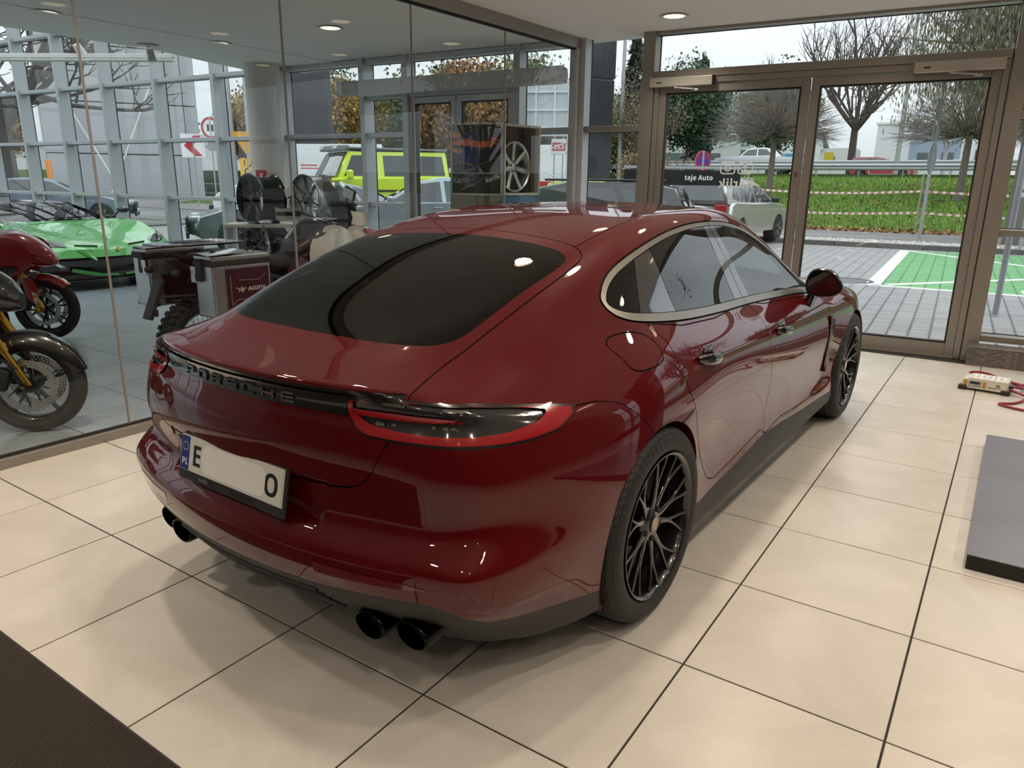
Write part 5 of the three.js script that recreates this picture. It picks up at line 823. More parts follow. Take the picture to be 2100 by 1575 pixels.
{ const g = thing('battery_charger', 'beige battery charger with black corner feet on the floor near the granite plinth', 'charger', [1.86, 0, -5.12], -.10);
  const cs = std(lin(.60, .575, .50), .4), dk = std(lin(.018, .018, .018), .5);
  mesh('case', [ext([[-.15, .018], [.15, .018], [.15, .10], [-.10, .10], [-.15, .075]], .19, .005).translate(0, 0, -.095)], cs, g);
  const fp = canvasTex(256, 128, (c) => { c.fillStyle = '#d9d4c4'; c.fillRect(0, 0, 256, 128); c.fillStyle = '#b58a2c'; c.fillRect(6, 14, 22, 100); c.fillRect(118, 14, 20, 100); c.fillStyle = '#8e9a92'; c.fillRect(34, 16, 78, 96); c.fillStyle = '#15181a'; c.fillRect(44, 30, 56, 34); c.fillStyle = '#e4e4e4'; c.fillRect(44, 80, 10, 8); c.fillRect(60, 80, 10, 8); c.fillStyle = '#3a3a3a'; c.fillRect(150, 82, 80, 8); c.fillRect(150, 96, 50, 5); c.fillStyle = '#555'; c.fillRect(196, 30, 22, 16); c.fillRect(196, 54, 22, 16); });
  mesh('front_panel', new THREE.PlaneGeometry(.285, .066).translate(0, .055, .0962), std(0xffffff, .4, 0, { map: fp }), g);
  mesh('top_label', new THREE.PlaneGeometry(.20, .13).rotateX(-Math.PI / 2).translate(.02, .1008, 0), std(0xffffff, .4, 0, { map: canvasTex(200, 130, (c) => { c.fillStyle = '#e8e8e4'; c.fillRect(0, 0, 200, 130); c.fillStyle = '#8a8a86'; for (let i = 0; i < 5; i++) for (let j = 0; j < 3; j++) c.fillRect(14 + i * 37, 14 + j * 38, 20 + (i * 7 + j * 5) % 10, 22); }) }), g);
  for (const x of [-.14, .14]) for (const z of [-.085, .085]) mesh('corner_foot', rbox(.06, .04, .045, .012, x, .02, z), dk, g);
  mesh('cable_gland', rot(cyl(.012, .012, .03, 12), 0, 0, Math.PI / 2, .16, .05, .0), dk, g); }
{ const y = .011, red = std(lin(.24, .02, .03), .5), blk = std(lin(.012, .012, .013), .5);
  tag(mesh('cable', tube([[2.02, .05, -5.12], [2.10, .03, -5.2], [2.05, y, -5.42], [1.86, y, -5.48], [1.80, .06, -5.36], [1.74, .085, -5.30], [1.82, .10, -5.28], [2.05, .02, -5.40], [2.35, y, -5.36], [2.9, y, -5.2]], .009, 8, 90), red), 'red charging lead curling behind the battery charger', 'cable');
  tag(mesh('cable', tube([[2.02, .04, -5.06], [2.12, .02, -4.98], [2.05, y, -4.78], [1.96, y, -4.70], [2.1, y, -4.62], [2.3, y, -4.66], [2.42, y, -4.60]], .009, 8, 70), red), 'red charging lead looping in front of the battery charger', 'cable');
  tag(mesh('clamp', [rbox(.10, .03, .035, .008, 2.45, .017, -4.60), rbox(.05, .018, .02, .005, 2.40, .02, -4.6)], red), 'red battery clamp at the end of the lead', 'clamp');
  tag(mesh('cable', tube([[2.02, .045, -5.16], [2.15, .02, -5.3], [2.12, y, -5.52], [2.25, y, -5.58], [2.5, y, -5.50], [2.9, y, -5.44]], .007, 8, 60), blk), 'black charging lead running along the granite plinth', 'cable');
  tag(mesh('cable', tube([[2.02, .04, -5.08], [2.2, y, -4.95], [2.4, y, -4.9], [2.8, y, -5.0]], .007, 8, 40), blk), 'black mains lead leaving the right side of the charger', 'cable'); }
{ const g = thing('brass_pull', 'small brass hexagonal pull on the glass beside the end post', 'pull', FP(-3.06, 1.16, .11), FT);
  mesh('ring', [new THREE.TorusGeometry(.045, .012, 8, 6)], std(lin(.55, .42, .16), .3, .9), g); mesh('rose', rot(cyl(.02, .02, .03, 12), Math.PI / 2, 0, 0, 0, 0, -.02), std(lin(.5, .4, .2), .3, .9), g); }
{ // lettering stuck on the left door leaf, read from outside
  const g = thing('door_sticker', 'white shop lettering stuck on the glass of the left door leaf, seen mirrored', 'sticker', FP(-1.36, 1.57, -.004), FT);
  const t = canvasTex(512, 384, (c) => { c.clearRect(0, 0, 512, 384); c.translate(512, 0); c.scale(-1, 1); c.strokeStyle = '#e9eceb'; c.fillStyle = '#e9eceb'; c.lineWidth = 16; c.beginPath(); c.roundRect(270, 20, 170, 130, 30); c.stroke(); c.beginPath(); c.arc(355, 85, 34, 0, TAU); c.stroke(); c.beginPath(); c.roundRect(60, 20, 170, 130, 30); c.stroke(); c.font = 'bold 120px sans-serif'; c.fillText('f', 125, 126); c.font = 'bold 150px sans-serif'; c.fillText('Karlik', 30, 320); });
  mesh('lettering', new THREE.PlaneGeometry(.42, .315), std(0xffffff, .6, 0, { map: t, transparent: true }), g); }
// ---------- outside: ground ----------
const G0 = -.02;
const groundTex = dataTex(512, (u, w) => { const k = .85 + .3 * tnoise(u, w, 12, 5, 2) + .12 * tnoise(u, w, 110, 2, 5); return [k, k * .985, k * .97]; }, true);
{ // yard of small concrete pavers, with a green charging bay
  const g = fgroup('paving');
  const base = bx(-22, 16, -.20, -.052, -12.95, -.16); mesh('bedding', base, std(lin(.018, .018, .017), .95), g);
  const H = [[-.0985, -.0475], [.0985, -.0475], [.0985, -.022], [.084, -.019], [.084, .019], [.0985, .022], [.0985, .0475], [-.0985, .0475], [-.0985, .022], [-.084, .019], [-.084, -.019], [-.0985, -.022]];
  const pg = ext(H, .03, .003, [], 1).rotateX(-Math.PI / 2).translate(0, -.05, 0);
  const tones = [.27, .295, .32].map((k) => std(lin(k, k * .975, k * .955), .85)), greens = [.9, 1, 1.1].map((k) => std(lin(.15 * k, .35 * k, .15 * k), .8));
  const green = (x, z) => x > -.32 && x < 6.3 && z < -5.25 && z > -12.6;
  let n = 0; const rest = [], restG = [];
  for (let j = 0; j < 128; j++) for (let i = -105; i < 70; i++) {
    const x = i * .2 + .03, z = -.24 - j * .1; if (x < -6 && z > -2) continue;
    const gr = green(x, z), t = (i * 7 + j * 11 + ((i * j) % 5)) % 3, near = n < 300 && x > -.55 && x < 1.9 && z > -2.75;
    if (near) { n++; mesh('paver', pg, tones[Math.abs(t)], g, [x, rr(-.001, .001), z]); } else (gr ? restG : rest).push([x, z]);
  }
  for (const [list, nm, mats] of [[rest, 'paver_field', tones[1]], [restG, 'green_paver_field', greens[1]]]) {
    const im = new THREE.InstancedMesh(pg, mats, list.length), m4 = new THREE.Matrix4(), c = new THREE.Color(); im.name = nm; im.userData.kind = 'stuff'; im.castShadow = im.receiveShadow = true;
    list.forEach(([x, z], i) => { im.setMatrixAt(i, m4.makeTranslation(x, rr(-.001, .001), z)); const k = rr(.88, 1.1); im.setColorAt(i, c.setRGB(k, k, k)); }); g.add(im);
  }
  const far = [bx(-130, -22, -.25, -.03, -90, 12), bx(-22, -21.98, -.2, -.03, -14, 0), bx(16, 60, -.25, -.03, -13, 0)]; mesh('far_yard', far, std(lin(.30, .30, .295), .9, 0, { map: groundTex }), g);
}
{ const g = thing('bay_marking', 'white painted border and crossed lines of the green charging bay with the letters EV', 'marking', FP(0, -.019, 0), FT);
  const w = std(lin(.72, .73, .72), .7), ln = (a, b, k = .14) => bar([a[0], 0, a[1]], [b[0], 0, b[1]], k, .004);
  mesh('border_line', ln([-.40, -5.2], [6.3, -5.2]), w, g); mesh('border_line', ln([-.40, -5.2], [-.36, -12.6], .22), w, g); mesh('border_line', ln([-1.0, -5.17], [-.40, -5.2], .10), w, g); mesh('diagonal_line', ln([-.2, -5.4], [6.2, -12.4]), w, g); mesh('diagonal_line', ln([-.3, -12.5], [6.2, -5.5]), w, g);
  mesh('letter', [ln([1.62, -5.45], [1.62, -5.85], .05), ln([1.62, -5.47], [1.84, -5.47], .05), ln([1.62, -5.65], [1.80, -5.65], .05), ln([1.62, -5.83], [1.84, -5.83], .05)], w, g); mesh('letter', [ln([1.92, -5.85], [2.03, -5.45], .05), ln([2.03, -5.45], [2.14, -5.85], .05)], w, g); }
{ const p = FP(-.80, -.017, -5.55), g = thing('manhole_cover', 'round manhole cover in the grey pavers beside the green bay', 'manhole', p);
  mesh('cover', lathe([[0, .0], [.30, .0], [.31, -.003], [.31, -.02]], 36), std(lin(.15, .15, .15), .7, .2), g); mesh('frame_ring', lathe([[.33, -.02], [.33, .004], [.40, .004], [.40, -.02]], 36), std(lin(.10, .10, .10), .7, .2), g); }
{ const p = FP(-2.7, -.016, -5.2), g = thing('drain_channel', 'thin dark drain slot crossing the pavers left of the manhole', 'drain', p, FT); mesh('slot', rbox(3.1, .004, .035, .001), std(lin(.03, .03, .03), .8), g); mesh('edge', [box(3.1, .005, .006, 0, 0, .02), box(3.1, .005, .006, 0, 0, -.02)], std(lin(.18, .18, .18), .6, .4), g); }
{ // kerb stones
  const g = fgroup('kerb'), geo = rbox(.99, .16, .15, .012, 0, 0, 0, 1), mats = [.17, .19, .215].map((k) => std(lin(k, k * .98, k * .96), .9, 0, { map: groundTex }));
  for (let i = -24; i < 9; i++) mesh('kerb_stone', geo, mats[(i + 30) % 3], g, [i + .5, .02 + rr(-.003, .003), -12.98]);
}
function instanced(name, geo, mat, list, parent, color) { const im = new THREE.InstancedMesh(geo, mat, list.length), d = new THREE.Object3D(), c = new THREE.Color(); im.name = name; im.userData.kind = 'stuff'; im.castShadow = im.receiveShadow = true; list.forEach((p, i) => { d.position.set(p[0], p[1], p[2]); d.rotation.set(p[3] ?? 0, p[4] ?? 0, p[5] ?? 0); const s = p[6] ?? 1; d.scale.set(s, (p[7] ?? 1) * s, s); d.updateMatrix(); im.setMatrixAt(i, d.matrix); if (color) im.setColorAt(i, color(c, i)); }); (parent ?? scene).add(im); return im; }
const slopeY = (z) => z > -20.6 ? .0 : z > -34 ? 1.72 * THREE.MathUtils.smoothstep(-z, 20.2, 35.5) : 1.66 + (-34 - z) * .012;
{ // gravel, footpath, leaves, bank
  const g = fgroup('verge');
  mesh('gravel_bed', bx(-24, 12, -.2, .03, -14.75, -13.05), std(lin(.40, .38, .35), .95, 0, { map: groundTex }), g);
  const st = []; for (let i = 0; i < 9000; i++) st.push([rr(-12, 5), .03 + rr(-.01, .02), rr(-14.75, -13.07), rr(0, 3), rr(0, 3), 0, rr(.018, .05), rr(.5, .9)]); 
  instanced('gravel', new THREE.IcosahedronGeometry(1, 0), std(lin(.62, .60, .56), .9), st, g, (c) => { const k = rr(.6, 1.1); return c.setRGB(k, k * rr(.95, 1), k * rr(.88, 1)); });
  mesh('path_edge', bx(-24, 12, -.2, .05, -14.83, -14.75), std(lin(.2, .2, .2), .9), g);
  mesh('footpath', bx(-40, 20, -.2, .035, -19.2, -14.83), std(lin(.27, .265, .265), .9, 0, { map: groundTex }), g);
  const rows = []; for (let k = 0; k <= 34; k++) { const z = -19.2 - k * .5; rows.push(Array.from({ length: 61 }, (_, i) => { const x = -40 + i; return [x, slopeY(z) + .06 * fbm(x * .4, z * .5, 1, 3), z]; })); }
  const grass = dataTex(512, (u, w) => { const a = tnoise(u, w, 7, 5, 3), b = tnoise(u, w, 80, 3, 6); const k = .8 + .5 * a + .6 * b; return [.30 * k + .08 * a, .42 * k, .13 * k]; }, true); const bank = grid(rows), uv = bank.attributes.uv, p = bank.attributes.position; for (let i = 0; i < uv.count; i++) uv.setXY(i, p.getX(i) / 4, p.getZ(i) / 4); 
  mesh('grass_bank', bank, std(0xffffff, .95, 0, { map: grass, bumpMap: grass, bumpScale: .06 }), g);
  const bl = []; for (let i = 0; i < 42000; i++) { const x = rr(-13, 5.5), z = -19.6 - 15.5 * rnd(); bl.push([x, slopeY(z) + .05, z, rr(-.5, .5), rr(0, 6.3), rr(-.5, .5), rr(.6, 1.4), rr(.5, 1.3)]); }
  const blade = new THREE.ConeGeometry(.035, .16, 3).translate(0, .06, 0); instanced('grass_tufts', blade, std(lin(.16, .30, .06), .9), bl, g, (c) => { const k = rr(.6, 1.35); return c.setRGB(k * rr(.85, 1.35), k, k * rr(.6, 1.1)); });
  const lv = []; for (let i = 0; i < 7000; i++) { const e = rnd() < .62, z = e ? -19.2 - rr(-.6, 1.5) : -19.2 - 13 * rnd(), x = rr(-13, 5.5); lv.push([x, slopeY(z) + (e ? .055 : .11), z, rr(-1, 1), rr(0, 6), rr(-1, 1), rr(.5, 1.3)]); }
  const leaf_ = new THREE.CircleGeometry(.06, 5).rotateX(-Math.PI / 2); instanced('fallen_leaves', leaf_, std(lin(.30, .20, .11), .9), lv, g, (c) => { const k = rr(.5, 1.5); return c.setRGB(k, k * rr(.8, 1.05), k * rr(.6, 1)); });
}
{ const g = fgroup('road'); mesh('carriageway', [bx(-90, 60, .5, 2.02, -52, -38.2)], std(lin(.24, .25, .27), .9), g); mesh('road_verge', bx(-90, 60, .4, 1.98, -38.2, -34.5), std(lin(.16, .24, .07), .95, 0, { map: groundTex }), g); mesh('far_verge', bx(-90, 60, .4, 2.12, -90, -52), std(lin(.20, .24, .10), .95, 0, { map: groundTex }), g); mesh('side_road', bx(-110, -24, -.2, .0, -40, -9), std(lin(.27, .275, .285), .9, 0, { map: groundTex }), g); mesh('side_verge', bx(-110, -24, -.2, .25, -60, -30), std(lin(.19, .24, .09), .95, 0, { map: groundTex }), g); }
const galv = std(lin(.40, .42, .43), .5, .5);
function rail(label, x0, x1, y, z, gap_) { const g = thing('guard_rail', label, 'guard rail', FP(0, 0, 0), FT), prof = [[-.155, 0], [-.10, .04], [-.03, .04], [0, -.01], [.03, .04], [.10, .04], [.155, 0]];
  mesh('rail_beam', grid([x0, x1].map((x) => prof.map(([h, d]) => [x, y + .62 + h, z + d]))), galv, g); let k = 0; for (let x = x0; x <= x1 && k < 40; x += gap_, k++) mesh('post', bar([x, y - .1, z - .06], [x, y + .78, z - .06], .07, .05, [1, 0, 0]), galv, g); }
rail('galvanised guard rail along the top of the grass bank', -30, 12, 1.70, -34.2, 2);
rail('second guard rail beyond the road, partly behind the first', -46, 14, 2.0, -38.8, 2);
{ const g = thing('guard_rail', 'guard rail curving past the tall grey panel building on the left', 'guard rail', [0, 0, 0]); const pts = [[-72, .9, -26.5], [-52, .9, -33], [-40, .9, -34], [-28, 1.1, -32]]; mesh('rail_beam', [tube(pts, .10, 6, 40).scale(1, 1, 1)], galv, g); for (let i = 0; i < 22; i++) { const t = i / 21, x = -72 + 44 * t, z = -26.5 - 7.5 * Math.min(1, t * 2.1) + 2 * Math.max(0, t - .7); mesh('post', rod([x, 0, z], [x, .95, z], .05, .05, 6), galv, g); } }
// barrier tape on posts across the bank
{ const t = canvasTex(256, 16, (c) => { for (let i = 0; i < 8; i++) { c.fillStyle = i % 2 ? '#e9e6e0' : '#b9836f'; c.fillRect(i * 32, 0, 32, 16); } }); t.repeat.set(14, 1);
  const P = [[-6.2, -20.6], [-.55, -20.4], [6, -20.2]].map(([s, o]) => FP(s, 0, o));
  P.forEach((p, i) => tag(mesh('tape_post', rod([0, 0, 0], [.03, 1.85, 0], .028, .022, 8), std(lin(.36, .33, .29), .8), null, p), ['slim grey tape post on the bank, behind the silver car', 'slim grey post carrying two tapes, right of the sign pole', 'slim grey tape post beyond the right edge'][i], 'post'));
  for (const [h, l] of [[.62, 'lower red and white barrier tape across the grass bank'], [1.30, 'upper red and white barrier tape across the grass bank']]) { const rows = [0, 1].map((k) => []); for (let i = 0; i + 1 < P.length; i++) for (let j = 0; j <= 14; j++) { const u = j / 14, x = P[i][0] + (P[i + 1][0] - P[i][0]) * u, z = P[i][2] + (P[i + 1][2] - P[i][2]) * u, y = h - .10 * Math.sin(Math.PI * u); rows[0].push([x, y + .035, z]); rows[1].push([x, y - .035, z + .004]); } tag(mesh('barrier_tape', grid(rows), std(0xffffff, .6, 0, { map: t })), l, 'tape'); } }
// ---------- signs and poles ----------
const plateMat = (draw, w = 128, h = 128) => std(0xffffff, .5, 0, { map: canvasTex(w, h, draw) });
function poleSign(label, p, H, r = .035) { const g = thing('traffic_sign', label, 'sign', p); mesh('pole', rod([0, 0, 0], [0, H, 0], r, r, 10), galv, g); return g; }
function facing(x, z, off = 0) { return Math.atan2(1.88 - x, 1.43 - z) + off; }
{ const p = [-6.08, .1, -20.15], g = poleSign('round blue no-stopping sign with a red cross, seen through the left door leaf', p, 2.3), a = facing(p[0], p[2], .75), f = sub('plate', g); f.rotation.y = a; f.position.y = 2.0;
  mesh('disc', rot(cyl(.30, .30, .012, 40), Math.PI / 2, 0, 0), galv, f); mesh('face', new THREE.CircleGeometry(.298, 40).translate(0, 0, .0075), plateMat((c) => { c.fillStyle = '#fff'; c.fillRect(0, 0, 128, 128); c.fillStyle = '#c01828'; c.beginPath(); c.arc(64, 64, 64, 0, TAU); c.fill(); c.fillStyle = '#2340b0'; c.beginPath(); c.arc(64, 64, 49, 0, TAU); c.fill(); c.strokeStyle = '#c01828'; c.lineWidth = 12; c.beginPath(); c.moveTo(28, 28); c.lineTo(100, 100); c.moveTo(100, 28); c.lineTo(28, 100); c.stroke(); }), f); mesh('tow_plate', [box(.34, .18, .01, 0, -.42, 0)], std(lin(.7, .7, .72), .5), f); }
{ const p = [-.40, 0, -22.2], g = poleSign('tall pole with four traffic signs seen edge-on from behind', p, 4.7, .045), a = facing(p[0], p[2], 1.32);
  const bk = std(lin(.33, .35, .37), .5, .5), put = (nm, geo, y) => { const f = sub(nm, g); f.rotation.y = a; f.position.y = y; mesh('sheet', geo, bk, f); mesh('clamp', [box(.20, .04, .06, 0, .1, -.03), box(.20, .04, .06, 0, -.1, -.03)], galv, f); };
  put('triangular_plate', ext([[-.45, .40], [.45, .40], [0, -.40]].reverse(), .012, .002), 4.2); put('rectangular_plate', rbox(.60, .55, .012, .004), 3.45); put('rectangular_plate', rbox(.60, .42, .012, .004), 2.85); put('round_plate', rot(cyl(.40, .40, .012, 32), Math.PI / 2, 0, 0), 2.2); }
{ const p = [1.80, 0, -9.2], g = poleSign('blue parking sign with charging text on a pole at the right edge', p, 2.4), f = sub('plate', g); f.rotation.y = .35; f.position.y = 1.86;
  mesh('panel', rbox(.44, .95, .012, .006, .22, 0, 0), galv, f); mesh('face', new THREE.PlaneGeometry(.43, .94).translate(.22, 0, .0075), plateMat((c) => { c.fillStyle = '#1d5bb8'; c.fillRect(0, 0, 128, 280); c.fillStyle = '#fff'; c.font = 'bold 96px sans-serif'; c.textAlign = 'center'; c.fillText('P', 64, 92); c.strokeStyle = '#d33'; c.lineWidth = 4; c.strokeRect(14, 112, 100, 50); c.beginPath(); c.moveTo(14, 112); c.lineTo(60, 162); c.moveTo(60, 112); c.lineTo(14, 162); c.stroke(); c.font = 'bold 30px sans-serif'; c.fillText('3x', 86, 150); c.fillStyle = '#eee'; c.fillRect(0, 184, 128, 96); c.fillStyle = '#222'; c.font = 'bold 19px sans-serif'; c.fillText('Ładowanie', 64, 212); c.fillText('Kolejno', 64, 238); c.fillText('całodobowo', 64, 264); }, 128, 280), f); }
{ const p = [1.95, 0, -19.9], g = poleSign('thin grey pole at the kerb beside the old tree trunk', p, 3.2); mesh('pole_cap', rot(cyl(.04, .04, .02, 10), 0, 0, 0, 0, 3.2, 0), galv, g); }
{ const p = [-31.6, 0, -20.5], g = poleSign('white and red chevron sign left of the round column', p, 3.2), f = sub('plate', g); f.rotation.y = facing(p[0], p[2]); f.position.y = 2.92; mesh('panel', rbox(1.1, 1.1, .02, .01), galv, f); mesh('face', new THREE.PlaneGeometry(1.08, 1.08).translate(0, 0, .012), plateMat((c) => { c.fillStyle = '#f3f3f3'; c.fillRect(0, 0, 128, 128); c.fillStyle = '#c22030'; c.beginPath(); c.moveTo(110, 8); c.lineTo(70, 8); c.lineTo(14, 64); c.lineTo(70, 120); c.lineTo(110, 120); c.lineTo(60, 64); c.fill(); }), f); }
{ const p = [-31.0, 0, -21.1], g = poleSign('round white sign with red rim above the chevron sign', p, 4.2), f = sub('plate', g); f.rotation.y = facing(p[0], p[2], .6); f.position.y = 3.75; mesh('disc', rot(cyl(.5, .5, .02, 32), Math.PI / 2, 0, 0), galv, f); mesh('face', new THREE.CircleGeometry(.49, 32).translate(0, 0, .012), plateMat((c) => { c.fillStyle = '#c02a2a'; c.fillRect(0, 0, 128, 128); c.fillStyle = '#f2f2f2'; c.beginPath(); c.arc(64, 64, 50, 0, TAU); c.fill(); c.fillStyle = '#222'; c.fillRect(40, 44, 16, 40); c.fillRect(70, 44, 16, 40); }), f); mesh('small_plate', [box(.4, .5, .02, 0, -.8, 0)], galv, f); }
{ const p = [-25.4, 0, -18.9], g = poleSign('yellow warning triangle above a yellow lane sign beside the round column', p, 3.3), f = sub('plate', g); f.rotation.y = facing(p[0], p[2]); f.position.y = 2.9; const y = '#f2a51c';
  mesh('triangle', ext([[-.60, .42], [.60, .42], [0, -.55]].reverse(), .02, .004), std(lin(.75, .36, .02), .5), f); mesh('square', rbox(.66, .72, .02, .006, 0, -1.0, 0), std(lin(.75, .45, .02), .5), f); mesh('square_face', new THREE.PlaneGeometry(.62, .68).translate(0, -1.0, .012), plateMat((c) => { c.fillStyle = '#f0b414'; c.fillRect(0, 0, 128, 128); c.strokeStyle = '#161616'; c.lineWidth = 10; c.beginPath(); c.moveTo(36, 118); c.lineTo(36, 86); c.lineTo(92, 44); c.lineTo(92, 10); c.moveTo(92, 118); c.lineTo(92, 90); c.moveTo(36, 50); c.lineTo(36, 10); c.stroke(); }), f); }
for (const [x, z, y, H, l, arm] of [[-4.0, -43.0, 2, 16, 'tall tapering lamp post, nearer of the two right of the bare trees', 0], [-2.6, -52.0, 2, 15, 'second tall lamp post beside the willow branches', 0], [-15.9, -34.6, 1.6, 13, 'lamp post against the sky left of the doors', 1], [-30.6, -22.0, 0, 10, 'thin grey lamp post behind the round white sign', 0], [-27.2, -20.4, 0, 9, 'thin grey post right of the round sign, by the column', 0]]) { const g = thing('lamp_post', l, 'lamp post', [x, y, z]); mesh('mast', rod([0, -.5, 0], [0, H, 0], .13, .05, 10), galv, g); mesh('arm', rod([0, H, 0], [1.4, H + .35, .3], .04, .03, 8), galv, g); mesh('lantern', rbox(.7, .1, .28, .04, 1.6, H + .38, .32), galv, g); }
// dark brand pylons
function pylon(label, p, w, d, H, a, split) { const g = thing('pylon', label, 'pylon', p, a), m = phys(lin(.028, .031, .036), .3, .2, { clearcoat: .5 }); mesh('lower_block', rbox(w, split, d, .03, 0, split / 2, 0), m, g); mesh('upper_block', rbox(w * 1.04, H - split - .06, d * 1.04, .03, 0, (H + split) / 2, 0), m, g); mesh('joint', box(w * .9, .08, d * .9, 0, split + .02, 0), B.matte, g); mesh('side_strip', [bx(w * .5, w * .5 + .01, .2, split - .1, -d * .3, d * .3)], std(lin(.05, .055, .06), .4), g); return g; }
{ const g = pylon('dark grey two-block pylon seen in the tall bay left of the doors', [-9.75, 0, -20.4], .95, .42, 5.95, 1.05, 4.55); mesh('pylon_letters', [box(.02, .24, .06, .482, 3.3, .10), box(.02, .24, .06, .482, 3.3, -.02), box(.02, .06, .14, .482, 3.38, .04), box(.02, .24, .05, .482, 3.3, -.12)], R.white, g); }
pylon('broad dark grey pylon behind the yellow off-roader', [-17.6, 0, -15.6], 1.35, .6, 6.6, .75, 5.2);
// billboard seen from the back, on a lattice
{ const g = thing('billboard', 'back of a pale billboard on a white lattice frame', 'billboard', [-9.0, 0, -16.1], .42), w = std(lin(.66, .68, .69), .5);
  mesh('panel', [rbox(1.75, 1.35, .04, .01, 0, 3.32, 0)], std(lin(.46, .49, .51), .6), g); for (const x of [-.75, -.25, .25, .75]) mesh('panel_rib', box(.04, 1.35, .05, x, 3.32, .04), w, g); for (const y of [2.85, 3.3, 3.75]) mesh('panel_rib', box(1.75, .04, .05, 0, y, .045), w, g);
  for (const x of [-.62, .62]) { for (const z of [-.25, .25]) mesh('leg', rod([x + z * .2, -.1, z], [x, 3.9, z * .6], .03, .03, 8), w, g); for (let k = 0; k < 6; k++) mesh('brace', rod([x, k * .45, k % 2 ? .25 : -.25], [x, k * .45 + .45, k % 2 ? -.25 : .25], .014, .014, 6), w, g); }
  for (let k = 0; k < 5; k++) mesh('brace', rod([k % 2 ? .62 : -.62, k * .5, .2], [k % 2 ? -.62 : .62, k * .5 + .5, .2], .014, .014, 6), w, g); }
{ const g = thing('house_number_sign', 'small red sign with the white number 353 on two posts', 'sign', [-9.1, 0, -17.0], facing(-9.1, -17)); for (const x of [-.12, .12]) mesh('post', rod([x, 0, -.03], [x, 2.7, -.03], .02, .02, 6), galv, g); mesh('panel', rbox(.42, .42, .02, .006, 0, 2.42, 0), galv, g); mesh('face', new THREE.PlaneGeometry(.40, .40).translate(0, 2.42, .012), plateMat((c) => { c.fillStyle = '#f2f2f2'; c.fillRect(0, 0, 128, 128); c.fillStyle = '#c21f2b'; c.fillRect(6, 30, 116, 70); c.fillStyle = '#fff'; c.font = 'bold 58px sans-serif'; c.textAlign = 'center'; c.fillText('353', 64, 86); }), g); }
{ const g = thing('shop_board', 'black fence board with white shop lettering behind the silver car', 'board', [-4.0, 0, -13.4], .62); mesh('board', rbox(2.4, .30, .03, .006, 0, 1.60, 0), std(lin(.006, .006, .007), .4), g); mesh('board_print', new THREE.PlaneGeometry(1.1, .29).translate(.55, 1.60, .017), std(0xffffff, .4, 0, { map: canvasTex(512, 134, (c) => { c.fillStyle = '#08080a'; c.fillRect(0, 0, 512, 134); c.fillStyle = '#e2e4e4'; c.font = 'bold 62px sans-serif'; c.fillText('taje Auto', 20, 88); }) }), g); mesh('top_rail', box(2.4, .05, .05, 0, 1.80, 0), galv, g); for (const x of [-1.1, 0]) mesh('post', bar([x, 0, -.03], [x, 1.82, -.03], .05, .05, [1, 0, 0]), galv, g); }
// ---------- buildings ----------
{ const a = facing(-48.5, -26.8), g = thing('panel_building', 'tall pale grey building clad in wide metal panels, seen through the curtain wall', 'building', [-49.5, 0, -27.1], a);
  const m = [.40, .42, .44].map((k) => std(lin(k, k * 1.03, k * 1.08), .5)), W = 9.6, Hs = [0, 2.9, 6.2, 9.7, 13.2, 16.8]; mesh('core', box(W - .2, 16.7, 8, 0, 8.35, -4.1), std(lin(.06, .06, .065), .8), g);
  for (let k = 0; k < 5; k++) for (const [x0, x1, j] of [[-W / 2, -.6, 0], [-.6, W / 2 - .9, 1], [W / 2 - .9, W / 2, 2]]) mesh('panel', bx(x0 + .02, x1 - .02, Hs[k] + .04, Hs[k + 1] - .04, -.06, .0), m[(k + j) % 3], g);
  for (const [x0, x1, y0, y1] of [[-1.3, -.9 + 3.4, 0, 8.6], [-4.3, -.8, 8.6, 1.0]]) mesh('guy_pole', rod([x0, y0 < 5 ? y0 : y0, .5], [x1, y1, .5], .06, .06, 8), R.white, g); }
{ const g = thing('house', 'white flat-roofed house with a bluish panel behind the guard rail', 'building', [-5.0, 1.9, -72], .05), w = std(lin(.70, .72, .74), .7), gl = phys(lin(.12, .13, .14), .1);
  mesh('wall', box(9.4, 4.6, 7, 0, 2.3, -3.5), w, g); mesh('roof_edge', rbox(9.7, .25, 7.2, .04, 0, 4.65, -3.5), std(lin(.78, .80, .82), .6), g); mesh('facade_panel', box(3.8, 2.9, .05, -.1, 2.6, .03), std(lin(.30, .36, .46), .6), g); mesh('window', [box(.9, 1.2, .08, -.9, 1.6, .06)], gl, g); mesh('window', [box(.9, 1.2, .08, .9, 1.6, .06)], gl, g); mesh('window', [box(1.1, 1.4, .06, 3.4, 1.7, .03)], gl, g); mesh('garage_door', rbox(4.2, 1.9, .06, .01, .6, .7, .06), std(lin(.62, .64, .63), .6), g); mesh('roof_box', box(4.5, 1.4, 3, -1, 5.3, -4), w, g); }
{ const g = thing('workshop', 'low pale workshop with a grey green pitched roof beyond the road', 'building', [-17.5, 1.9, -70], .1); mesh('wall', box(13, 2.6, 6, 0, 1.3, -3), std(lin(.62, .63, .62), .8), g); mesh('roof', grid([[[-3.6, 2.5, .3], [3.9, 2.5, .3]], [[-3.0, 4.4, -2.6], [3.3, 4.4, -2.6]], [[-3.6, 2.5, -6], [3.9, 2.5, -6]]]), std(lin(.26, .32, .29), .7), g); for (const x of [-1.8, 2.4]) mesh('chimney', box(.6, 1.0, .6, x, 4.6, -2.6), std(lin(.25, .10, .07), .8), g); mesh('window', box(.8, .8, .05, 4.5, 1.5, .03), std(lin(.1, .11, .12), .2), g); }
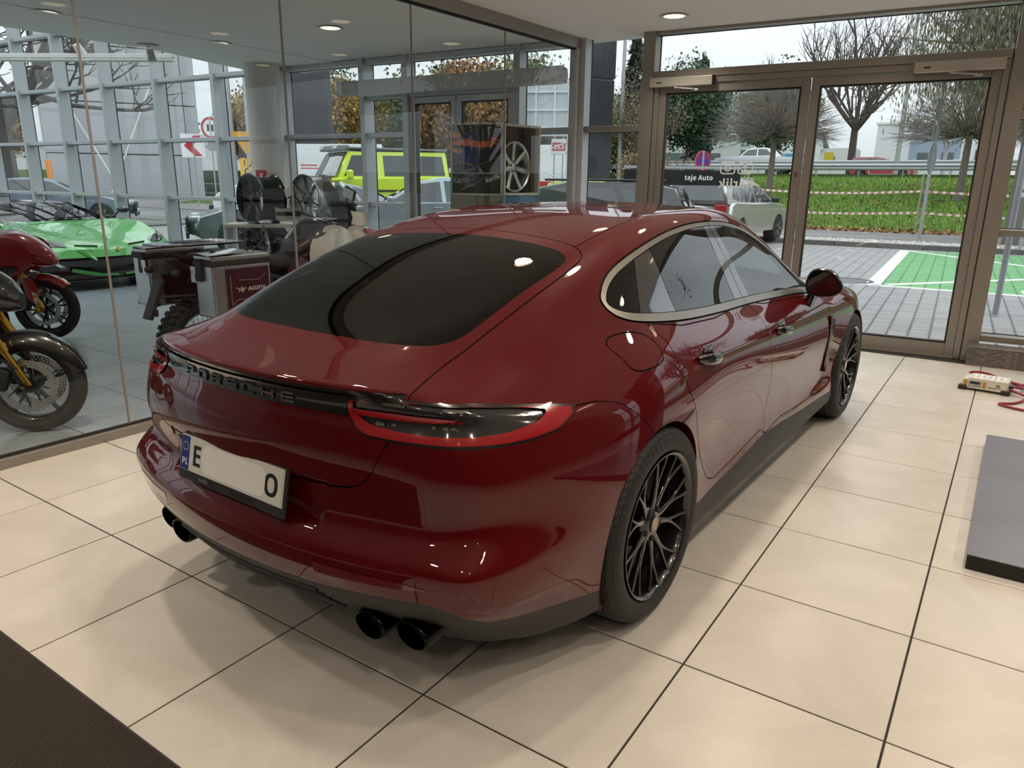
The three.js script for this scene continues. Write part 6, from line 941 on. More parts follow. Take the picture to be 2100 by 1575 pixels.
{ const g = thing('advert_board', 'white advertising board with an orange mark and blue lettering beyond the road', 'sign', [-14.0, 2.0, -62], .1); mesh('board', rbox(3.9, 1.9, .08, .02, 0, 1.6, 0), R.white, g); mesh('board_print', new THREE.PlaneGeometry(3.8, 1.8).translate(0, 1.6, .045), plateMat((c) => { c.fillStyle = '#eef1f3'; c.fillRect(0, 0, 256, 120); c.fillStyle = '#e08a3a'; c.beginPath(); c.arc(36, 60, 26, 0, TAU); c.fill(); c.fillStyle = '#5aa7d6'; c.fillRect(78, 48, 150, 26); }, 256, 120), g); for (const x of [-1.7, 1.7]) mesh('post', rod([x, 0, 0], [x, .8, 0], .05, .05, 6), galv, g); mesh('yellow_tag', box(.7, .7, .04, 2.6, 1.5, 0), std(lin(.7, .55, .05), .5), g); }
{ const g = thing('factory_hall', 'long low white hall behind the trees at the far left', 'building', [-92, 0, -46], .5); mesh('wall', box(30, 5, 8, 0, 2.5, -4), std(lin(.55, .56, .56), .8), g); mesh('roof_edge', box(30.4, .4, 8.4, 0, 5.1, -4), std(lin(.4, .42, .43), .7), g); }
{ const g = thing('apartment_block', 'long pale flat building glimpsed behind the autumn trees left of the doors', 'building', [-36, 1.5, -62], .45); mesh('wall', box(34, 7.5, 8, 0, 3.75, -4), std(lin(.50, .52, .52), .8), g); for (let i = 0; i < 10; i++) for (const y of [2, 5]) mesh('window', box(1.8, 1.2, .06, -14.5 + i * 3.2, y, .03), std(lin(.12, .14, .15), .2), g); mesh('roof_edge', box(34.4, .4, 8.3, 0, 7.6, -4), std(lin(.30, .38, .36), .7), g); }
// ---------- vehicles outside (local: +x forwards, +y up, +z right) ----------
const VM = { glass: phys(lin(.02, .024, .025), .03, 0, { clearcoat: 1, clearcoatRoughness: .01 }), trim: std(lin(.02, .02, .021), .5), lampRed: phys(lin(.35, .015, .02), .15, 0, { clearcoat: 1 }), lampClear: phys(lin(.5, .52, .53), .08, .3, { clearcoat: 1 }), tyre: std(lin(.018, .018, .018), .75), rim: std(lin(.42, .42, .42), .35, .9), rimDark: std(lin(.05, .05, .05), .35, .7) };
function arch(x, r, y = .02) { const o = []; for (let i = 0; i <= 10; i++) { const a = Math.PI - i / 10 * Math.PI; o.push([x + r * Math.cos(a), Math.max(y, .33 + r * Math.sin(a))]); } return o; }
function slab(outline, hw, inset, wFn) { // closed outline in x,y made into a body of width 2 hw with rounded shoulders
  const n = outline.length, cx = outline.reduce((a, p) => a + p[0], 0) / n, cy = outline.reduce((a, p) => a + p[1], 0) / n;
  const rows = [[-1, inset], [-.975, inset * .35], [-.93, 0], [0, -.0], [.93, 0], [.975, inset * .35], [1, inset]].map(([f, k]) => outline.map(([x, y]) => { const dx = x - cx, dy = y - cy, l = Math.hypot(dx, dy) || 1; const w = wFn ? wFn(y, x) : hw; return [x - dx / l * k, y - dy / l * k, f * w]; }));
  const caps = [0, 6].map((i) => { const g = new THREE.ShapeGeometry(shape(rows[i].map((p) => [p[0], p[1]]))), p = g.attributes.position; for (let q = 0; q < p.count; q++) { const w = wFn ? wFn(p.getY(q), p.getX(q)) : hw; p.setZ(q, (i ? 1 : -1) * w); } g.computeVertexNormals(); return g; });
  return [grid(rows, true), ...caps];
}
function vehicle(label, cat, p, turn, o) {
  const g = thing(o.name ?? 'car', label, cat, p, turn), hw = o.W / 2, paint = phys(o.color, .3, o.metal ?? 0, { clearcoat: 1, clearcoatRoughness: .04 });
  const pull = (geo) => { geo = merge([geo].flat()); const q = geo.attributes.position, hl = o.L / 2; for (let i = 0; i < q.count; i++) { const x = q.getX(i), z = q.getZ(i), e = Math.pow(Math.min(1, Math.abs(z) / hw), 3) * Math.pow(Math.min(1, Math.abs(x) / hl), 7); q.setX(i, x - Math.sign(x) * (o.round ?? .22) * e); } return geo; };
  mesh('body', pull(slab(o.body, hw, .05)), paint, g);
  const ys = o.cabin.map((q) => q[1]), y0 = Math.min(...ys), y1 = Math.max(...ys), wFn = (y) => o.wb + (o.wt - o.wb) * Math.max(0, Math.min(1, (y - y0) / (y1 - y0)));
  mesh('cabin', slab(o.cabin, hw, .03, wFn), o.cabinColor ? phys(o.cabinColor, .3, 0, { clearcoat: 1 }) : paint, g);
  for (const s of [-1, 1]) for (const wpts of o.windows) { const gg = new THREE.ShapeGeometry(shape(wpts)), q = gg.attributes.position; for (let i = 0; i < q.count; i++) q.setZ(i, s * (wFn(q.getY(i)) + .006)); gg.computeVertexNormals(); mesh('side_window', gg, VM.glass, g); }
  for (const [a, b, nm] of o.screens) { const dx = b[0] - a[0], dy = b[1] - a[1], l = Math.hypot(dx, dy), nx = dy / l * .03, ny = -dx / l * .03, sg = Math.sign(nx || 1) * Math.sign(a[0] + .001 * 0 || 1); const ox = Math.abs(nx) * Math.sign(a[0]), oy = Math.abs(ny); mesh(nm ?? 'windscreen', grid([a, b].map(([x, y]) => [-1, -.5, 0, .5, 1].map((u) => [x + ox + (1 - u * u) * .03 * Math.sign(a[0]), y + oy, u * (wFn(y) - .07)]))), VM.glass, g); }
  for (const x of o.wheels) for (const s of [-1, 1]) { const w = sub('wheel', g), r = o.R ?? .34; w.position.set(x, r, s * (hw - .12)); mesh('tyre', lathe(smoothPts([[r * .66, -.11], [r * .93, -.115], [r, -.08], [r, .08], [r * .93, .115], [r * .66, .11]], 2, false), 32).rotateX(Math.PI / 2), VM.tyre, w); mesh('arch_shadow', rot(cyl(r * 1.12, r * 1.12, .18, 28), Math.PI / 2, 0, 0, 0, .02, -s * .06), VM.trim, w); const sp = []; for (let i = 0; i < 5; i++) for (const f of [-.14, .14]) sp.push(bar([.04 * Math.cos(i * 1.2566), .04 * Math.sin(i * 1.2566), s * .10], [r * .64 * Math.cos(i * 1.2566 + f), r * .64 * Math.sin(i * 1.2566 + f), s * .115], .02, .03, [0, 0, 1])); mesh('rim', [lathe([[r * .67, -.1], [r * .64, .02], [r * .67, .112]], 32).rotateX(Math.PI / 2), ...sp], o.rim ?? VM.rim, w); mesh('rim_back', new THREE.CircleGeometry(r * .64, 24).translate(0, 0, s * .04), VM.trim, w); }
  for (const [nm, b, m] of o.bits ?? []) mesh(nm, b, m === 'paint' ? paint : m, g);
  return g;
}
const yaw = (h) => Math.atan2(-h[1], h[0]);       // heading (x, z) -> turn
const rearLamp = (x, y, z, h, d, s) => [rbox(.06, h, d, .02, x, y, s * z)];
// silver crossover parked at the kerb, seen from behind
vehicle('silver grey crossover parked beyond the left door leaf, its rear towards us', 'car', [-3.42 - 1.34 * .06 - .93, 0, -19.03 + 1.34], yaw([.06, -1]), { L: 4.48, W: 1.85, R: .35, color: lin(.46, .45, .42), metal: .5, wb: .86, wt: .64, wheels: [1.34, -1.33],
  body: [[-2.20, .42], [-1.72, .30], ...arch(-1.33, .40, .30), ...arch(1.34, .40, .30), [1.9, .28], [2.20, .40], [2.24, .62], [2.16, .82], [1.70, .95], [.95, 1.02], [-.6, 1.04], [-1.9, 1.06], [-2.18, .98], [-2.24, .70]],
  cabin: [[1.0, 1.0], [.25, 1.44], [-.1, 1.56], [-.9, 1.60], [-1.75, 1.555], [-1.95, 1.40], [-2.14, 1.02]],
  windows: [[[.80, 1.05], [.22, 1.40], [-.22, 1.46], [-.28, 1.05]], [[-.36, 1.05], [-.30, 1.465], [-1.05, 1.47], [-1.25, 1.08]], [[-1.32, 1.09], [-1.13, 1.46], [-1.52, 1.40], [-1.72, 1.16]]], screens: [[[.98, 1.03], [.28, 1.44]], [[-2.10, 1.10], [-1.90, 1.47], 'rear_window']],
  bits: [['tail_lamp', [...rearLamp(-2.14, .93, .70, .17, .30, 1)], VM.lampRed], ['tail_lamp', [...rearLamp(-2.14, .93, .70, .17, .30, -1)], VM.lampRed], ['rear_spoiler', rbox(.25, .04, 1.2, .015, -1.86, 1.56, 0), VM.trim], ['rear_wiper', bar([-2.11, 1.12, -.05], [-2.06, 1.17, .35], .02, .02), VM.trim], ['emblem', rot(new THREE.TorusGeometry(.06, .012, 8, 20).scale(1.5, 1, 1), 0, Math.PI / 2, 0, -2.225, .95, 0), VM.rim], ['bumper', rbox(.10, .24, 1.7, .04, -2.20, .46, 0), VM.trim], ['number_plate', rbox(.02, .11, .50, .004, -2.245, .70, 0), R.white], ['roof_rail', [rod([.1, 1.60, .58], [-1.6, 1.61, .58], .018), rod([.1, 1.60, -.58], [-1.6, 1.61, -.58], .018)], VM.rim], ['door_mirror', [rbox(.16, .13, .20, .05, .72, 1.10, .98), rbox(.16, .13, .20, .05, .72, 1.10, -.98)], VM.trim], ['door_handle', [rbox(.18, .03, .03, .01, -.20, .93, .925), rbox(.18, .03, .03, .01, -1.12, .95, .925)], VM.rim], ['antenna_fin', rbox(.2, .06, .05, .02, -1.5, 1.62, 0), VM.trim]] });
// tall neon yellow off-roader
vehicle('neon yellow boxy off-road car with a dark bonnet panel and roof lamps', 'car', [-12.35, .12, -12.35], yaw([-.87 * .80 - .5 * -.60, .87 * .59 + .5 * .79]), { L: 4.7, W: 1.9, R: .47, round: .06, color: lin(.62, .78, .02), wb: .86, wt: .74, wheels: [1.42, -1.42], rim: VM.rimDark,
  body: [[-2.3, .75], [-1.95, .72], ...arch(-1.42, .56, .72).map(([x, y]) => [x, y + .14]), ...arch(1.42, .56, .72).map(([x, y]) => [x, y + .14]), [2.1, .72], [2.3, .80], [2.3, 1.20], [2.15, 1.32], [.75, 1.40], [-2.3, 1.42]],
  cabin: [[.78, 1.38], [.42, 2.02], [-2.22, 2.06], [-2.3, 1.40]],
  windows: [[[.58, 1.45], [.34, 1.93], [-.28, 1.94], [-.28, 1.45]], [[-.46, 1.45], [-.46, 1.94], [-1.22, 1.95], [-1.22, 1.45]], [[-1.42, 1.47], [-1.42, 1.95], [-2.1, 1.95], [-2.15, 1.47]]], screens: [[[.76, 1.43], [.46, 1.97]], [[-2.3, 1.48], [-2.25, 1.95], 'rear_window']],
  bits: [['roof_carrier', [rbox(2.7, .05, 1.56, .02, -.9, 2.10, 0), rbox(.28, .14, 1.5, .04, .50, 2.10, 0)], std(lin(.16, .17, .17), .4)], ['roof_lamp', [rbox(.04, .07, .26, .02, .65, 2.11, -.5)], VM.lampClear], ['roof_lamp', [rbox(.04, .07, .26, .02, .65, 2.11, .5)], VM.lampClear], ['bonnet_panel', [rbox(1.25, .05, 1.1, .02, 1.45, 1.41, 0)], std(lin(.07, .08, .09), .35)], ['wheel_flare', [...[1.42, -1.42].flatMap((x) => [-1, 1].map((s) => grid([[.86, -.02], [.90, .10], [1.08, .11], [1.10, .02]].map(([w]) => 0).map((_, k) => Array.from({ length: 13 }, (_, i) => { const a = i / 12 * Math.PI, r = [.56, .60, .63, .57][k]; return [x + r * Math.cos(a), .47 + .05 + r * Math.sin(a), s * [.94, 1.04, 1.05, .96][k]]; })))))], VM.trim], ['door_mirror', [rbox(.14, .22, .20, .05, .52, 1.48, 1.08), rbox(.14, .22, .20, .05, .52, 1.48, -1.08)], 'paint'], ['side_vent', [rbox(.30, .12, .02, .01, 1.0, 1.24, .956), rbox(.30, .12, .02, .01, 1.0, 1.24, -.956)], VM.trim], ['rub_strip', [rbox(4.2, .05, .03, .01, -.1, 1.10, .96), rbox(4.2, .05, .03, .01, -.1, 1.10, -.96)], VM.trim], ['grille', rbox(.06, .34, 1.2, .02, 2.31, 1.05, 0), VM.trim], ['headlamp', [rot(cyl(.12, .12, .06, 20), 0, 0, Math.PI / 2, 2.31, 1.06, .70)], VM.lampClear], ['headlamp', [rot(cyl(.12, .12, .06, 20), 0, 0, Math.PI / 2, 2.31, 1.06, -.70)], VM.lampClear], ['bumper', rbox(.22, .22, 1.8, .04, 2.34, .78, 0), VM.trim], ['wiper', [bar([.80, 1.44, -.4], [.70, 1.62, -.1], .015, .02), bar([.80, 1.44, .2], [.70, 1.62, .5], .015, .02)], VM.trim], ['indicator', [rbox(.10, .05, .10, .02, 1.9, 1.40, .72), rbox(.10, .05, .10, .02, 1.9, 1.40, -.72)], VM.lampClear]] });
const sedanBody = (h) => [[-2.25, .40], [-1.85, .26], ...arch(-1.38, .38, .26), ...arch(1.42, .38, .26), [1.95, .24], [2.28, .36], [2.30, .58], [2.2, .72], [1.55, .88 * h], [.85, .97 * h], [-1.3, 1.0 * h], [-2.15, .96 * h], [-2.3, .70]];
const sedanCab = (h, est) => est ? [[.95, .95 * h], [.15, 1.36 * h], [-.3, 1.44 * h], [-1.5, 1.44 * h], [-1.95, 1.36 * h], [-2.2, .98 * h]] : [[.95, .95 * h], [.15, 1.36 * h], [-.2, 1.42 * h], [-.8, 1.43 * h], [-1.35, 1.33 * h], [-2.0, .98 * h]];
const sedanWin = (h, est) => [[[.72, .99 * h], [.12, 1.31 * h], [-.28, 1.36 * h], [-.34, .99 * h]], [[-.42, .99 * h], [-.36, 1.37 * h], [-1.0, 1.36 * h], [-1.2, 1.01 * h]], est ? [[-1.28, 1.02 * h], [-1.1, 1.36 * h], [-1.7, 1.33 * h], [-1.95, 1.04 * h]] : [[-1.27, 1.02 * h], [-1.08, 1.34 * h], [-1.3, 1.29 * h], [-1.58, 1.03 * h]]];
const frontBits = (h) => [['headlamp', [rbox(.22, .12, .40, .05, 2.10, .70, .66)], VM.lampClear], ['headlamp', [rbox(.22, .12, .40, .05, 2.10, .70, -.66)], VM.lampClear], ['grille', [rbox(.06, .22, .9, .03, 2.27, .60, 0)], VM.trim], ['lower_grille', [rbox(.06, .14, 1.3, .03, 2.28, .36, 0)], VM.trim], ['number_plate', [rbox(.02, .11, .52, .004, 2.315, .46, 0)], R.white], ['door_mirror', [rbox(.14, .13, .20, .05, .70, 1.03 * h, .98), rbox(.14, .13, .20, .05, .70, 1.03 * h, -.98)], 'paint'], ['door_handle', [rbox(.18, .03, .03, .01, -.25, .88 * h, .915), rbox(.18, .03, .03, .01, -.25, .88 * h, -.915)], VM.rim], ['tail_lamp', [rbox(.16, .14, .34, .05, -2.17, .82, .68)], VM.lampRed], ['tail_lamp', [rbox(.16, .14, .34, .05, -2.17, .82, -.68)], VM.lampRed]];
vehicle('silver blue hatchback between the yellow off-roader and the doors of the far showroom', 'car', [-8.75, 0, -11.0], yaw([-.80, .60]), { L: 4.6, W: 1.84, color: lin(.34, .39, .43), metal: .45, wb: .85, wt: .64, wheels: [1.42, -1.38], body: sedanBody(1.08), cabin: sedanCab(1.08, 1), windows: sedanWin(1.08, 1), screens: [[[.93, 1.06], [.2, 1.45]], [[-2.18, 1.08], [-1.98, 1.44], 'rear_window']], bits: frontBits(1.08) });
vehicle('grey saloon with a white plate parked nose out beside the yellow off-roader', 'car', [-11.3, 0, -9.6], yaw([-.55, .84]), { L: 4.6, W: 1.84, color: lin(.20, .24, .26), metal: .5, wb: .85, wt: .62, wheels: [1.42, -1.38], body: sedanBody(1), cabin: sedanCab(1), windows: sedanWin(1), screens: [[[.93, .98], [.2, 1.35]], [[-1.98, 1.0], [-1.38, 1.32], 'rear_window']], bits: frontBits(1) });
vehicle('dark estate car with roof rails right outside the narrow bay', 'car', [-4.55, 0, -9.4], yaw([-.90, .30]), { L: 4.6, W: 1.84, color: lin(.012, .013, .015), wb: .85, wt: .64, wheels: [1.42, -1.38], body: sedanBody(1.04), cabin: sedanCab(1.04, 1), windows: sedanWin(1.04, 1), screens: [[[.93, 1.02], [.2, 1.40]], [[-2.18, 1.04], [-1.98, 1.40], 'rear_window']], bits: [...frontBits(1.04), ['roof_rail', [rod([.1, 1.53, .58], [-1.7, 1.53, .58], .018), rod([.1, 1.53, -.58], [-1.7, 1.53, -.58], .018)], VM.trim]] });
vehicle('lime green small car half hidden behind the dark estate car', 'car', [-8.1, 0, -18.3], yaw([.9, -.3]), { L: 4.0, W: 1.75, color: lin(.50, .58, .10), wb: .80, wt: .62, wheels: [1.25, -1.2], body: sedanBody(1.02).map(([x, y]) => [x * .87, y]), cabin: sedanCab(1.06, 1).map(([x, y]) => [x * .87, y]), windows: sedanWin(1.06, 1).map((w) => w.map(([x, y]) => [x * .87, y])), screens: [[[.81, 1.04], [.17, 1.42]], [[-1.9, 1.06], [-1.72, 1.42], 'rear_window']], bits: [] });
vehicle('pale blue car standing outside behind the green sports car', 'car', [-22.8, 0, -9.8], yaw([.55, -.83]), { L: 4.6, W: 1.84, color: lin(.22, .28, .36), metal: .4, wb: .85, wt: .63, wheels: [1.42, -1.38], body: sedanBody(1), cabin: sedanCab(1), windows: sedanWin(1), screens: [[[.93, .98], [.2, 1.35]], [[-1.98, 1.0], [-1.38, 1.32], 'rear_window']], bits: frontBits(1) });
vehicle('white vintage saloon driving along the road above the grass bank', 'car', [-12.3, 2.02, -46.6], yaw([-.97, .1]), { L: 5.4, W: 1.9, color: lin(.72, .74, .76), wb: .80, wt: .60, wheels: [1.65, -1.55], R: .36, body: [[-2.7, .50], [-2.1, .34], ...arch(-1.55, .40, .34), ...arch(1.65, .40, .34), [2.2, .34], [2.65, .45], [2.72, .72], [2.55, .95], [1.2, 1.04], [-.9, 1.06], [-2.2, .98], [-2.75, .80]], cabin: [[1.05, 1.02], [.62, 1.42], [.2, 1.55], [-.55, 1.56], [-1.1, 1.40], [-1.55, 1.04]], windows: [[[.85, 1.08], [.52, 1.40], [-.02, 1.48], [-.04, 1.08]], [[-.12, 1.08], [-.10, 1.48], [-.6, 1.46], [-.95, 1.10]]], screens: [[[1.0, 1.08], [.66, 1.42]], [[-1.45, 1.10], [-1.12, 1.38], 'rear_window']], bits: [['chrome_bumper', [rbox(.12, .12, 1.8, .04, 2.74, .5, 0)], VM.rim], ['chrome_bumper', [rbox(.12, .12, 1.8, .04, -2.76, .5, 0)], VM.rim], ['side_strip', [rbox(4.6, .03, .02, .005, 0, .82, .955), rbox(4.6, .03, .02, .005, 0, .82, -.955)], VM.rim]] });
vehicle('red car roof passing behind the guard rail, below the white house', 'car', [-6.6, 1.85, -56.5], yaw([1, 0]), { L: 4.4, W: 1.8, color: lin(.40, .03, .04), wb: .82, wt: .62, wheels: [1.35, -1.35], body: sedanBody(1).map(([x, y]) => [x * .95, y]), cabin: sedanCab(1, 1).map(([x, y]) => [x * .95, y]), windows: sedanWin(1, 1).map((w) => w.map(([x, y]) => [x * .95, y])), screens: [[[.88, .98], [.19, 1.35]]], bits: [] });
function van(label, p, turn, side) {
  const o = { name: 'van', L: 5.6, W: 2.0, R: .35, round: .1, color: lin(.74, .75, .76), wb: .99, wt: .86, wheels: [1.85, -1.55], body: [[-2.8, .45], [-2.1, .35], ...arch(-1.55, .42, .35), ...arch(1.85, .42, .35), [2.5, .35], [2.75, .45], [2.75, .85], [2.35, 1.15], [1.75, 1.30], [-2.8, 1.30]], cabin: [[1.78, 1.26], [1.05, 2.02], [.55, 2.42], [.1, 2.55], [-2.7, 2.58], [-2.8, 1.26]], windows: [[[1.50, 1.34], [1.02, 1.92], [.62, 1.95], [.62, 1.34]]], screens: [[[1.75, 1.32], [1.1, 2.0]]],
    bits: [['red_stripe', [1, -1].map((s) => box(3.0, .52, .012, -1.2, 1.22, s * 1.004)), std(lin(.60, .03, .05), .5)], ['mirror', [rbox(.12, .30, .16, .04, 1.5, 1.5, 1.12), rbox(.12, .30, .16, .04, 1.5, 1.5, -1.12)], VM.trim], ['bumper', rbox(.14, .3, 1.9, .05, 2.75, .5, 0), VM.trim], ['tail_lamp', [rbox(.05, .5, .12, .02, -2.8, 1.3, .9)], VM.lampRed], ['tail_lamp', [rbox(.05, .5, .12, .02, -2.8, 1.3, -.9)], VM.lampRed]] };
  const g = vehicle(label, 'van', p, turn, o);
  const t = canvasTex(512, 96, (c) => { c.fillStyle = '#c4182a'; c.fillRect(0, 0, 512, 96); c.fillStyle = '#fff'; c.font = 'italic bold 58px sans-serif'; if (side > 0) { c.fillText('Pocztex', 30, 60); c.fillStyle = '#f5c842'; c.fillRect(34, 72, 150, 8); } else { c.fillText('Polska', 290, 66); } });
  for (const s of [-1, 1]) mesh('stripe_print', new THREE.PlaneGeometry(2.9, .5).rotateY(s > 0 ? 0 : Math.PI).translate(-1.2, 1.22, s * 1.012), std(0xffffff, .5, 0, { map: t }), g);
  const lg = canvasTex(256, 96, (c) => { c.fillStyle = '#e2e4e5'; c.fillRect(0, 0, 256, 96); c.strokeStyle = '#c4182a'; c.lineWidth = 9; c.beginPath(); c.arc(48, 48, 28, .6, 5.6); c.stroke(); c.fillStyle = '#c4182a'; c.fillRect(90, 38, 90, 7); c.fillRect(90, 56, 140, 6); });
  for (const s of [-1, 1]) mesh('side_emblem', new THREE.PlaneGeometry(1.5, .52).rotateX(-s * .0).rotateY(s > 0 ? 0 : Math.PI).translate(-.35, 1.86, s * .945), std(0xffffff, .5, 0, { map: lg }), g);
}
van('white delivery van with a red stripe behind the round column', [-18.2, 0, -15.6], yaw([-.75, .66]), -1);
van('white delivery van with a red stripe seen between the far showroom doors', [-12.6, 0, -18.6], yaw([-.85, .53]), 1);
{ const g = thing('road_beacon', 'small orange road works beacon at the far left window', 'beacon', [-37, 0, -16.3]); mesh('foot', rbox(.6, .15, .6, .04, 0, .075, 0), VM.trim, g); mesh('panel', rbox(.5, .9, .08, .03, 0, 1.75, 0), std(lin(.8, .25, .02), .5), g); mesh('post', rod([0, .1, 0], [0, 1.4, 0], .04), galv, g); }
// ---------- trees ----------
const bark = [std(lin(.13, .105, .085), .95), std(lin(.20, .17, .145), .95), std(lin(.085, .07, .06), .95)];
const leafQuad = (l, w) => { const g = new THREE.BufferGeometry(); g.setAttribute('position', new THREE.Float32BufferAttribute([0, 0, 0, w, l * .5, .1 * l, 0, l, 0, -w, l * .5, .1 * l], 3)); g.setAttribute('uv', new THREE.Float32BufferAttribute([0, 0, 1, .5, 0, 1, 1, .5], 2)); g.setIndex([0, 1, 2, 0, 2, 3]); g.computeVertexNormals(); return g; };
const tips = [];
function branchy(out, p, d, len, r, depth, o, ends) {
  const n = 2, seg = []; let q = p.clone(), dir = d.clone();
  for (let i = 0; i < n; i++) { const e = q.clone().addScaledVector(dir, len / n); out.push(rod(q.toArray(), e.toArray(), r * (1 - .3 * i / n), r * (1 - .3 * (i + 1) / n), depth > 2 ? 6 : depth > 0 ? 4 : 3)); q = e; dir = dir.clone().add(new V3(rr(-.2, .2), (o.up ?? .12) + rr(-.12, .12), rr(-.2, .2))).normalize(); }
  if (depth === 0) { ends.push([q, dir]); return; }
  const k = o.split ?? 3;
  for (let i = 0; i < k; i++) { const a = new V3(rr(-1, 1), rr(-.5, 1), rr(-1, 1)).normalize(), nd = dir.clone().multiplyScalar(1 - (o.spread ?? .55)).addScaledVector(a, o.spread ?? .55).normalize(), start = i === 0 ? q : p.clone().lerp(q, rr(.45, 1)); branchy(out, start, i === 0 ? dir : nd, len * rr(.62, .82), r * .62, depth - 1, o, ends); ends.push([start, nd]); }
}
function tree(label, p, o) {
  const g = thing(o.name ?? 'tree', label, o.cat ?? 'tree', p, 0, o.group), br = [], ends = [], H = o.H, b = bark[o.bark ?? 0];
  const th = o.trunkH ?? H * .3;
  mesh('trunk', [rod([0, -.6, 0], [rr(-.05, .05) * H * .1, th, 0], o.r ?? H * .022, (o.r ?? H * .022) * .75, 9)], b, g);
  if (o.kind === 'ball') { // pollarded round head of thin twigs
    const R = o.R; for (let i = 0; i < o.n; i++) { const az = rr(0, TAU), el = Math.asin(rr(-.12, 1)), d = new V3(Math.cos(el) * Math.cos(az), Math.sin(el), Math.cos(el) * Math.sin(az)), a = new V3(0, th, 0).addScaledVector(d, .25), m = a.clone().addScaledVector(d, R * .5).add(new V3(rr(-.2, .2), rr(-.1, .2), rr(-.2, .2))), L = R * rr(.8, 1.05), e = new V3(0, th, 0).addScaledVector(d, L).multiply(new V3(1.15, 1, 1.15)).add(new V3(rr(-.15, .15), rr(-.3, .2), rr(-.15, .15))); br.push(rod(a.toArray(), m.toArray(), .022, .013, 4), rod(m.toArray(), e.toArray(), .013, .006, 3)); for (let j = 0; j < 3; j++) { const s = m.clone().lerp(e, rr(0, .6)); br.push(rod(s.toArray(), s.clone().add(d.clone().multiplyScalar(R * rr(.2, .42))).add(new V3(rr(-.35, .35), rr(-.3, .3), rr(-.35, .35))).toArray(), .008, .004, 3)); } }
    mesh('twigs', br, b, g); return g;
  }
  for (let i = 0; i < (o.main ?? 5); i++) { const az = i / (o.main ?? 5) * TAU + rr(-.4, .4); branchy(br, new V3(0, th * rr(.75, 1), 0), new V3(Math.cos(az) * (o.lean ?? .6), rr(.6, 1), Math.sin(az) * (o.lean ?? .6)).normalize(), H * rr(.22, .32) * (o.reach ?? 1), H * .012, o.depth ?? 3, o, ends); }
  branchy(br, new V3(0, th, 0), new V3(rr(-.1, .1), 1, rr(-.1, .1)).normalize(), H * .34, H * .016, o.depth ?? 3, o, ends);
  mesh('branches', br, b, g);
  if (o.leaf) { const list = []; const per = o.per ?? 10; for (const [e, d] of ends) for (let i = 0; i < per; i++) { const s = o.cl ?? .9; list.push([e.x + rr(-s, s), e.y + rr(-s, s) * (o.droop ? 1.6 : .8) - (o.droop ? .7 : 0), e.z + rr(-s, s), o.droop ? Math.PI + rr(-.35, .35) : rr(-2, 2), rr(0, 6), o.droop ? rr(-.35, .35) : rr(-2, 2), rr(.7, 1.3)]); } const [cr, cg, cb] = o.leaf; instanced('foliage', leafQuad(o.ll ?? .3, o.lw ?? .12), std(lin(cr, cg, cb), .85), list, g, (c) => { const k = rr(.45, 1.5); return c.setRGB(k * rr(.8, 1.25), k, k * rr(.7, 1.2)); }); }
  return g;
}
function conifer(label, p, H, R, col, group) { const g = thing('conifer', label, 'tree', p, 0, group); mesh('trunk', rod([0, -.5, 0], [0, H * .98, 0], H * .016, .02, 7), bark[2], g); const list = [], br = []; for (let i = 0; i < 26; i++) { const y = H * (.08 + .9 * i / 26), r = R * Math.pow(1 - i / 27, .8); for (let j = 0; j < 9; j++) { const a = rr(0, TAU), e = [r * Math.cos(a), y - r * .28, r * Math.sin(a)]; br.push(rod([0, y, 0], e, .035, .012, 3)); for (let k = 0; k < 9; k++) { const t = rr(.25, 1); list.push([e[0] * t + rr(-.12, .12), y - r * .28 * t + rr(-.12, .1), e[2] * t + rr(-.12, .12), rr(1.6, 2.6), rr(0, 6), rr(-.6, .6), rr(.7, 1.4)]); } } } mesh('branches', br, bark[2], g); instanced('needles', leafQuad(.55, .10), std(lin(...col), .9), list, g, (c) => { const k = rr(.45, 1.4); return c.setRGB(k, k, k); }); return g; }
const yB = 2.0;
tree('pollarded bare tree with a round head of twigs, seen in the left door leaf', [-7.75, .95, -33.3], { kind: 'ball', H: 5.4, R: 2.45, n: 420, trunkH: 2.5, r: .15, bark: 1 });
tree('second pollarded bare tree, behind the sign pole in the right door leaf', [-.35, .95, -33.6], { kind: 'ball', H: 5.4, R: 2.5, n: 380, trunkH: 2.4, r: .16, bark: 1 });
tree('third pollarded bare tree, at the right of the far grass bank', [3.2, .9, -33.0], { kind: 'ball', H: 5.2, R: 2.3, n: 240, trunkH: 2.4, r: .15, bark: 1 });
tree('tall bare tree with spreading limbs in the middle of the right door leaf', [-8.9, yB, -57.6], { H: 10.0, main: 9, depth: 4, split: 3, spread: .5, up: .16, lean: .8, trunkH: 3.6, r: .30, bark: 2 });
tree('slimmer bare tree left of the tall bare one, above the pollarded tree', [-16.0, yB, -62], { H: 7.2, main: 6, depth: 4, split: 3, spread: .55, trunkH: 2.5, r: .2, bark: 2 });
tree('near willow with thin drooping leaves hanging over the right door and window', [1.75, 0, -21.9], { name: 'willow', H: 6.6, main: 9, depth: 4, split: 3, spread: .6, up: .04, lean: 1.0, reach: .8, trunkH: 4.2, r: .24, bark: 1, leaf: [.19, .185, .12], per: 11, cl: .5, ll: .17, lw: .016, droop: true });
tree('broad leafy tree behind the sign pole in the right door leaf', [1.6, 1.9, -46], { H: 6.2, main: 8, depth: 4, trunkH: 2.2, reach: .8, leaf: [.12, .13, .075], per: 9, cl: .6, ll: .22, lw: .05, bark: 2 });
tree('dense dark green tree just right of the left door jamb', [-16.4, yB, -45.2], { H: 5.2, main: 8, depth: 3, trunkH: 1.8, leaf: [.055, .12, .065], per: 46, cl: .9, ll: .22, lw: .07, bark: 2 });
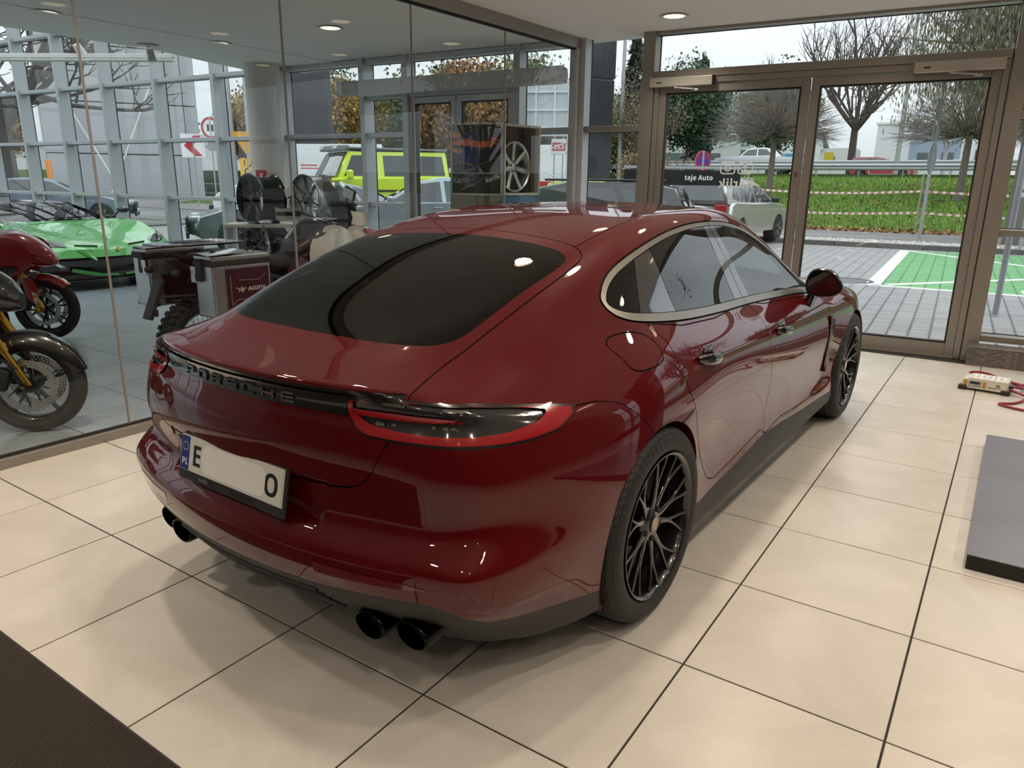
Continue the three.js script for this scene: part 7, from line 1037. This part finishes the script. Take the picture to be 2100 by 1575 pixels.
tree('second dark green tree behind the pollarded tree', [-12.8, yB, -52], { H: 5.6, main: 7, depth: 3, trunkH: 1.8, leaf: [.06, .13, .06], per: 40, cl: .9, ll: .22, lw: .07, bark: 2 });
conifer('tall narrow spruce rising left of the door jamb', [-18.9, 1.8, -42.5], 8.6, 1.3, [.04, .06, .04]);
conifer('spruce top showing above the door head, next to the bare twigs', [-17.6, 2, -50.5], 8.0, 1.2, [.035, .06, .045]);
tree('thin brown-leaved tree in the narrow bay behind the dark pylon', [-15.2, 1.2, -35.0], { H: 4.8, main: 6, depth: 4, trunkH: 1.4, leaf: [.24, .19, .11], per: 1.4, cl: .4, ll: .13, lw: .04, bark: 0 });
tree('green bush-like tree behind the narrow bay, left of the spruce', [-19.5, 1.6, -40], { H: 3.6, main: 6, depth: 3, trunkH: .8, leaf: [.19, .21, .07], per: 40, cl: .7, ll: .2, lw: .07, bark: 0 });
tree('low bare shrub tangle at the foot of the narrow bay', [-11.2, .5, -27.5], { H: 2.6, main: 8, depth: 4, trunkH: .4, lean: 1, leaf: [.30, .22, .12], per: 1.2, cl: .3, ll: .1, lw: .04, bark: 0, cat: 'shrub', name: 'shrub' });
{ const A = [[.34, .22, .05], [.30, .24, .07], [.10, .14, .05], [.20, .19, .06], [.27, .15, .06], [.07, .12, .055]], N = ['golden', 'yellowish', 'dark green', 'olive', 'rusty', 'deep green'];
  const S = [[-70, -27, 0, 8.5], [-66, -33, 1, 9], [-62, -38, 2, 8], [-58, -34, 3, 7], [-52, -40, 0, 9.5], [-47, -37, 4, 9], [-43.5, -35.5, 0, 10], [-41, -39, 1, 8.5], [-38, -36, 2, 9], [-35.5, -40, 3, 8.5], [-33, -36.5, 5, 7.5], [-30, -38, 1, 8.5], [-28.5, -33, 3, 7.5], [-26, -38, 4, 8.5], [-25, -31.5, 5, 8], [-23, -36, 3, 9], [-22.5, -42, 0, 8], [-20.5, -33.5, 2, 8.5], [-31, -28.5, 0, 7], [-22, -29, 4, 7.5]];
  const seen = {}, bay = (x, z) => { const t = (-5.6 - 1.43) / (z - 1.43), s = (1.88 + (x - 1.88) * t - .81); const b = [-14.27, -12.99, -11.7, -10.34, -8.97, -7.6, -6.13, -5.45, -3.86].findIndex((q) => s < q); return ['at the far left of the curtain wall', 'in the first full bay from the left', 'in the second bay from the left', 'in the third bay from the left', 'in the fourth bay from the left', 'in the bay left of the round column', 'in the bay right of the round column', 'in the slim bay beside the far doors', 'behind the far double doors', 'right of the far double doors'][b < 0 ? 9 : b]; };
  S.forEach(([x, z, k, h], i) => { let l = `${N[k]} autumn tree ${bay(x, z)}`; if (seen[l]) l += z < seen[l] ? ', farther back' : ', nearer'; seen[l] = z; tree(l, [x, .8, z], { H: h * .72, main: 6, depth: 3, trunkH: h * .2, leaf: A[k], per: 40, cl: .85, ll: .22, lw: .08, bark: i % 3, group: 'autumn trees behind the curtain wall' }); }); }
tree('large bare tree reaching over the atrium glass at the upper left', [-23.5, 0, -9.0], { H: 10, main: 9, depth: 4, split: 3, spread: .6, lean: 1.2, trunkH: 3.6, r: .26, bark: 2 });
tree('bare tree with few brown leaves outside the right-hand windows', [9.5, 0, -19], { H: 5.5, main: 7, depth: 4, trunkH: 2.2, leaf: [.2, .14, .07], per: 1, cl: .4, ll: .14, lw: .05, bark: 2 });
tree('low bushy evergreen outside the right-hand windows', [8.5, .5, -30], { H: 3.4, main: 7, depth: 3, trunkH: .8, leaf: [.06, .10, .05], per: 30, cl: .8, ll: .24, lw: .08, bark: 2 });
scene.traverse((o) => { if (o.isMesh) { o.castShadow = true; o.receiveShadow = true; } });
renderer.render(scene, camera);
